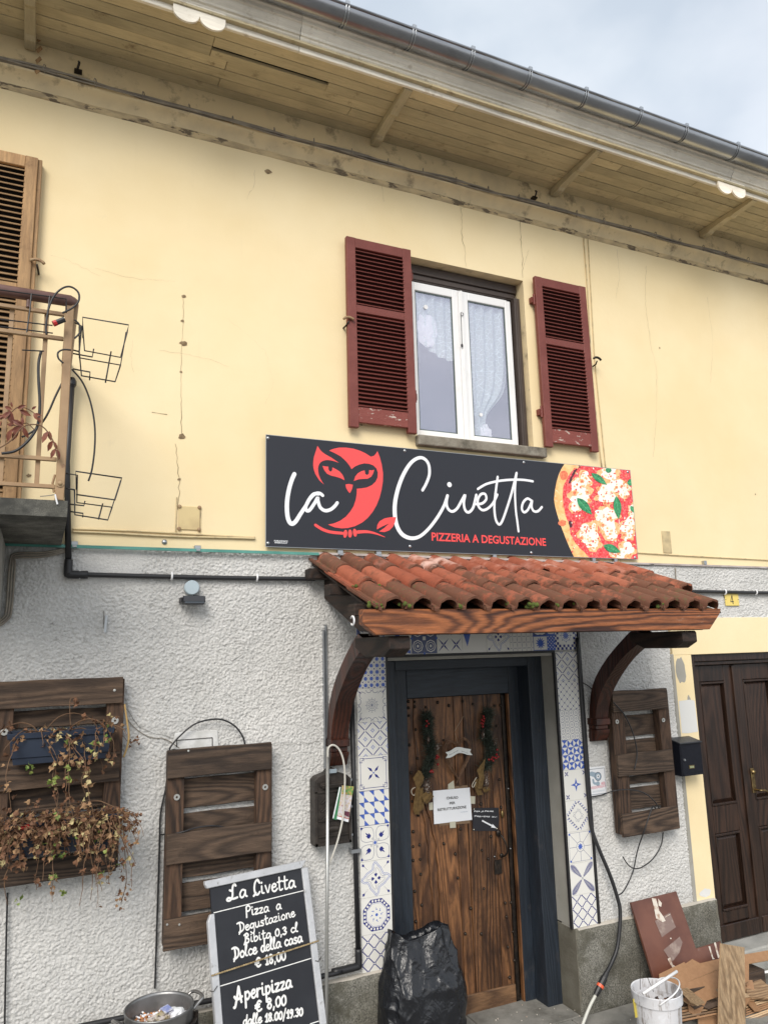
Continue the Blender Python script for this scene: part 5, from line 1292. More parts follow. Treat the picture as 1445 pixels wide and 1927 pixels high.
# middle pallet
X0,X1=X_(316,1500),X_(512,1480); h=lambda a,b:(Z_(*a),Z_(*b))
Zt=Z_(400,1405); Zb=Z_(305,1792)
x=314
f_=[(Z_(318,1412),Z_(315,1466)),(Z_(316,1571),Z_(315,1629)),(Z_(308,1732),Z_(305,1792))]
z0,H_=Zb,Zt-Zb
bb=[(Z_(340,1466,-.03),Z_(340,1521,-.03)),(Z_(340,1531,-.03),Z_(340,1585,-.03)),(Z_(340,1600,-.03),Z_(340,1652,-.03)),(Z_(340,1662,-.03),Z_(340,1716,-.03))]
p2=pallet(X0,X1,Zt,Zb,f_,bb,[(X_(314.5,1500,-.10),X_(347,1500,-.10)),(X_(483,1500,-.10),X_(512,1500,-.10))],'dark weathered pallet in the middle, behind the chalkboard')
for a in ((333,1500),(499,1481)): v=W(*a,-.105); bolt(v.x,v.z,-.104,p2)
mb=MB()
for a in ((355,1413),(315,1740),(338,1740)): v=W(*a,-.126); mb.lathe([(.0001,.003),(.006,.002),(.006,0)],(v.x,-.1255,v.z),8,0,'y')
mb.build('screw',M_scr,p2)
# left pallet
X0,X1=-2.08,X_(232,1300); Zt=Z_(232,1273)
f_=[(Z_(200,1275),Z_(200,1325)),(Z_(200,1417),Z_(200,1472)),(Z_(200,1600),Z_(200,1643))]; Zb=f_[2][1]
bb=[(Z_(100,1335,-.03),Z_(100,1367,-.03)),(Z_(100,1372,-.03),Z_(100,1420,-.03)),(Z_(100,1480,-.03),Z_(100,1527,-.03)),(Z_(100,1540,-.03),Z_(100,1600,-.03))]
p1_=pallet(X0,X1,Zt,Zb,f_,bb,[(X_(199,1400,-.10),X_(231,1400,-.10)),(X_(-12,1400,-.10),X_(23,1400,-.10))],'dark weathered pallet at far left carrying two planters with dried ivy')
for o in list(p1_.children): pass
for a in ((217,1356),(9,1377)): v=W(*a,-.105); bolt(v.x,v.z,-.104,p1_,.018)
mb=MB(); v=W(216,1299,-.126); mb.lathe([(.0001,.003),(.007,.002),(.007,0)],(v.x,-.1255,v.z),8,0,'y'); mb.build('screw',M_scr,p1_)
# right pallet
X0,X1=X_(1153,1330),X_(1260,1320); Zt=Z_(1200,1299); X1=X0+.50
xa=X_(1151,1320); f_=[(Z_(1153,1301),Z_(1155,1341)),(Z_(1160,1421),Z_(1162,1463)),(Z_(1168,1533),Z_(1170,1577))]
Zb=f_[2][1]
bb=[(Z_(1190,1345,-.03),Z_(1190,1385,-.03)),(Z_(1190,1391,-.03),Z_(1190,1425,-.03)),(Z_(1195,1460,-.03),Z_(1195,1475,-.03)),(Z_(1195,1481,-.03),Z_(1195,1522,-.03))]
X0=X_(1163,1450); X1=X_(1267,1440)
p3_=pallet(X0,X1,Zt,Zb,f_,bb,[(X_(1154,1390,-.10),X_(1177,1390,-.10)),(X_(1243,1390,-.10),X_(1263,1390,-.10))],'narrow dark weathered pallet right of the camera notice',vy=(-.103,-.040))
for a in ((1160,1358),(1247,1355)): v=W(*a,-.105); bolt(v.x,v.z,-.104,p3_,.015)
# planters on the left pallet
M_pln=mat('navy_plastic',(.014,.022,.042),.45,(.020,.030,.052),6)
M_soil=mat('dry_soil',(.06,.04,.028),1,(.10,.07,.045),30,bump=1,bsc=80)
def planter(xl,xr,zt,zb,yb,lab):
    t=thing('planter_box',((xl+xr)/2,yb-.07,zb),lab,'planter','navy window boxes on the left pallet')
    d=.165; mb=MB(); i=.022
    def ring(z,ins): return [(xl+ins,yb-ins*.3,z),(xr-ins,yb-ins*.3,z),(xr-ins,yb-d+ins,z),(xl+ins,yb-d+ins,z)]
    lv=[(zb,.030),(zb+.03,.026),(zb+.032,.020),(zt-.03,.010),(zt-.026,.0),(zt,-.004),(zt,.010),(zt-.05,.014)]
    b0=0
    for z,ins in lv: mb.v+=ring(z,ins)
    for k in range(len(lv)-1):
        for q_ in range(4): a=k*4+q_; b_=k*4+(q_+1)%4; mb.f.append((a,b_,b_+4,a+4)); mb.m.append(0)
    mb.f.append((3,2,1,0)); mb.m.append(0)
    mb.build('trough',M_pln,t,bevel=.004)
    mb=MB(); n=20
    for j in range(6):
        for i_ in range(n+1): mb.v.append((xl+.016+(xr-xl-.032)*i_/n,yb-.014-(d-.028)*j/5,zt-.03+.012*noise.noise((i_*.7,j*.9,xl))))
    for j in range(5):
        for i_ in range(n): a=j*(n+1)+i_; mb.f.append((a,a+n+1,a+n+2,a+1)); mb.m.append(0)
    mb.build('soil',M_soil,t,smooth=True)
    return t
Yp=-.30
u0=W(15,1384,Yp); u1=W(206,1368,Yp); l0=W(30,1440,Yp)
planter(u0.x,X_(212,1370,-.2)-.0,(u0.z+u1.z)/2,l0.z-.005,-.130,'upper navy window box on the left pallet with sparse hanging dry ivy')
v0=W(8,1556,Yp); v1=W(204,1540,Yp); planter(v0.x,v1.x+.05,(v0.z+v1.z)/2+.01,v0.z-.155,-.130,'lower navy window box on the left pallet buried under dry ivy')
UZ=(u0.z+u1.z)/2; LZ=(v0.z+v1.z)/2
M_lf=[mat('dry_leaf_brown',(.19,.090,.045),.8,(.10,.048,.025),30,rnd=1),mat('dry_leaf_tan',(.33,.20,.10),.8,(.20,.11,.055),30),mat('dry_leaf_straw',(.48,.40,.20),.8,(.33,.27,.12),30),mat('green_ivy_leaf',(.12,.19,.035),.6,(.24,.28,.07),30),mat('red_leaf',(.35,.02,.015),.6)]
M_stem=mat('dry_stem',(.17,.10,.055),.9,(.13,.07,.04),30)
def ivyleaf(mb,c,sz,m):
    d=Vector((random.gauss(0,1),random.gauss(0,1),random.gauss(-.3,1))).normalized(); n=d.cross(Vector((random.gauss(0,1),random.gauss(0,1),random.gauss(0,1)))).normalized(); u=n.cross(d)
    cu=random.uniform(.15,.7)
    pr=[(0,0),(.45,.28),(.38,.62),(.15,.60),(0,1.0),(-.15,.60),(-.38,.62),(-.45,.28)]
    vs=[c+ (n*a*.9+d*b_+u*(cu*abs(a)*1.0 - cu*.5*b_*b_))*sz for a,b_ in pr]+[c+d*.45*sz]
    mb.add(vs,[(8,0,1),(8,1,2),(8,2,3),(8,3,4),(8,4,5),(8,5,6),(8,6,7),(8,7,0)],m)
def hang(mbS,mbL,p,L,dens,sz,drift,wts,green=.05,stiff=.5):
    d=Vector((random.gauss(0,.6)+drift,-.5+random.gauss(0,.25),random.uniform(-.2,.7))).normalized(); pts=[Vector(p)]; step=.018; n=int(L/step)
    for i in range(n):
        d=(d+Vector((random.gauss(0,.16),random.gauss(0,.10),-.14-.06*random.random()))).normalized()
        q_=pts[-1]+d*step
        if q_.y>-.16: q_.y=-.16-random.random()*.01; d.y=-abs(d.y)*.2
        if q_.y<-.42: d.y=abs(d.y)
        pts.append(q_)
        sz_=sz*1.22
        if i>2 and random.random()<dens:
            m=random.choices([0,1,2,3],wts)[0]
            for _ in range(random.choice([1,2,2])): ivyleaf(mbL,q_+Vector((random.gauss(0,.010),random.gauss(0,.010),random.gauss(0,.010))),random.uniform(.6,1.25)*sz_,m)
    mbS.tube(pts,[.0030*(1-.6*i/len(pts)) for i in range(len(pts))],4,cap=False)
random.seed(77)
iv=thing('dried_ivy',(u0.x+.4,-.25,UZ),'sparse dried ivy with few green leaves hanging from the upper window box','dried plant')
S,Lf=MB(),MB()
for k in range(22):
    px=random.choice([70,72,78,112,118,125,130]); c=W(px+random.uniform(-8,8),1374,-.24); hang(S,Lf,(c.x,-.22,UZ-.01),random.uniform(.12,.52),.42,.025,0,[7,4,2,.6])
for k in range(12):
    c=W(random.choice([155,165,180,200]),1370,-.22); hang(S,Lf,(c.x,-.22,UZ-.01),random.uniform(.12,.30),.40,.024,.1,[6,4,4,1])
for k in range(22):
    c=W(random.uniform(30,205),1372,-.22); hang(S,Lf,(c.x,random.uniform(-.27,-.16),UZ-.02),random.uniform(.05,.11),.5,.023,0,[6,4,2,.3])
for px,py,m in ((55,1440,3),(60,1445,3),(102,1470,3),(95,1475,3),(150,1440,2),(165,1450,2),(205,1388,3),(110,1385,2)):
    for _ in range(5): c=W(px+random.uniform(-5,5),py+random.uniform(-6,6),-.32); ivyleaf(Lf,c,.024,m)
S.tube(cat([W(134,1376,-.25),W(132,1340,-.26),W(133,1316,-.25),W(142,1312,-.25)],4),.002,4); 
for _ in range(5): ivyleaf(Lf,W(142,1322,-.25),.030,0)
S.tube(cat([W(85,1376,-.2),W(110,1350,-.2),W(140,1342,-.2),W(170,1352,-.2),W(185,1372,-.2)],4),.0022,4)
S.build('stems',M_stem,iv); o=Lf.build('dry_leaves',M_lf,iv); o['kind']='stuff'
iv=thing('dried_ivy',(v0.x+.4,-.25,LZ),'dense brown dried ivy covering the lower window box and trailing below the pallet','dried plant')
S,Lf=MB(),MB()
for k in range(330):
    c=W(random.uniform(0,215),1548,-.24); hang(S,Lf,(c.x,random.uniform(-.28,-.16),LZ-.01+random.uniform(-.01,.02)),random.uniform(.06,.24),.62,.024,0,[9,3,1,.3])
for k in range(14):
    c=W(random.uniform(30,235),1545,-.24); hang(S,Lf,(c.x,-.26,LZ),random.uniform(.30,.50),.30,.024,0,[7,4,2,.6])
for k in range(9):
    c=W(random.uniform(218,236),1552,-.24); hang(S,Lf,(c.x,-.24,LZ),random.uniform(.15,.45),.45,.023,.12,[6,4,2,.3])
S.tube(cat([W(232,1560,-.24),W(236,1610,-.2),W(238,1660,-.18),W(228,1700,-.17)],5),.002,4)
for k in range(26): t=random.random(); ivyleaf(Lf,W(236-8*t+random.uniform(-9,9),1620+90*t,-.19),.022,random.choice([0,0,1]))
for _ in range(8): ivyleaf(Lf,W(47+random.uniform(-5,5),1556,-.31),.022,4)
for px,py in ((115,1610),(98,1650),(118,1680),(190,1645),(35,1695)):
    for _ in range(6): ivyleaf(Lf,W(px+random.uniform(-5,5),py+random.uniform(-5,5),-.30),.022,3)
S.build('stems',M_stem,iv); o=Lf.build('dry_leaves',M_lf,iv); o['kind']='stuff'
cable('plant_tie',wl([(235,1325),(240,1360),(243,1385),(240,1405),(233,1425)],-.10),.005,mat('straw_tie',(.45,.30,.12),.8),'straw coloured tie hanging from the upper right corner of the left pallet','tie')
sp=S=MB(); c=[W(258,1392,-.05),W(250,1395,-.06),W(245,1388,-.07)]; Lf=MB()
sp.tube(cat([W(232,1385,-.1),W(245,1398,-.06),W(255,1392,-.05),W(262,1402,-.05)],4),.0018,4)
for _ in range(14): ivyleaf(Lf,W(random.uniform(242,264),random.uniform(1386,1404),-.05),.020,0)
tw=thing('dry_twig',(-1.3,-.05,1.9),'small dry twig with dark leaves on the stucco right of the left pallet','twig'); sp.build('stem',M_stem,tw); Lf.build('dry_leaves',M_lf,tw)['kind']='stuff'
# ------------------------------------------------------------------ balcony
bal=thing('balcony',(-2.3,-.4,2.94),'old balcony with stained concrete slab and tan painted iron railing','balcony')
BX=-1.712; mb=MB()
mb.prism([(-4.5,-.868,2.945),(-4.5,-.868,3.018),(-4.5,-.02,3.04),(-4.5,.0,3.04),(-4.5,0,2.935),(-4.5,-.80,2.935)],(4.5+BX,0,0)); o=mb.build('slab',M_slab,bal,bevel=.008,seg=2)
mb=MB(); mb.prism([(-2.42,-.0,2.93),(-2.42,-.62,2.93),(-2.42,-.60,2.84),(-2.42,-.38,2.76),(-2.42,-.20,2.66),(-2.42,-.10,2.55),(-2.42,0,2.53)],(.44,0,0)); mb.build('corbel',mat('corbel_stone',(.25,.245,.22),.9,(.33,.32,.29),6,bump=.6,bsc=50,dirt=(.12,.12,.10),dsc=4,dthr=(.5,.7)),bal,bevel=.01,seg=2)
M_rail=mat('tan_railing_paint',(.36,.235,.125),.55,(.30,.185,.095),6,bump=.3,dirt=(.17,.08,.04),dsc=12,dthr=(.62,.72))
M_hand=mat('rosy_brown_handrail',(.12,.06,.048),.45,(.16,.085,.07),12)
RY=-.845
mb=MB(); mb.box(-1.766,-1.728,RY-.008,RY+.030,3.022,3.955); mb.build('corner_post',M_rail,bal,bevel=.003)
mb=MB(); mb.tube([(-4.4,RY,3.972),(-1.745,RY,3.972),(-1.738,RY+.01,3.972),(-1.735,RY+.03,3.972),(-1.735,-.0,3.972)],.027,12); mb.build('handrail',M_hand,bal,smooth=True)
mb=MB()
for z in (3.905,3.785,3.210,3.085): mb.box(-4.4,-1.767,RY+.002,RY+.020,z-.009,z+.009)
for z in (3.905,3.085): mb.box(-1.745,-1.727,RY+.031,0,z-.009,z+.009)
mb.build('rail',M_rail,bal,bevel=.002)
for x,z0_,z1_ in ((-1.842,3.10,3.90),(-1.985,3.2,3.9),(-2.12,3.1,3.9),(-2.26,3.1,3.9),(-2.4,3.1,3.9)):
    mb=MB(); mb.box(x-.010,x+.010,RY+.021,RY+.030,3.085,3.905); mb.build('baluster',M_rail,bal,bevel=.0015)
mb=MB(); v=W(117,913,RY-.008); mb.lathe([(.0001,.014),(.008,.012),(.009,.004),(.018,.004),(.018,0)],(-1.748,RY-.008,3.098),8,0,'y'); mb.tube([(-1.770,RY+.01,3.06),(-1.778,RY+.01,3.10),(-1.770,RY+.01,3.14)],.006,6); mb.build('bolt',M_tanp,bal)
mb=MB(); v=W(55,560,RY); mb.tube([(v.x,RY,3.95),(v.x,RY,3.91)],.010,8); mb.build('handrail_stub',M_hand,bal)
def basket(L,lab,dy):
    t=thing('basket_holder',tuple(W(*L[0][0],-.8)),lab,'wire basket holder','black wire basket holders on the balcony corner')
    mb=MB()
    for pts,Y_ in zip(L,dy): 
        P=[W(x,y,Y_ if not isinstance(Y_,(list,tuple)) else Y_[i]) for i,(x,y) in enumerate(pts)]
        mb.tube(P,.0036,6)
    mb.build('wire',M_cable,t,smooth=True)
z3=lambda L:[(x/2.7525,480+y/2.7525) for x,y in L]
basket([z3([(432,430),(430,322),(668,362),(660,400),(626,530),(440,495),(430,370),(388,350)]),z3([(655,400),(626,570),(412,532),(412,370)]),z3([(425,370),(412,500),(424,625),(598,656),(626,570)]),z3([(487,486),(480,528),(380,510)]),z3([(577,500),(548,660)]),z3([(380,492),(412,500)]),z3([(380,590),(468,606),(466,648)])],
  'upper empty black wire basket holder on the balcony corner post',[[-.80]*8,-.74,[-.80,-.80,-.80,-.76,-.74],-.78,[-.74,-.80],-.80,-.80])
basket([z3([(398,1215),(394,1120),(634,1155),(626,1172),(598,1268),(396,1240)]),z3([(626,1172),(582,1306),(400,1282),(402,1140),(342,1130)]),z3([(388,1215),(390,1345),(560,1372),(582,1306)]),z3([(442,1274),(436,1298),(360,1290)]),z3([(534,1288),(512,1368)]),z3([(342,1208),(390,1216)]),z3([(365,1328),(432,1338),(430,1358)])],
  'lower empty black wire basket holder beside the balcony slab',[-.80,[-.74,-.74,-.74,-.80,-.82],-.80,-.78,[-.74,-.80],-.82,-.80])
cable('thin_tube',wl(z3([(375,592),(430,660),(470,760),(492,880),(492,1000),(478,1110),(460,1170)]),-.72),.0042,M_cable,'black drip tube curving down from the balcony post to the lower basket holder','irrigation tube')
cable('thin_tube',wl(z3([(325,300),(375,275),(408,240),(408,195),(370,165),(325,172),(280,215),(252,285),(240,370),(243,412)]),-.90),.0046,M_cable,'black tube looping over the balcony handrail','irrigation tube')
cable('thin_tube',wl(z3([(388,335),(412,360),(415,400),(388,432)]),-.88),.0042,M_cable,'short curl of black tube at the top of the balcony corner post','irrigation tube')
cable('thin_tube',wl(z3([(370,492),(330,490),(303,505),(305,535),(330,560)]),-.90),.0042,M_cable,'small loop of black tube left of the balcony corner post','irrigation tube')
cable('thin_tube',wl(z3([(330,650),(290,730),(255,810),(222,865),(170,915),(115,943)]),-.80),.0046,M_cable,'black tube sweeping from the corner post down behind the ladder shaped baluster','irrigation tube')
cable('thin_tube',wl(z3([(215,498),(202,560),(202,650),(208,760),(203,850),(185,910),(140,970),(80,1015),(10,1028)]),-.87),.0062,M_cable,'thicker grey black tube bending down to the left across the balcony railing','irrigation tube')
mb=MB()
for L in ([(0,180),(255,215),(345,228),(345,300)],[(0,332),(275,365)],[(0,370),(276,405)],[(165,200),(155,300),(140,400)],[(260,210),(248,300),(240,400)],[(115,492),(230,498)]): mb.tube(wl(z3(L),-.89),.0032,5)
tag(mb.build('wire_frame',M_cable,None),'black wire flower box frame hooked behind the top of the balcony railing','wire frame')
mb=MB(); a=W(107,607,-.9); b_=W(122,601,-.9); mb.tube([a,b_],.013,8,0); mb2=MB(); mb2.tube([a-(b_-a)*.4,a],.014,8)
vv=thing('tap_valve',tuple(a),'black irrigation valve with red end tied to the railing top','valve'); mb.build('valve_body',M_cable,vv); mb2.build('red_cap',mat('red_cap',(.45,.02,.02),.4),vv)
# creeper on railing
cr_=thing('creeper',(-1.9,-.86,3.4),'thin creeper with dark red leaves on the balcony railing','creeper')
S,Lf=MB(),MB(); M_rl=mat('dark_red_leaf',(.13,.035,.022),.6,(.20,.06,.03),20)
S.tube(cat(wl(z3([(0,1000),(60,960),(110,900),(150,880),(200,880),(235,900),(270,950),(290,1000),(305,1060)]),-.88),5),.003,5); S.tube(cat(wl(z3([(30,850),(90,790),(140,795),(180,820)]),-.88),5),.0025,5); S.tube(cat(wl(z3([(180,905),(140,870),(100,885),(60,880)]),-.88),4),.0022,4)
random.seed(12)
def rleaf(x,y,ang,L):
    a=W(x/2.7525,480+y/2.7525,-.885); d=(CR*math.cos(R(ang))+CU*math.sin(R(ang))+CF*random.uniform(-.3,.3)).normalized(); n=d.cross(CF).normalized(); L*=.00095
    pr=[(0,0),(.16,.3),(.17,.6),(0,1),(-.17,.6),(-.16,.3)]
    Lf=MB(); Lf.add([a+d*b_*L+n*c_*L*1.1+CF*.004*random.random()+CF*abs(c_)*L*-.4 for c_,b_ in pr]+[a+d*.5*L],[(6,i,(i+1)%6) for i in range(6)],0); Lf.build('leaf',M_rl,cr_)
for q_ in ((65,790,100,28),(65,800,160,45),(60,810,220,60),(90,795,20,45),(100,800,330,60),(20,830,200,60),(10,860,230,50),(50,800,280,75),(175,815,300,45),(180,820,340,35),(165,800,30,30),(120,880,95,40),(125,885,150,60),(130,890,200,70),(120,890,290,60),(100,895,240,70),(80,880,175,45),(60,900,250,65),(250,910,250,65),(255,910,280,50),(275,960,240,60),(280,965,290,40),(290,1000,245,55),(298,1005,280,50),(210,870,100,30)): rleaf(*q_)
S.build('stem',M_stem,cr_)
# wires near the post foot
cable('white_tie',wl(z3([(288,1240),(292,1262),(300,1292)]),-.87),.004,M_white,'white frayed tie at the foot of the balcony corner post','tie'); cable('tie_wire',wl(z3([(210,1250),(250,1246),(290,1240)]),-.87),.0022,M_cabg,'thin tie wire at the foot of the balcony corner post','wire')
# ------------------------------------------------------------------ small wall fixtures
jp=thing('junction_plate',tuple(W(355,975,0)),'square yellow painted junction plate with corner screws right of the lower basket','cover plate')
a,b_=W(337,952,-.005),W(376,998,-.005); mb=MB(); mb.box(a.x,b_.x,-.008,-.001,b_.z,a.z); mb.build('plate',mat('painted_plate',(.66,.52,.27),.7,(.55,.42,.22),8),jp,bevel=.002)
mb=MB()
for x in (a.x+.004,b_.x-.004):
    for z in (a.z-.004,b_.z+.004): mb.ball((x,-.010,z),.012,8,0,(1,.5,1))
mb.build('corner_screw',M_tanp,jp); mb=MB(); mb.tube([(a.x-.012,-.004,a.z+.05),(a.x-.014,-.004,b_.z-.01),(a.x+.02,-.004,b_.z-.03)],.004,5); mb.tube([(b_.x+.004,-.004,a.z),(b_.x+.006,-.004,b_.z-.02)],.003,5); mb.build('lead',M_caby,jp)
fl=thing('floodlight',tuple(W(362,1115,0)),'small black floodlight under a round pale junction cover on the stucco','floodlight')
c=W(361,1106,-.03); mb=MB(); mb.lathe([(.0001,.030),(.038,.030),(.042,.026),(.042,.0)],(c.x,-.016,c.z),28,0,'y'); mb.build('round_cover',mat('pale_blue_plastic',(.42,.50,.54),.5),fl,auto=40)
d=W(364,1130,-.06); mb=MB(); mb.obox((d.x,-.075,d.z),(.062,0,0),(0,.022,-.008),(0,.006,.018)); mb.obox((d.x,-.050,d.z+.010),(.045,0,0),(0,.010,-.003),(0,.003,.016)); mb.build('lamp_body',mat('black_aluminium',(.025,.027,.032),.4),fl,bevel=.004)
mb=MB(); mb.obox((d.x,-.0985,d.z-.004),(.054,0,0),(0,.001,0),(0,.005,.014)); mb.build('lamp_glass',mat('dark_lamp_glass',(.05,.06,.07),.1),fl)
mb=MB(); mb.tube(cat([(c.x+.01,-.03,c.z-.045),(c.x+.05,-.03,c.z-.050),(c.x+.075,-.035,c.z-.065),(c.x+.06,-.05,d.z+.02)],4),.005,6); mb.box(d.x-.072,d.x-.064,-.08,-.012,d.z-.012,d.z+.016); mb.build('lead',M_cable,fl)
for px,py,lab in ((310,1020,'round grey anchor cap on the yellow wall below the left basket'),(480,1068-0,None)):
    if lab: v=W(px,py,-.002); mb=MB(); mb.lathe([(.0001,.010),(.012,.008),(.016,.0)],(v.x,-.001,v.z),10,0,'y'); tag(mb.build('anchor_cap',M_steel,None,smooth=True),lab,'anchor cap')
mb=MB(); a=W(201,1158,-.03); b_=W(198,1190,-.03); mb.obox((a+b_)/2,(b_-a)/2,(.006,0,0),(0,.003,0)); tag(mb.build('cable_stub',M_steel,None),'short grey strip stuck vertically on the stucco below the balcony','strip')
for px,py,lab in ((148,130,'small dark metal hook on the frieze near the left end'),(1004,369,'small dark metal hook on the frieze above the cable bundle, right of the window')):
    v=W(px,py,-.05); mb=MB(); mb.tube([(v.x,-.035,v.z-.02),(v.x-.004,-.075,v.z-.015),(v.x+.004,-.085,v.z+.02),(v.x,-.075,v.z+.03)],.007,6); mb.obox((v.x,-.05,v.z-.018),(.022,0,0),(0,.018,0),(0,0,.006)); tag(mb.build('wall_hook',M_iron,None),lab,'hook')
mb=MB(); a=W(1244,999,-.004); b_=W(1264,1041,-.004); mb.box(a.x,b_.x,-.006,-.001,b_.z,a.z); tag(mb.build('cover_strip',mat('painted_strip',(.58,.46,.26),.8,(.40,.32,.19),14),None,bevel=.002),'small vertical painted cover strip on the yellow wall right of the pizza picture','cover plate')
ec=thing('blank_cover',tuple(W(368,1388,0)),'white plastered cover patch with dark outline above the middle pallet','cover plate')
mb=MB(); q_=[W(322,1410,-.02),W(330,1380,-.02),W(352,1376,-.02),W(410,1374,-.02),W(412,1405,-.02),W(400,1412,-.02)]; mb.prism(q_,(0,.006,0)); mb.build('plaster_patch',mat('white_plaster',(.70,.70,.69),.85,(.55,.55,.53),18,bump=.5),ec,bevel=.002)
mb=MB(); L_=[W(x,y,-.022) for x,y in ((333,1406),(333,1393),(400,1388),(400,1404))]
for a,b_ in zip(L_[:-1],L_[1:]): mb.bar(a,b_,.004,.003)
mb.build('outline',M_iron,ec)
# house number
hn=thing('number_plate',tuple(W(1376,1128,0)),'small yellow enamel house number plate reading 4','house number')
a,b_=W(1362,1117,-.022),W(1390,1140,-.022); mb=MB(); mb.box(a.x,b_.x+.003,-.024,-.020,b_.z,a.z+.003); mb.build('plate',mat('yellow_enamel',(.78,.60,.16),.35,(.70,.55,.16),7),hn,bevel=.002)
P=Print((0,-.024,0)); cx_=(a.x+b_.x)/2; cz_=(a.z+b_.z)/2
P.line((cx_+.008,cz_-.036),(cx_+.004,cz_+.038),.008); P.line((cx_+.004,cz_+.038),(cx_-.018,cz_-.018),.0065); P.line((cx_-.020,cz_-.016),(cx_+.018,cz_-.016),.007); P.disc((a.x+.008,cz_),.004); P.disc((b_.x-.006,cz_+.002),.004); P.mb.build('number',M_cable,hn)
# camera warning notice
M_pap=mat('white_paper',(.80,.82,.86),.7); M_wn=mat('notice_white',(.74,.75,.77),.45); M_gy=mat('print_grey_blue',(.28,.36,.43),.5); M_g2=mat('print_dark_grey',(.10,.13,.17),.5); M_pk=mat('print_faded_red',(.62,.19,.24),.5)
cn=thing('camera_notice',tuple(W(1122,1470,0)),'small white video surveillance notice beside the right tile strip','notice')
xl=1.735; tr=W(1138,1441,-.03); br=W(1143.5,1495,-.03); 
mb=MB(); mb.box(xl,tr.x,-.030,-.024,br.z,tr.z); mb.build('notice_plate',M_wn,cn,bevel=.003)
P=Print((0,-.030,0)); w_=tr.x-xl; h_=tr.z-br.z; Q=lambda a,b:(xl+a*w_,br.z+b*h_)
for a,b in (((0,.06),(.93,.06)),((.93,.06),(.93,.93)),((.93,.93),(0,.93))): P.line(Q(*a),Q(*b),.003,2)
P.poly([Q(.0,.82),Q(.12,.86),(Q(.46,.78)),Q(.52,.68),Q(.50,.58),Q(.36,.57),Q(.22,.66),Q(0,.72)],0); P.poly([Q(.0,.71),Q(.2,.65),Q(.36,.56),Q(.34,.52),Q(.2,.57),Q(0,.64)],1)
P.disc(Q(.50,.66),.030,2,16); P.disc(Q(.50,.66),.025,0,16); P.disc(Q(.51,.66),.014,1,12); P.disc(Q(.51,.66),.006,2,8)
P.stroke([Q(.18,.56),Q(.2,.47),Q(.28,.43),Q(.42,.42)],.016,0,4); P.disc(Q(.46,.41),.017,0,12)
P.text('AREA',Q(.66,.36),Q(.92,.375),.017,3,.02); P.text('VIDEOSORVEGLIATA',Q(.02,.245),Q(.93,.275),.017,3,.01); P.line(Q(.08,.17),Q(.85,.18),.0015,0); P.line(Q(.08,.14),Q(.85,.15),.0015,0)
P.mb.build('notice_print',[M_gy,M_wn,M_g2,M_pk],cn)
# left ornate letterbox with papers
lb=thing('letterbox',(-.17,-.05,1.25),'old dark ornate letterbox with rolled leaflets left of the tile border','letterbox')
M_lb=mat('dark_cast_metal',(.030,.025,.022),.5,(.055,.045,.038),20,metal=.4,bump=.5,bsc=60)
ly=-.105; a=W(592,1470,ly); b_=W(672,1452,ly); c=W(592,1594,ly)
lx0,lx1,lz0,lz1=a.x,b_.x-.045,c.z,a.z
mb=MB(); top=[(lx0,lz1),(lx0+.02,lz1+.018),(lx0+.06,lz1+.030)]+[(lx0+.08+(lx1-lx0-.16)*t,lz1+.035+.030*math.sin(math.pi*t)) for t in np.linspace(0,1,9)]+[(lx1-.06,lz1+.030),(lx1-.02,lz1+.018),(lx1,lz1)]
mb.prism([(x,ly,z) for x,z in [(lx0,lz0)]+top+[(lx1,lz0)]],(0,.085,0)); mb.build('box',M_lb,lb,bevel=.004)
mb=MB(); yy=ly-.010
for q_ in ((lx0,lx0+.016,lz0,lz1),(lx1-.016,lx1,lz0,lz1),(lx0,lx1,lz0,lz0+.018),(lx0,lx1,lz1-.07,lz1-.058),(lx0+.02,lx1-.02,lz0+.13,lz0+.142),(lx0+.02,lx1-.02,lz0+.045,lz0+.055)): mb.box(q_[0],q_[1],yy,ly+.001,q_[2],q_[3])
mb.build('raised_frame',M_lb,lb,bevel=.002)
mb=MB(); mb.box(lx0+.03,lx1-.03,ly-.016,ly,lz1-.035,lz1-.012); mb.obox(((lx0+lx1)/2,ly-.018,lz1-.03),((lx1-lx0)/2-.04,0,0),(0,.006,.004),(0,-.002,.010)); mb.build('slot_flap',M_lb,lb,bevel=.002)
P=Print((0,ly-.001,0),h0=.002,dh=.0001); cx_=(lx0+lx1)/2
mb=MB()
for s_ in (1,-1):
    for k in range(3):
        z=lz0+.16+.045*k; mb.tube([(cx_+s_*(.015+.022*t+.010*math.cos(t*3)),ly-.004,z+.022*math.sin(t*2.2)) for t in np.linspace(0,2.8,12)],.0035,5)
mb.ball((cx_,ly-.002,lz0+.085),.03,10,0,(1.6,.35,.6)); mb.build('scroll_relief',M_lb,lb,smooth=True)
mb=MB()
for z in (lz1-.02,lz1-.17,lz0+.03): mb.box(lx1,lx1+.016,ly+.01,ly+.03,z,z+.012)
mb.build('hinge',M_steel,lb)
lv=thing('leaflets',tuple(W(645,1490,-.13)),'bundle of rolled paper leaflets stuck in the old letterbox','leaflets')
def sheet(pts,Y,mt,nm='leaflet',th=.003):
    mb=MB(); mb.prism([W(x,y,Y) for x,y in pts],(0,th,0)); return mb.build(nm,mt,lv)
sheet([(638,1482),(642,1482),(634,1543),(626,1541)],-.128,mat('green_paper',(.05,.22,.10),.6)); sheet([(639,1481),(641,1481),(628,1540),(626,1540)],-.1325,M_pap)
mL=mat('printed_leaflet',(.60,.57,.60),.5,(.55,.45,.33),60,(.45,.6),dirt=(.35,.18,.22),dsc=45,dthr=(.6,.66)); sheet([(644,1478),(665,1480),(656,1547),(634,1541)],-.136,mL)
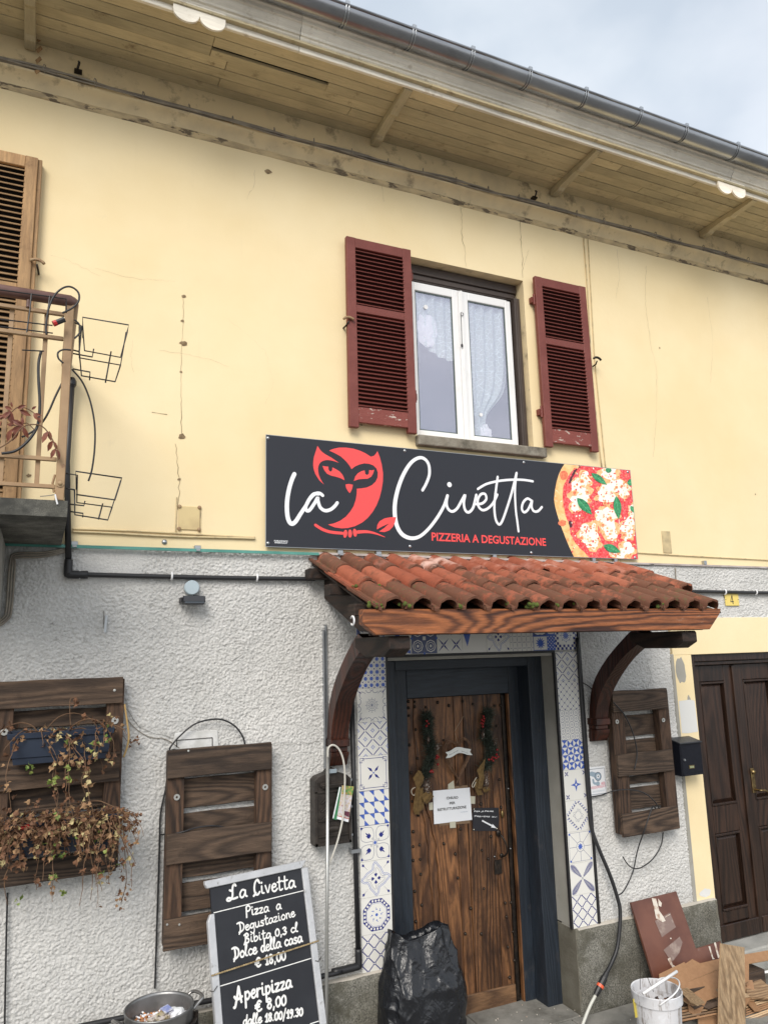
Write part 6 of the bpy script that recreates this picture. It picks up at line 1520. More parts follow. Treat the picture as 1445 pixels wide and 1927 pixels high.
sheet([(645,1478),(666,1480),(663,1496),(643,1494)],-.1395,mat('leaflet_top_print',(.42,.30,.10),.5,(.12,.28,.08),70,(.45,.55),dirt=(.7,.35,.1),dsc=60),'printed_band'); sheet([(635,1536),(656,1542),(655,1547),(634,1541)],-.1395,M_pap,'printed_band'); sheet([(647,1526),(658,1528),(657,1538),(649,1534)],-.1395,mat('wine_print',(.12,.03,.05),.5),'printed_band')
sheet([(635.5,1535),(657,1540.5),(657,1541.5),(635.5,1536)],-.1398,mat('red_line_print',(.5,.06,.06),.5),'printed_band')
mb=MB(); a=W(618,1452,-.125); mb.box(a.x-.005,a.x+.05,-.128,-.124,a.z-.01,a.z+.012); tag(mb.build('metal_tag',mat('grey_blue_tag',(.25,.30,.34),.5),None),'small grey blue tag on top of the old letterbox','tag')
# black modern mailbox on the right
mbx=thing('mailbox',(2.6,-.06,1.36),'black metal mailbox with sloped lid and brass nameplate between pallet and dark door','mailbox')
M_mb=mat('black_powder_coat',(.006,.007,.012),.5,(.009,.010,.016),60,spec=.25)
x0,x1,z0,z1=2.492,2.705,1.375,1.605; yfr=-.125
mb=MB(); mb.prism([(x0,-.016,z0),(x0,yfr,z0),(x0,yfr,z1),(x0,-.016,z1+.028)],(x1-x0,0,0)); mb.build('box',M_mb,mbx,bevel=.004,seg=2)
mb=MB(); mb.prism([(x0-.004,-.014,z1+.032),(x0-.004,yfr-.012,z1+.004),(x0-.004,yfr-.012,z1-.006),(x0-.004,-.014,z1+.025)],(x1-x0+.008,0,0)); mb.build('lid',mat('black_textured_lid',(.02,.022,.028),.35,bump=.6,bsc=200),mbx,bevel=.003)
mb=MB(); mb.box(x0+.008,x1-.008,yfr-.004,yfr,z0+.012,z1-.022); mb.build('front_door',M_mb,mbx,bevel=.002)
mb=MB(); mb.box(x0+.012,x1-.01,yfr-.010,yfr-.001,z0+.002,z0+.014); mb.build('lip',M_mb,mbx,bevel=.002)
mb=MB(); v=W(1287,1430,yfr-.006); mb.lathe([(.0001,.010),(.007,.010),(.009,.004),(.009,0)],(v.x,yfr-.004,v.z),12,0,'y'); mb.build('lock',M_steel,mbx)
mb=MB(); v=W(1301,1443,yfr-.006); mb.box(v.x-.026,v.x+.026,yfr-.007,yfr-.0041,v.z-.012,v.z+.012); mb.build('nameplate',M_brass,mbx); mb=MB(); mb.box(v.x-.020,v.x+.020,yfr-.008,yfr-.0071,v.z-.007,v.z+.007); mb.build('name_card',mat('green_grey_card',(.25,.28,.16),.6),mbx)
# ------------------------------------------------------------------ things on the plank door
DY=.322
def doorprint(px,py,Y): v=W(px,py,Y); return (v.x,v.z)
nt_=thing('paper_notice',tuple(W(850,1515,DY)),'white paper notice CHIUSO PER RISTRUTTURAZIONE taped to the plank door','paper notice')
z=lambda x,y:(800+x/9.633,1460+y/9.633)
mb=MB(); c4=[W(*z(138,272),DY-.006),W(*z(805,212),DY-.006),W(*z(848,798),DY-.006),W(*z(160,876),DY-.006)]
n=8; u_=[]
for j in range(n+1):
    for i in range(n+1):
        a=c4[0].lerp(c4[1],i/n); b_=c4[3].lerp(c4[2],i/n); p_=a.lerp(b_,j/n); mb.v.append((p_.x,p_.y+.002*noise.noise((i*.5,j*.5,1)),p_.z))
for j in range(n):
    for i in range(n): a=j*(n+1)+i; mb.f.append((a,a+n+1,a+n+2,a+1)); mb.m.append(0)
mb.build('paper_sheet',M_pap,nt_,smooth=True)
P=Print((0,DY-.0095,0),h0=0); dp=lambda x,y:doorprint(*z(x,y),DY-.0085)
P.text('CHIUSO',dp(385,425),dp(592,410),.0125*1.25,0,.012); P.text('PER',dp(442,518),dp(540,508),.0155,0,.012); P.text('RISTRUTTURAZIONE',dp(226,640),dp(742,584),.0165,0,.012); P.text('La Civetta',dp(640,664),dp(765,652),.006,1,0)
P.mb.build('notice_text',[M_cable,M_gy],nt_)
M_tape=mat('masking_tape',(.50,.48,.38),.7)
for L in ([(412,155),(515,82),(530,232),(415,240)],[(815,368),(905,372),(900,510),(830,505)],[(65,490),(135,478),(142,615),(75,625)],[(445,835),(550,825),(555,940),(448,948)]):
    mb=MB(); mb.prism([W(*z(*q_),DY-.0085) for q_ in L],(0,.0008,0)); mb.build('tape',M_tape,nt_)
mb=MB(); mb.prism([W(*z(*q_),DY-.0035) for q_ in ((395,200),(770,165),(810,860),(260,905),(240,880),(200,860))],(0,.0006,0)); tag(mb.build('old_tape',mat('brown_clear_tape',(.20,.13,.08),.2),nt_))
bc=thing('black_card',tuple(W(913,1540,DY)),'small black card PER APRIRE PREMERE QUI with white arrow pinned to the plank door','card sign')
z=lambda x,y:(740+x/5.557,1290+y/5.557); mb=MB(); mb.prism([W(*z(*q_),DY-.006) for q_ in ((832,1282),(1100,1278),(1108,1400),(1090,1520),(830,1520))],(0,.003,0)); mb.build('card',mat('black_card_stock',(.018,.018,.024),.6),bc)
# handwriting font: strokes in a box, baseline 0, x-height 1
HF={'a':(.95,[[(.8,.85),(.4,1),(.06,.55),(.15,.08),(.45,.05),(.75,.5),(.82,.95),(.80,.25),(1.0,.05)]]),'c':(.8,[[(.75,.85),(.4,1),(.06,.5),(.35,0),(.8,.2)]]),
'd':(.95,[[(.75,.8),(.4,1),(.06,.5),(.35,0),(.7,.4),(.85,1.9)],[(.84,1.8),(.76,.3),(.95,.05)]]),'e':(.8,[[(.05,.5),(.6,.62),(.62,.92),(.35,1),(.06,.6),(.18,.1),(.5,0),(.85,.3)]]),
'b':(.85,[[(.1,1.9),(.1,.15),(.45,0),(.8,.5),(.5,.95),(.12,.6)]]),'g':(.95,[[(.75,.85),(.4,1),(.05,.55),(.35,.1),(.75,.5)],[(.80,.98),(.76,-.6),(.4,-.9),(.05,-.55)]]),
'i':(.5,[[(.15,1),(.15,.15),(.42,.05)],[(.16,1.42),(.18,1.5)]]),'l':(.5,[[(.05,.6),(.42,1.7),(.28,2.0),(.12,1.4),(.12,.2),(.45,.05)]]),'n':(.95,[[(.1,1),(.1,0)],[(.1,.6),(.4,1),(.68,.8),(.70,.15),(.92,.05)]]),
'o':(.9,[[(.45,1),(.06,.6),(.2,.05),(.6,.05),(.82,.55),(.5,1),(.42,.98)]]),'p':(.9,[[(.12,1),(.10,-.95)],[(.1,.7),(.5,1),(.8,.5),(.45,0),(.12,.25)]]),'r':(.7,[[(.1,1),(.1,0)],[(.1,.55),(.35,.95),(.68,.92)]]),
's':(.75,[[(.65,.9),(.3,1),(.15,.7),(.6,.35),(.45,.02),(.05,.08)]]),'t':(.7,[[(.3,1.75),(.25,.2),(.45,0),(.68,.12)],[(0,1.12),(.68,1.2)]]),'u':(.95,[[(.05,1),(.1,.2),(.4,0),(.7,.4),(.75,1)],[(.75,.95),(.75,.15),(.95,.05)]]),
'v':(.8,[[(.05,1),(.35,0),(.55,.5),(.72,1)]]),'z':(.8,[[(.05,.95),(.4,.98),(.68,.92),(.3,.4),(.05,.05),(.4,.02),(.75,.08)]]),' ':(.6,[]),'m':(1.3,[[(.1,1),(.1,0)],[(.1,.7),(.35,1),(.55,.8),(.57,0)],[(.57,.7),(.85,1),(1.05,.8),(1.1,.1),(1.25,.05)]]),
'q':(.9,[[(.75,.85),(.4,1),(.05,.5),(.4,0),(.75,.5)],[(.8,1),(.8,-.9)]]),
'L':(1.3,[[(.95,1.7),(.75,2.0),(.5,1.5),(.45,.6),(.25,.05),(-.1,-.1),(-.35,.05),(-.1,.28),(.5,.05),(1.1,.15)],[(.1,1.25),(.35,1.1)]]),'C':(1.1,[[(.15,-.1),(.5,.25)],[(1.0,1.75),(.8,2.0),(.45,1.6),(.3,.8),(.45,.1),(.75,0),(1.05,.3)],[(.8,2),(1.1,1.5)]]),
'P':(1.0,[[(.15,1.7),(.12,-.25)],[(.1,1.55),(.5,1.9),(.95,1.4),(.6,.9),(.15,.9)]]),'D':(1.25,[[(.35,1.8),(.42,.6),(.1,-.35)],[(-.15,1.75),(.5,1.85),(1.1,1.3),(1.0,.4),(.4,.0),(.1,.0)]]),'B':(1.15,[[(.35,1.8),(.35,.6),(.05,-.25)],[(.1,1.6),(.6,1.9),(.9,1.45),(.45,1.05),(.95,.65),(.8,.05),(.2,.05)]]),
'A':(1.4,[[(-.25,-.55),(-.05,-.5),(.35,.8),(.62,1.9)],[(.62,1.9),(.8,.8),(.95,-.1)],[(-.1,.75),(.3,.35),(1.1,.55)]]),
'0':(.85,[[(.42,1.45),(.08,1.0),(.12,.25),(.42,0),(.75,.4),(.72,1.2),(.42,1.45)]]),'1':(.6,[[(.02,1.0),(.38,1.5)],[(.38,1.5),(.34,0)],[(.1,.02),(.55,.0)]]),'3':(.8,[[(.08,1.3),(.45,1.5),(.68,1.15),(.35,.82),(.72,.45),(.4,0),(.05,.15)]]),'8':(.85,[[(.6,1.35),(.35,1.5),(.14,1.15),(.55,.75),(.70,.3),(.4,0),(.1,.3),(.3,.75),(.68,1.15),(.55,1.4)]]),
'9':(.8,[[(.65,1.2),(.35,1.5),(.08,1.1),(.35,.75),(.66,1.1)],[(.68,1.35),(.62,.5),(.3,-.1)]]),'€':(1.1,[[(.95,1.3),(.6,1.5),(.25,1.0),(.25,.4),(.55,0),(1.0,.2)],[(0,.9),(.7,.98)],[(0,.55),(.65,.62)]]),',':(.4,[[(.2,.1),(.1,-.35)]]),'.':(.35,[[(.12,.02),(.15,.08)]]),'/':(.8,[[(.65,1.9),(.05,-.4)]]),"'":(.3,[[(.15,1.6),(.12,1.3)]]),
'E':(.85,[[(.75,1.4),(.15,1.4),(.12,.75),(.1,0),(.75,.02)],[(.12,.75),(.6,.8)]]),'R':(.9,[[(.12,1.4),(.1,0)],[(.1,1.3),(.5,1.45),(.75,1.1),(.4,.75),(.12,.75)],[(.35,.75),(.8,0)]]),'M':(1.1,[[(.1,0),(.2,1.4)],[(.2,1.4),(.5,.5)],[(.5,.5),(.85,1.4)],[(.85,1.4),(.95,0)]]),'I':(.4,[[(.15,1.4),(.15,0)]]),'Q':(1.0,[[(.5,1.4),(.08,.9),(.2,.1),(.6,.05),(.85,.7),(.5,1.4)],[(.55,.4),(.9,-.1)]]),'U':(.9,[[(.1,1.4),(.1,.3),(.4,0),(.7,.3),(.75,1.4)]])}
def hand(P,txt,a,b,xh,w_,m=0,jit=.0):
    tot=sum(HF[c][0]+.12 for c in txt); a,b=Vector(a),Vector(b); U=(b-a)/tot; V=Vector((-(b-a).y,(b-a).x)).normalized()*xh; x=0
    for c in txt:
        wd,st=HF[c]
        for s_ in st:
            pts=[a+U*(x+p_[0]*1.0)+V*(p_[1]+random.uniform(-jit,jit)) for p_ in s_]
            P.stroke(pts,w_*random.uniform(.9,1.1) if c.islower() or c in ".,'/" else w_*1.15,m,4 if len(pts)>2 else 0)
        x+=wd+.12
P=Print((0,DY-.006,0)); d_=lambda x,y:doorprint(*z(x,y),DY-.006)
hand(P,'PER APRIRE',d_(842,1322),d_(1048,1320),.0042*1.05,.0020,0); hand(P,'PREMERE QUI',d_(845,1372),d_(1085,1378),.0042*1.05,.0020,0)
a,b_=Vector(d_(925,1412)),Vector(d_(1078,1492)); d=(b_-a).normalized(); n=Vector((-d.y,d.x)); P.poly([a+n*.005,a+d*(b_-a).length*.68+n*.005,a+d*(b_-a).length*.66+n*.013,b_,a+d*(b_-a).length*.66-n*.013,a+d*(b_-a).length*.68-n*.005,a-n*.005],0)
P.mb.build('card_writing',M_pap,bc)
mb=MB(); 
for q_ in ((843,1293),(841,1506),(1081,1496)): mb.ball(W(*z(*q_),DY-.008),.004,8)
mb.build('pin',mat('ivory_pin',(.75,.70,.55),.4),bc,smooth=True)
# heart wreath
ht=thing('heart_wreath',tuple(W(862,1420,DY)),'twig heart with white Benvenuti amici ribbon hanging on the plank door','heart wreath')
M_twig=mat('wicker_twig',(.13,.065,.035),.7,(.22,.125,.07),40); mb=MB(); random.seed(8)
HL=[(683,640),(655,600),(610,582),(565,595),(540,640),(545,700),(575,790),(620,880),(682,985)]; HR=[(683,640),(700,585),(740,562),(780,590),(800,650),(795,720),(760,810),(720,890),(682,985)]
for L in (HL,HR):
    for k in range(7):
        dx,dy=random.gauss(0,7),random.gauss(0,7); mb.tube(cat([W(*z(x+dx*(1 if 0<i<8 else .2)+random.gauss(0,2),y+dy*(1 if 0<i<8 else .2)+random.gauss(0,2)),DY-.02-random.random()*.018) for i,(x,y) in enumerate(L)],5),.0024,5)
for k in range(5): mb.tube([W(*z(682+random.gauss(0,5),960),DY-.02),W(*z(690+random.gauss(0,14),1050),DY-.015)],.0022,4)
mb.build('twigs',M_twig,ht,smooth=True)
mb=MB(); mb.tube([W(*z(638,480),DY-.01),W(*z(732,322),DY-.01)],.0016,4); mb.tube([W(*z(683,640),DY-.02),W(*z(642,495),DY-.012)],.0012,4); mb.build('string',mat('jute_string',(.4,.32,.22),.9),ht)
zb_=lambda x,y:(820+x/16.06,1380+y/16.06); 
RT=[(295,568),(400,545),(500,490),(580,435),(680,415),(780,425),(900,455),(1060,478)]; RB=[(1105,655),(980,655),(900,630),(800,600),(700,595),(620,625),(520,690),(420,735),(300,752)]
mb=MB(); pts=cat([Vector((*q_,0)) for q_ in RT],3)+[Vector((1030,560,0))]+cat([Vector((*q_,0)) for q_ in RB],3)+[Vector((362,650,0))]
mb.prism([W(*zb_(p_.x,p_.y),DY-.052) for p_ in pts],(0,.004,0)); mb.build('ribbon',mat('white_banner',(.72,.74,.71),.7),ht)
P=Print((0,DY-.052,0)); dz_=lambda x,y:doorprint(*zb_(x,y),DY-.052)
hand(P,'benvenuti',dz_(405,665),dz_(680,520),.0034,.0011); hand(P,'amici',dz_(765,540),dz_(975,615),.0034,.0011); P.mb.build('ribbon_writing',M_g2,ht)
# garlands
M_fir=[mat('fir_needle_dark',(.018,.024,.015),.7,(.035,.042,.028),30),mat('fir_needle_frosted',(.10,.13,.10),.8)]; M_berry=mat('red_berry',(.27,.010,.012),.25); M_cone=mat('pine_cone',(.09,.055,.038),.8,(.42,.38,.34),90,(.5,.62)); M_bur=mat('mustard_burlap',(.17,.105,.036),.9,(.11,.065,.022),50,bump=.6,bsc=150)
def garland(lab,spine,berries,cones,bow,seed):
    random.seed(seed); t=thing('garland',tuple(W(*z(*spine[0]),DY)),lab,'garland','pine garlands on the plank door')
    mb=MB(); sp=cat([W(*z(x,y),DY-.03) for x,y,_ in [(a,b,0) for a,b in spine]],6); mb.tube(sp,.004,5); mb.build('branch',M_twig,t)
    mb=MB()
    for i,p_ in enumerate(sp):
        tt=i/len(sp)
        for k in range(52):
            d=Vector((random.gauss(0,1),random.gauss(-.25,.6),random.gauss(.25,.9))).normalized(); L=random.uniform(.035,.075); n=d.cross(Vector((random.random(),random.random(),random.random()))).normalized()*.0018; a=p_+Vector((random.gauss(0,.013),random.gauss(0,.006),random.gauss(0,.006)))
            q_=a+d*L
            if q_.y>DY-.004: q_.y=DY-.004
            mb.add([a-n,a+n,q_],[(0,1,2)],0 if random.random()<.8 else 1)
    o=mb.build('needles',M_fir,t); o['kind']='stuff'
    for (x,y) in berries:
        mb=MB(); mb.ball(W(*z(x,y),DY-.055),.0088,10); mb.build('berry',M_berry,t,smooth=True)
    for (x,y,s_,rt) in cones:
        mb=MB(); c=W(*z(x,y),DY-.055); L=.030*s_
        for k in range(44):
            f_=k/44; a_=k*2.4; r_=L*.52*math.sin(math.pi*(.12+.85*f_))**.8; zz_=L*(1-2*f_); d=Vector((math.cos(a_),math.sin(a_),0)); pc_=Vector((0,0,zz_))+d*r_*.55
            u=d.cross(Vector((0,0,1)))*L*.13; tip=d*r_*.55+Vector((0,0,L*.12))
            vs=[pc_-u,pc_+u,pc_+tip+u*.7,pc_+tip-u*.7]; M3=Matrix.Rotation(R(rt),3,'Y')
            mb.add([c+M3@v for v in vs],[(0,1,2,3)])
        mb.ball(c,L*.42,8,0,(.8,.8,1.6)); mb.build('pine_cone',M_cone,t)
    for L in bow:
        mb=MB(); n=len(L); 
        for i,(x0,y0,x1,y1,dy) in enumerate(L): mb.v+=[tuple(W(*z(x0,y0),DY-.03-dy)),tuple(W(*z((x0+x1)/2,(y0+y1)/2),DY-.036-dy)),tuple(W(*z(x1,y1),DY-.028-dy))]
        for i in range(n-1):
            for k in range(2): a=i*3+k; mb.f.append((a,a+1,a+4,a+3)); mb.m.append(0)
        o=mb.build('ribbon_bow',M_bur,t); sd_=o.modifiers.new('s','SOLIDIFY'); sd_.thickness=.0015
garland('left pine garland with two frosted cones, few red berries and a big burlap bow',[(352,310),(360,380),(355,470),(370,560),(385,640),(395,720),(375,820),(345,900),(320,950)],
 [(348,372),(368,400),(345,425),(456,735),(470,748),(452,760),(466,825),(398,892),(410,903),(388,902)],[(365,568,1.0,15),(462,640,1.1,60),(352,1075,1.9,-12)],
 [[(205,965,262,885,.02),(222,1010,290,900,.03),(245,1070,320,960,.035),(265,1085,310,1010,.03)],[(240,1060,300,1075,.03),(225,1130,290,1130,.025),(205,1290,275,1310,.01),(225,1345,270,1350,.005)],[(285,1080,310,1060,.03),(260,1180,320,1180,.02),(270,1320,318,1290,.005)],[(290,1150,370,1090,.03),(320,1215,400,1130,.035),(345,1240,422,1160,.02)]],1)
garland('right pine garland with a cluster of bright red berries and a drooping burlap bow',[(985,270),(985,340),(970,430),(955,520),(985,590),(1020,650),(1025,720),(985,800),(955,850)],
 [(940,322),(948,345),(925,360),(942,372),(918,392),(935,400),(935,430),(1085,672),(998,775),(1035,750),(1060,755),(1078,722),(1075,760),(1042,785),(1095,745),(1025,770)],[(935,515,1.15,10),(1062,590,.9,30),(970,1005,1.7,5)],
 [[(870,890,960,760,.03),(880,910,950,850,.035),(900,950,945,880,.03)],[(875,880,940,880,.03),(895,960,950,960,.035),(880,1075,925,1080,.03)],[(855,985,895,970,.02),(850,1070,900,1060,.015),(880,1150,935,1140,.005)],[(930,1070,970,1050,.02),(945,1115,1010,1080,.01),(960,1120,1020,1090,.005)]],2)
mb=MB(); mb.tube(cat([W(*z(230,1065),DY-.05),W(*z(195,1085),DY-.05),W(*z(190,1120),DY-.05),W(*z(215,1150),DY-.05),W(*z(232,1120),DY-.05)],4),.0028,5); mb.tube(cat([W(*z(870,960),DY-.05),W(*z(832,1020),DY-.05),W(*z(822,1055),DY-.05),W(*z(840,1058),DY-.05),W(*z(868,990),DY-.05)],4),.0028,5)
tag(mb.build('cord_loop',mat('cream_cord',(.6,.55,.45),.8),None,smooth=True),'cream cord loops tied round the two burlap bows','cord')
# ------------------------------------------------------------------ chalkboard leaning on the wall
cu_=Vector((.98045,.19673,.0)).normalized(); cv_=Vector((-.04884,.24241,.96894)).normalized(); cn_=cu_.cross(cv_).normalized()
if cn_.y>0: cn_=-cn_
p0=W(569,1622,-.10)
ck=thing('chalkboard',tuple(W(500,1900,-.35)),'worn menu chalkboard with silver frame leaning in front of the middle pallet','chalkboard')
def cb(px,py): 
    v=PLp(px,py,p0,cn_)-p0; return (v.dot(cu_),v.dot(cv_))
zc_=lambda x,y:(380+x/5.558,1600+y/5.558)
TL,TR,IL,IR=cb(*zc_(62,350)),cb(*zc_(1075,112)),cb(*zc_(130,705)),cb(*zc_(1035,185))
bl=cb(*zc_(215,1817)); br_=cb(*zc_(1225,1790)); 
# frame: inner left x, inner right x at several heights are constant in board space
xl=(cb(*zc_(130,705))[0]+cb(*zc_(215,1817))[0])/2; xr=(cb(*zc_(1035,185))[0]+cb(*zc_(1225,1790))[0])/2; yt=(cb(*zc_(105,400))[1]+cb(*zc_(1035,183))[1])/2
yb_=(-.02-p0.z)/cv_.z; 
def BP(u,v,h=0): return p0+cu_*u+cv_*v+cn_*h
fw=.039
def bbox(mb,u0,u1,v0,v1,h0,h1): 
    mb.obox(BP((u0+u1)/2,(v0+v1)/2,(h0+h1)/2),cu_*(u1-u0)/2,cv_*(v1-v0)/2,cn_*(h1-h0)/2)
M_cf=mat('silver_painted_frame',(.50,.51,.53),.45,(.58,.59,.61),10,metal=.25,bump=.7,bsc=40,dirt=(.28,.28,.27),dsc=22,dthr=(.6,.7)); M_cbk=mat('chalkboard_black',(.012,.013,.018),.5,(.022,.024,.030),5,(.4,.75),fine=0)
mb=MB(); bbox(mb,xl-.01,xr+.01,yb_+.02,yt+.008,-.012,0); mb.build('slate',M_cbk,ck)
mb=MB(); bbox(mb,xr,xr+fw,yb_,yt,-.014,.012); mb.build('frame_right',M_cf,ck,bevel=.003)
lt=cb(*zc_(88,700))[1]; mb=MB(); mb.prism([BP(xl-fw,yb_,-.014),BP(xl-.001,yb_,-.014),BP(xl-.001,lt+.012,-.014),BP(xl-fw*.55,lt+.012,-.014),BP(xl-fw,lt-.02,-.014)],cn_*.026); mb.build('frame_left',M_cf,ck,bevel=.003)
mb=MB(); bbox(mb,xl-fw*.2,xl-.002,lt+.013,yt-.004,-.013,-.001); mb.build('raw_edge',M_dark,ck)
mb=MB(); mb.prism([BP(xl-.03,yt+.001,-.014),BP(xr-.001,yt+.001,-.014),BP(xr+fw*.9,yt+.038,-.014),BP(xl-fw,yt+.038,-.014),BP(xl-fw,yt+.02,-.014)],cn_*.027); mb.build('frame_top',M_cf,ck,bevel=.003)
mb=MB(); bbox(mb,xl-fw,xr+fw,yb_,yb_+.05,-.015,.013); mb.build('frame_bottom',M_cf,ck,bevel=.003)
M_chk=mat('white_chalk_paint',(.78,.78,.76),.8,(.60,.60,.60),70,(.5,.75))
def chalkflush(nm='chalk_writing'):
    if P.mb.f: P.mb.build(nm,M_chk,ck); P.mb=MB()
P=Print(p0,cu_,cv_,cn_,h0=.0006,dh=.000005); C=lambda x,y:cb(*zc_(x,y)); random.seed(6)
wl_=.0085
for a,b in (((125,655),(1062,422)),((185,1424),(1142,1130)),((1130,1817),(1222,1787))): P.line(C(*a),C(*b),.0045); chalkflush('chalk_line')
hand(P,'La Civetta',C(290,520),C(985,385),.036,.0092); chalkflush()
hand(P,'Pizza  a',C(462,690),C(835,612),.025,.0072); chalkflush()
hand(P,'Degustazione',C(385,860),C(980,688),.0235,.0068); chalkflush()
hand(P,'Bibita 0,3 cl',C(440,975),C(1010,848),.0225,.0072); chalkflush()
hand(P,'Dolce della casa',C(330,1140),C(1055,955),.027,.0082); chalkflush()
hand(P,'€ 18,00',C(560,1225),C(885,1140),.026,.0085); chalkflush()
hand(P,'Aperipizza',C(350,1595),C(945,1430),.034,.0105); chalkflush()
hand(P,'€ 8,00',C(560,1690),C(890,1612),.029,.0088); chalkflush()
hand(P,'dalle 18.00/19.30',C(430,1835),C(1060,1725),.022,.0078); chalkflush()
chalkflush()
# dusty smears
a=BP(*C(85,1312),.018); b_=BP(*C(1205,945),.018); mb=MB()
n=260; 
for ph in (0,math.pi):
    d=(b_-a); pts=[]
    for i in range(n+1):
        t=i/n; q_=a+d*t+cv_*(-.012*math.sin(math.pi*t)*0); ang=t*150+ph; pts.append(q_+cn_*.0022*math.cos(ang)+cv_*.0022*math.sin(ang))
    mb.tube(pts,.0024,5)
tag(mb.build('rope',mat('golden_cord',(.42,.32,.17),.7,(.25,.18,.09),60),None,smooth=True),'twisted golden cord tied across the chalkboard','cord')
mb=MB()
for q_,dx in (((95,1465),.03),((1190,1150),.03)): u0_=C(*q_); mb.tube([BP(u0_[0]-.01,u0_[1],.013),BP(u0_[0]+.005,u0_[1]-.006,.02),BP(u0_[0]+dx,u0_[1]+.012,.015)],.002,4)
mb.build('wire_staple',M_iron,ck)
# ------------------------------------------------------------------ cooking pot used as ashtray, in an iron stand
def atd(px,py,d): return CAM+(CR*((px-PW/2)/FPX)-CU*((py-PH/2)/FPX)+CF)*d
pc=atd(300,1893,3.42); pr_=.151
pt=thing('cooking_pot',(pc.x,pc.y,pc.z-.22),'dented aluminium cooking pot full of cigarette butts in an iron stand','pot')
M_alu=mat('dull_aluminium',(.30,.30,.30),.42,(.22,.22,.22),9,metal=.85,bump=.3,bsc=14,dirt=(.12,.12,.11),dsc=8,dthr=(.55,.75))
mb=MB(); r=pr_; mb.lathe([(.001,-.22),(r*.92,-.22),(r*.98,-.205),(r,-.12),(r,-.012),(r+.004,-.004),(r+.004,0),(r-.003,0),(r-.005,-.012),(r-.006,-.19),(r*.90,-.205),(.001,-.205)],(pc.x,pc.y,pc.z),56); mb.build('pot_body',M_alu,pt,smooth=True)
def phandle(ang):
    d=Vector((math.cos(ang),math.sin(ang),0)); t=Vector((-d.y,d.x,0)); c=Vector(pc)
    mb=MB(); mb.tube(cat([c+d*(r-.004)+t*.052+Vector((0,0,-.045)),c+d*(r+.016)+t*.050+Vector((0,0,-.032)),c+d*(r+.048)+t*.040+Vector((0,0,-.010)),c+d*(r+.052)-t*.040+Vector((0,0,-.010)),c+d*(r+.016)-t*.050+Vector((0,0,-.032)),c+d*(r-.004)-t*.052+Vector((0,0,-.045))],5),.0075,8); mb.build('handle',mat('handle_steel',(.35,.34,.33),.3,metal=.9) if 'handle_steel' not in bpy.data.materials else bpy.data.materials['handle_steel'],pt,smooth=True)
phandle(R(20)); phandle(R(200))
mb=MB(); n=30
for i in range(n+1):
    for k in range(24): rr=(r-.006)*i/n; a=2*math.pi*k/24; mb.v.append((pc.x+rr*math.cos(a),pc.y+rr*math.sin(a),pc.z-.085+.010*noise.noise((rr*30,a*2,3))))
for i in range(n):
    for k in range(24): l=(k+1)%24; mb.f.append((i*24+k,i*24+l,(i+1)*24+l,(i+1)*24+k)); mb.m.append(0)
mb.build('ash',mat('cigarette_ash',(.25,.24,.22),1,(.10,.09,.08),60,bump=1,bsc=120),pt,smooth=True)
mb=MB(); random.seed(4)
for k in range(230):
    a=random.random()*6.28; rr=(r-.02)*math.sqrt(random.random()); c=Vector((pc.x+rr*math.cos(a),pc.y+rr*math.sin(a),pc.z-.078+random.uniform(0,.012))); d=Vector((random.gauss(0,1),random.gauss(0,1),random.gauss(0,.25))).normalized()
    mb.tube([c,c+d*.012],.004,6,0); mb.tube([c+d*.0121,c+d*random.uniform(.018,.03)],.0039,6,1)
o=mb.build('cigarette_butts',[mat('filter_orange',(.52,.22,.08),.8),M_pap],pt); o['kind']='stuff'
pk=thing('cigarette_packet',(pc.x,pc.y,pc.z-.06),'open crumpled cigarette packet lying in the pot','packet'); c=Vector((pc.x-.002,pc.y-.012,pc.z-.050)); u=Vector((.90,.38,.10)).normalized(); v=Vector((-.38,.9,.15)).normalized(); w_=u.cross(v)
mb=MB(); mb.obox(c,u*.045,v*.026,w_*.012); mb.build('carton',mat('printed_packet',(.55,.50,.47),.5,(.40,.33,.16),30,(.4,.6),dirt=(.10,.08,.08),dsc=60,dthr=(.55,.6)),pk,bevel=.001)
mb=MB(); mb.obox(c+u*.052+w_*.012,u*.012,v*.025,w_*.008); mb.obox(c+u*.04+w_*.028,u*.02,v*.024,w_*.0015); mb.build('flap',mat('blue_flap',(.22,.26,.50),.5,(.7,.7,.72),40),pk)
for k,(dx,dy,s_) in enumerate(((.085,.035,.040),(.055,.070,.030))):
    mb=MB(); mb.ball((0,0,0),s_,16,0,(1,1,.7)); mb.xf(lambda v_:v_*(1+.5*noise.noise(v_*45+Vector((k,0,0))))+Vector((pc.x+dx,pc.y+dy-.03,pc.z-.055))); tag(mb.build('crumpled_tissue',mat('tissue',(.78,.80,.82),.9) if k==0 else bpy.data.materials['tissue'],None),['larger','smaller'][k]+' white crumpled tissue in the cooking pot','tissue')
ps=thing('pot_stand',(pc.x,pc.y,-.03),'black iron ring stand holding the cooking pot','pot stand')
mb=MB(); mb.tube([(pc.x+(r+.010)*math.cos(a),pc.y+(r+.010)*math.sin(a),pc.z-.070) for a in np.linspace(0,2*math.pi,40)[:-1]],.009,8,closed=True); mb.build('ring',M_iron,ps,smooth=True)
for k in range(3):
    a=R(-8+120*k); mb=MB(); mb.tube([(pc.x+(r+.016)*math.cos(a),pc.y+(r+.016)*math.sin(a),pc.z-.045),(pc.x+(r+.05)*math.cos(a),pc.y+(r+.05)*math.sin(a),-.03)],.009,8); mb.build('leg',M_iron,ps)
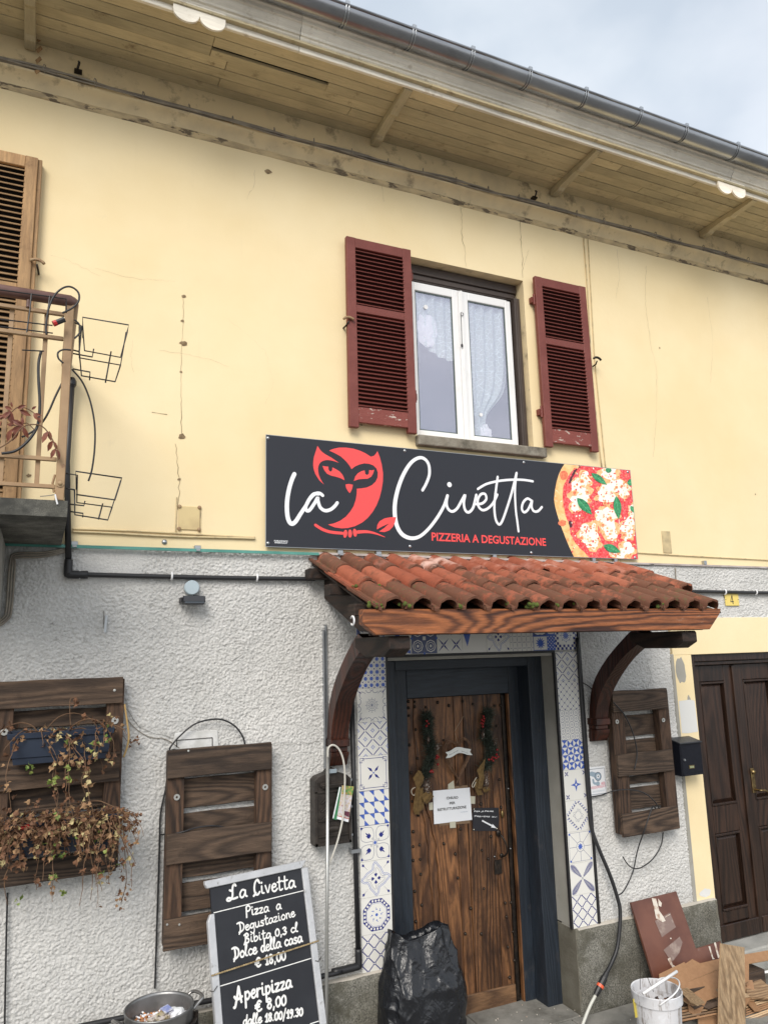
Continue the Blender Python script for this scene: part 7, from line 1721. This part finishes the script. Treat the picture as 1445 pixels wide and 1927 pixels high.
# ------------------------------------------------------------------ black bin bag
bgc=W(800,1860,-.20); bag=MB(); nu,nv=150,110; H=.765; z0=-.03
cx_,cy_=(W(722,1850,-.2).x+W(880,1850,-.2).x)/2,-.16
def bagp(u,v):
    a=2*math.pi*u; ca,sa=math.cos(a),math.sin(a)
    wv=[(0,.88),(.08,.98),(.25,1.03),(.45,1.02),(.65,.97),(.80,.88),(.90,.82),(1.0,.80)]
    for (v0,w0),(v1,w1) in zip(wv[:-1],wv[1:]):
        if v<=v1: wf=w0+(w1-w0)*(v-v0)/(v1-v0); break
    e=.72; sx=math.copysign(abs(ca)**e,ca); sy=math.copysign(abs(sa)**e,sa)
    dp=.150*(1-.55*max(0,v-.6)/.4)
    x=.245*wf*sx; y=dp*wf*sy; z=H*v
    if v>.72:
        k=(v-.72)/.28; z+= k*(.022*math.cos((ca+1)*4.3)+.018*sx*sx)- .03*k
    q=Vector((x*1.0,y,z)); 
    f=noise.voronoi(Vector((x*6+1,y*6,z*4.2+3)))[0]; crs=f[1]-f[0]
    f2=noise.voronoi(Vector((x*15+5,y*15,z*11)))[0]; crs2=f2[1]-f2[0]
    dsp=.026*min(crs,.55)+.005*min(crs2,.5)-.008+.013*(1-abs(noise.noise(Vector((x*8+z*3,y*8,z*2.2-x*4)))))**7+.007*(1-abs(noise.noise(Vector((x*14-z*5,y*14,z*6+4)))))**8+.03*noise.noise(Vector((x*3,y*3,z*2.4+9)))
    dsp+=.012*math.sin(a*9+4*noise.noise(Vector((x*2,y*2,z*3))))*max(0,(v-.55)) 
    n=Vector((sx/.245,sy/.15,0)).normalized()
    q+=n*dsp
    if v<.03: q.z=0+.004*crs
    return (cx_+q.x,cy_+q.y+.02,z0+q.z)
for j in range(nv+1):
    for i in range(nu): bag.v.append(bagp(i/nu,j/nv))
for j in range(nv):
    for i in range(nu): l=(i+1)%nu; bag.f.append((j*nu+i,j*nu+l,(j+1)*nu+l,(j+1)*nu+i)); bag.m.append(0)
b0=len(bag.v)
for j,(sc_,dz) in enumerate(((.93,-.05),(.80,-.12),(.4,-.16),(.02,-.15))):
    for i in range(nu): v=bag.v[nv*nu+i]; bag.v.append((cx_+(v[0]-cx_)*sc_,cy_+(v[1]-cy_)*sc_,v[2]+dz+.02*noise.noise((i*.2,j,0))))
    for i in range(nu): l=(i+1)%nu; a=(nv*nu if j==0 else b0+(j-1)*nu); b2=b0+j*nu; bag.f.append((a+i,a+l,b2+l,b2+i)); bag.m.append(0)
m,t,b=nodes('black_polythene'); g=G(t); b.inputs['Base Color'].default_value=(.010,.011,.014,1); b.inputs['Roughness'].default_value=.27; b.inputs['Specular IOR Level'].default_value=.5; v=g.co('Object',(1,1,.8)); r1=g.math('ABSOLUTE',g.math('SUBTRACT',g.noise(v,13,3,.5,.8),.5)); r2=g.math('ABSOLUTE',g.math('SUBTRACT',g.noise(g.co('Object',(1.6,1,.5)),22,3,.5,1.2),.5)); g.set(b.inputs['Normal'],g.bump(r1,.28,.06,g.bump(r2,.22,.03)))
tag(bag.build('bin_bag',m,None,smooth=True),'full crumpled black bin bag standing open in front of the plank door','bin bag')
# ------------------------------------------------------------------ white plaster bucket
bc_=atd(1234,1860,4.36); br=.138; bh=bc_.z+.03
bk=thing('bucket',(bc_.x,bc_.y,-.03),'white plastic bucket streaked with plaster, handle raised','bucket')
m,t,b=nodes('streaky_white_bucket'); g=G(t); v=g.co('Object',(1,1,.16)); v2=g.co('Object')
col=g.mix(g.ramp(g.noise(v,22,8,.75),.50,.60),(.60,.60,.62),(.26,.23,.21)); col=g.mix(g.ramp(g.noise(v2,9,4),.52,.6),col,(.66,.67,.70)); g.set(b.inputs['Base Color'],col); b.inputs['Roughness'].default_value=.55
mb=MB(); mb.lathe([(.001,-bh),(br*.80,-bh),(br*.82,-bh+.01),(br*.955,-.085),(br*.96,-.06),(br*1.03,-.058),(br*1.04,-.012),(br*1.05,-.004),(br*1.03,0),(br*.985,-.004),(br*.97,-.06),(br*.93,-.10),(br*.86,-bh*.6),(.001,-bh*.6)],(bc_.x,bc_.y,bc_.z),48); mb.build('bucket_body',m,bk,auto=40)
mb=MB(); pts=[]; side=Vector((-.35,-.94,0)).normalized(); 
h1=W(1213,1873,bc_.y-.13); h2=W(1258,1827,bc_.y-.02); h3=W(1275,1835,bc_.y+.10)
c3=Vector(bc_); dA=Vector((-.62,-.78,0)); dB=Vector((.62,.78,0)); up_=Vector((.35,-.28,.9)).normalized()
P3=[c3+dA*br*1.06+Vector((0,0,-.03))]
for k in range(1,12): a=math.pi*k/12; P3.append(c3+dA*br*1.10*math.cos(a)+(Vector((.70,-.55,.42)).normalized())*br*1.0*math.sin(a)*1.05+Vector((0,0,-.02)))
P3.append(c3+dB*br*1.06+Vector((0,0,-.03)))
mb.tube(cat(P3,3),.0045,6); mb.build('handle',M_white,bk,smooth=True)
mb=MB(); mb.tube([W(1209,1870,bc_.y-.10),W(1273,1828,bc_.y-.10)],.0085,8); mb.build('grip',M_white,bk,smooth=True)
rb=thing('rubble',(bc_.x,bc_.y,bc_.z-.16),'brown and white rubble at the bottom of the white bucket','rubble'); mb=MB(); random.seed(2)
for k in range(70):
    a=random.random()*6.28; rr=br*.85*math.sqrt(random.random()); c=Vector((bc_.x+rr*math.cos(a),bc_.y+rr*math.sin(a),bc_.z-.10+random.uniform(-.01,.015))); s_=random.uniform(.006,.016)
    mb.obox(c,Vector((random.gauss(0,1),random.gauss(0,1),random.gauss(0,1))).normalized()*s_,Vector((random.gauss(0,1),random.gauss(0,1),random.gauss(0,1))).normalized()*s_,Vector((random.gauss(0,1),random.gauss(0,1),random.gauss(0,1))).normalized()*s_*.6,random.choice([0,1,2]))
mb.lathe([(.001,-.115),(br*.9,-.115)],(bc_.x,bc_.y,bc_.z),24,0); o=mb.build('debris',[mat('brown_debris',(.16,.09,.06),.9),mat('plaster_debris',(.5,.48,.45),.9),mat('dark_debris',(.05,.035,.03),.9)],rb); o['kind']='stuff'
cable('bent_wire',[W(1204,1862,bc_.y),W(1204,1812,bc_.y),W(1207,1809,bc_.y),W(1211,1818,bc_.y),W(1212,1826,bc_.y),W(1229,1866,bc_.y)],.0016,M_iron,'thin bent wire sticking out of the white bucket','wire',5,3)
mb=MB(); a=W(1199,1885,bc_.y+.02); mb.obox(a+Vector((.0,.02,-.04)),Vector((.012,0,.0)),Vector((0,.002,0)),Vector((-.004,0,.05))); tag(mb.build('yellow_label',mat('yellow_label',(.55,.45,.08),.5),None),'yellow label edge on the left side of the white bucket','label')
# ------------------------------------------------------------------ old brown panel leaning on the plinth
def lean_plane(pa,pb_,pc3): 
    n=(pb_-pa).cross(pc3-pa).normalized(); return n
t1,t2=W(1187,1698,-.065),W(1272,1677,-.065); b3=W(1232,1848,-.235); nP=lean_plane(t1,t2,b3)
if nP.y>0:nP=-nP
M_pan=wood('mahogany_panel',(.085,.030,.020),(.17,.065,.042),'z',8,6,.35,1.6,bump=.2,wear=(.40,.34,.29),wthr=(.80,.86))
m,t,b=nodes('worn_brown_lacquer'); g=G(t); v=g.co('Object'); col=g.mix(g.ramp(g.noise(v,4,4),.35,.65),(.080,.026,.017),(.15,.058,.036)); col=g.mix(g.ramp(g.noise(g.co('Object',(1,1,.35)),7,8,.7),.62,.68),col,(.24,.15,.12)); g.set(b.inputs['Base Color'],col); b.inputs['Roughness'].default_value=.33
mb=MB(); L=[(1187,1698),(1272,1677),(1293,1737),(1309,1785),(1355,1771),(1362,1800),(1372,1870),(1400,1960),(1262,1970),(1232,1848)]
mb.prism([PLp(x,y,t1,nP) for x,y in L],-nP*.022); pn=tag(mb.build('broken_panel',m,None,bevel=.002),'broken brown lacquered furniture panel with torn tape leaning on the plinth','panel')
za=lambda x,y:(1100+x/4.188,1580+y/4.188)
def patch(L,mt,nm,h=.0012):
    mb=MB(); mb.prism([PLp(*za(x,y),t1+nP*h,nP) for x,y in L],nP*.0006); return mb.build(nm,mt,pn)
M_tr=mat('torn_clear_tape',(.20,.135,.115),.25,(.32,.25,.21),18,(.5,.7)); M_fib=mat('torn_white_fibre',(.60,.55,.48),.9,(.35,.24,.18),30,(.5,.65))
patch([(550,640),(670,575),(715,690),(605,770)],M_tr,'torn_tape'); patch([(618,870),(745,765),(768,810),(745,890),(690,960),(665,940)],M_tr,'torn_tape')
patch([(525,460),(560,465),(585,560),(620,610),(635,640),(612,650),(560,620),(540,520)],M_fib,'torn_fibre',.0022); patch([(575,465),(605,500),(600,530),(580,520)],M_fib,'torn_fibre',.0022); patch([(640,600),(675,585),(665,595),(630,615)],M_fib,'torn_fibre',.0026)
patch([(650,940),(672,930),(690,985),(715,1000),(690,1010),(675,990)],M_fib,'torn_fibre',.0026); patch([(972,842),(985,840),(1010,930),(1022,940),(1005,944)],M_fib,'torn_fibre',.0012); patch([(1015,812),(1030,810),(1060,925),(1048,935)],M_fib,'torn_fibre',.0012)
patch([(672,772),(682,775),(680,785),(670,782)],M_fib,'torn_fibre',.0030)
# ------------------------------------------------------------------ pile of boards and cardboard
M_card=mat('brown_hardboard',(.30,.165,.082),.7,(.27,.145,.07),40,(.4,.6),dirt=(.24,.125,.065),dsc=3,dthr=(.55,.8)); M_cedge=mat('hardboard_edge',(.52,.36,.21),.8); M_lam=wood('light_oak_laminate',(.20,.125,.065),(.36,.25,.145),'z',34,12,.5,2.2,bump=.25,rnd=0); M_lamx=wood('oak_laminate_across',(.17,.10,.055),(.33,.22,.13),'x',30,12,.5,2.2,bump=.25)
zd=lambda x,y:(1240+x/4.512,1500+y/4.512)
def sheetb(name,L,pp,n,th,mt,lab,cat_='board',edge=None):
    n=Vector(n).normalized()
    if n.dot(CAM-pp)<0:n=-n
    mb=MB(); mb.prism([PLp(*zd(x,y),pp,n) for x,y in L],-n*th)
    o=mb.build(name,[mt,edge or mt],None)
    for p_ in o.data.polygons:
        if abs(p_.normal.dot(n))<.5 and edge: p_.material_index=1
    return tag(o,lab,cat_,'discarded boards heaped by the dark double door')
base=W(1320,1850,-.42)
nn=Vector((-.10,-.55,.83))
sheetb('hardboard_sheet',[(0,1500),(210,1400),(222,1412),(280,1375),(345,1410),(520,1370),(925,1300),(1300,1240),(1300,1290),(925,1385),(520,1455),(185,1590),(60,1640),(0,1600)],W(1320,1830,-.36),(-.10,-.62,.78),.008,M_card,'uppermost long brown hardboard sheet behind the oak plank',edge=M_cedge)
sheetb('hardboard_sheet',[(180,1592),(520,1460),(760,1400),(760,1560),(505,1693),(345,1750),(300,1788),(188,1712)],W(1320,1850,-.40),(-.10,-.66,.75),.010,M_card,'wide brown hardboard sheet with pointed lower corner right of the bucket',edge=M_cedge)
sheetb('hardboard_sheet',[(190,1700),(420,1800),(520,1760),(520,1720),(300,1800)],W(1320,1870,-.43),(-.1,-.5,.85),.010,mat('dark_gap_shade',(.07,.045,.03),.7,(.12,.08,.055),10),'dark strip standing for the shaded gap under the pointed hardboard sheet')  # dark brown sheet painted as the shaded gap below the pointed board
sheetb('hardboard_sheet',[(350,1775),(380,1808),(505,1765),(520,1715)],W(1325,1880,-.44),(-.1,-.6,.8),.008,M_card,'small brown offcut below the pointed hardboard sheet',edge=M_cedge)
sheetb('hardboard_sheet',[(330,1876),(505,1830),(700,1800),(700,2100),(340,2100)],W(1330,1915,-.50),(-.05,-.75,.65),.010,M_card,'brown sheet at the very bottom left of the oak plank',edge=M_cedge)
sheetb('laminate_board',[(735,1545),(830,1520),(925,1600),(1200,1620),(1200,1720),(740,1700)],W(1420,1840,-.40),(-.05,-.35,.93),.012,M_lamx,'dull oak laminate board right of the upright plank')
sheetb('laminate_board',[(720,1870),(925,1715),(1300,1600),(1300,2100),(730,2100)],W(1425,1900,-.52),(-.15,-.6,.8),.012,M_lamx,'large oak laminate board at the bottom right corner')
sheetb('laminate_board',[(735,1650),(840,1670),(810,1723),(735,1722)],W(1415,1865,-.46),(-.1,-.55,.83),.010,M_card,'short pale offcut right of the upright plank',edge=M_cedge)
sheetb('laminate_board',[(735,1490),(800,1500),(940,1465),(1200,1440),(1200,1470),(925,1492),(790,1510)],W(1430,1825,-.38),(-.05,-.9,.4),.006,M_white,'thin white edged strip right of the upright plank')
sheetb('laminate_board',[(735,1595),(765,1588),(745,1605)],W(1410,1855,-.45),(-.1,-.7,.7),.006,M_card,'tiny splinter of board beside the upright plank')
random.seed(14)
for k in range(9):
    y=1735+k*22+random.uniform(-5,5); x=random.uniform(200,520)
    sheetb('laminate_board',[(735,y),(1200,y-110-10*k),(1200,y-95-10*k),(735,y+14)],W(1420,1880,-.47-.008*k),(-.1,-.75,.65),.008,random.choice([M_lamx,M_card,M_cedge]),['topmost','second','third','fourth','fifth','sixth','seventh','eighth','lowest'][k]+' of the stacked board edges right of the upright oak plank')
for k in range(6):
    sheetb('laminate_board',[(180,1760+k*26),(540,1700+k*24),(540,1714+k*24),(180,1778+k*26)],W(1315,1890,-.43-.012*k),(-.1,-.7,.7),.008,random.choice([M_lamx,M_card]),['topmost','second','third','fourth','fifth','lowest'][k]+' of the stacked board edges between bucket and upright plank')
mt_=[M_lamx,M_card,M_cedge,M_lam]
random.seed(40)
for k in range(16):
    pxx=random.uniform(1290,1445); pyy=random.uniform(1872,1925); c=W(pxx,pyy,random.uniform(-.50,-.42)); L=random.uniform(.05,.16); wd=random.uniform(.015,.05); d=Vector((random.gauss(0,1),random.gauss(0,.5),random.gauss(0,.35))).normalized(); n=Vector((random.gauss(0,.3),-.5,.8)).normalized(); e=d.cross(n).normalized(); n=e.cross(d)
    mb=MB(); q_=[c-d*L-e*wd*random.uniform(.5,1),c+d*L*random.uniform(.7,1)-e*wd,c+d*L*1.1+e*wd*random.uniform(0,.6),c+d*L*.6+e*wd,c-d*L*.9+e*wd*random.uniform(.6,1)]
    mb.prism(q_,-n*.006); tag(mb.build('offcut',random.choice(mt_),None),'small broken offcut of board scattered low in the heap by the dark double door','offcut','small offcuts in the heap')
mb=MB(); mb.obox((2.35,-.28,.06),(.42,0,0),(0,.14,0),(0,0,.09)); tag(mb.build('wooden_crate',M_pl,None,bevel=.004),'dark old crate buried under the heap of boards','crate','discarded boards heaped by the dark double door')
nn=(CAM-W(1380,1850,-.6)).normalized(); nn=Vector((nn.x*.2,-1,.22)).normalized()
sheetb('laminate_plank',[(525,1243),(722,1276),(728,1600),(732,2200),(503,2200),(512,1600)],W(1380,1850,-.58),nn,.014,M_lam,'light oak laminate plank standing upright in front of the heap','plank',edge=M_cedge)
# ------------------------------------------------------------------ ground
def groundsheet():
    mb=MB(); mb.add([(-150,-200,-.034),(150,-200,-.034),(150,60,-.034),(-150,60,-.034)],[(0,1,2,3)]); o=mb.build('ground',mat('street_concrete',(.15,.148,.14),.95,(.20,.195,.185),3,bump=.6,bsc=60),None); o['kind']='structure'
groundsheet()
random.seed(3)
M_pav=mat('stone_slab',(.20,.195,.175),.9,(.27,.26,.235),6,bump=.8,bsc=50,dirt=(.11,.105,.09),dsc=5,dthr=(.5,.72),rnd=1)
pv=bpy.data.objects.new('pavement',None); COL.objects.link(pv); pv.location=(0,-.5,-.03); pv['kind']='structure'
y=-.055
for r_ in range(4):
    x=-3.6+random.uniform(0,.3)
    while x<4.6:
        w_=random.uniform(.45,.85); mb=MB(); mb.box(x+.004,x+w_-.004,y-.42,y-.006,-.031,-.018+random.uniform(-.002,.002)); mb.build('paving_slab',M_pav,pv,bevel=.004); x+=w_
    y-=.425
mb=MB(); mb.box(.22,.86,-.05,.31,-.031,-.016); mb.build('threshold_slab',M_pav,pv,bevel=.004); mb=MB(); mb.box(.868,1.51,-.05,.31,-.031,-.017); mb.build('threshold_slab',M_pav,pv,bevel=.004)
mb=MB(); 
for k in range(60): x=random.uniform(.8,1.9); yy=random.uniform(-.35,.28); mb.ball((x,yy,-.013),random.uniform(.002,.005),5)
o=mb.build('litter_crumbs',M_fib,None); tag(o,'scattered pale crumbs of plaster on the paving before the plank door','debris',kind='stuff')
# haze-free closing: nothing else
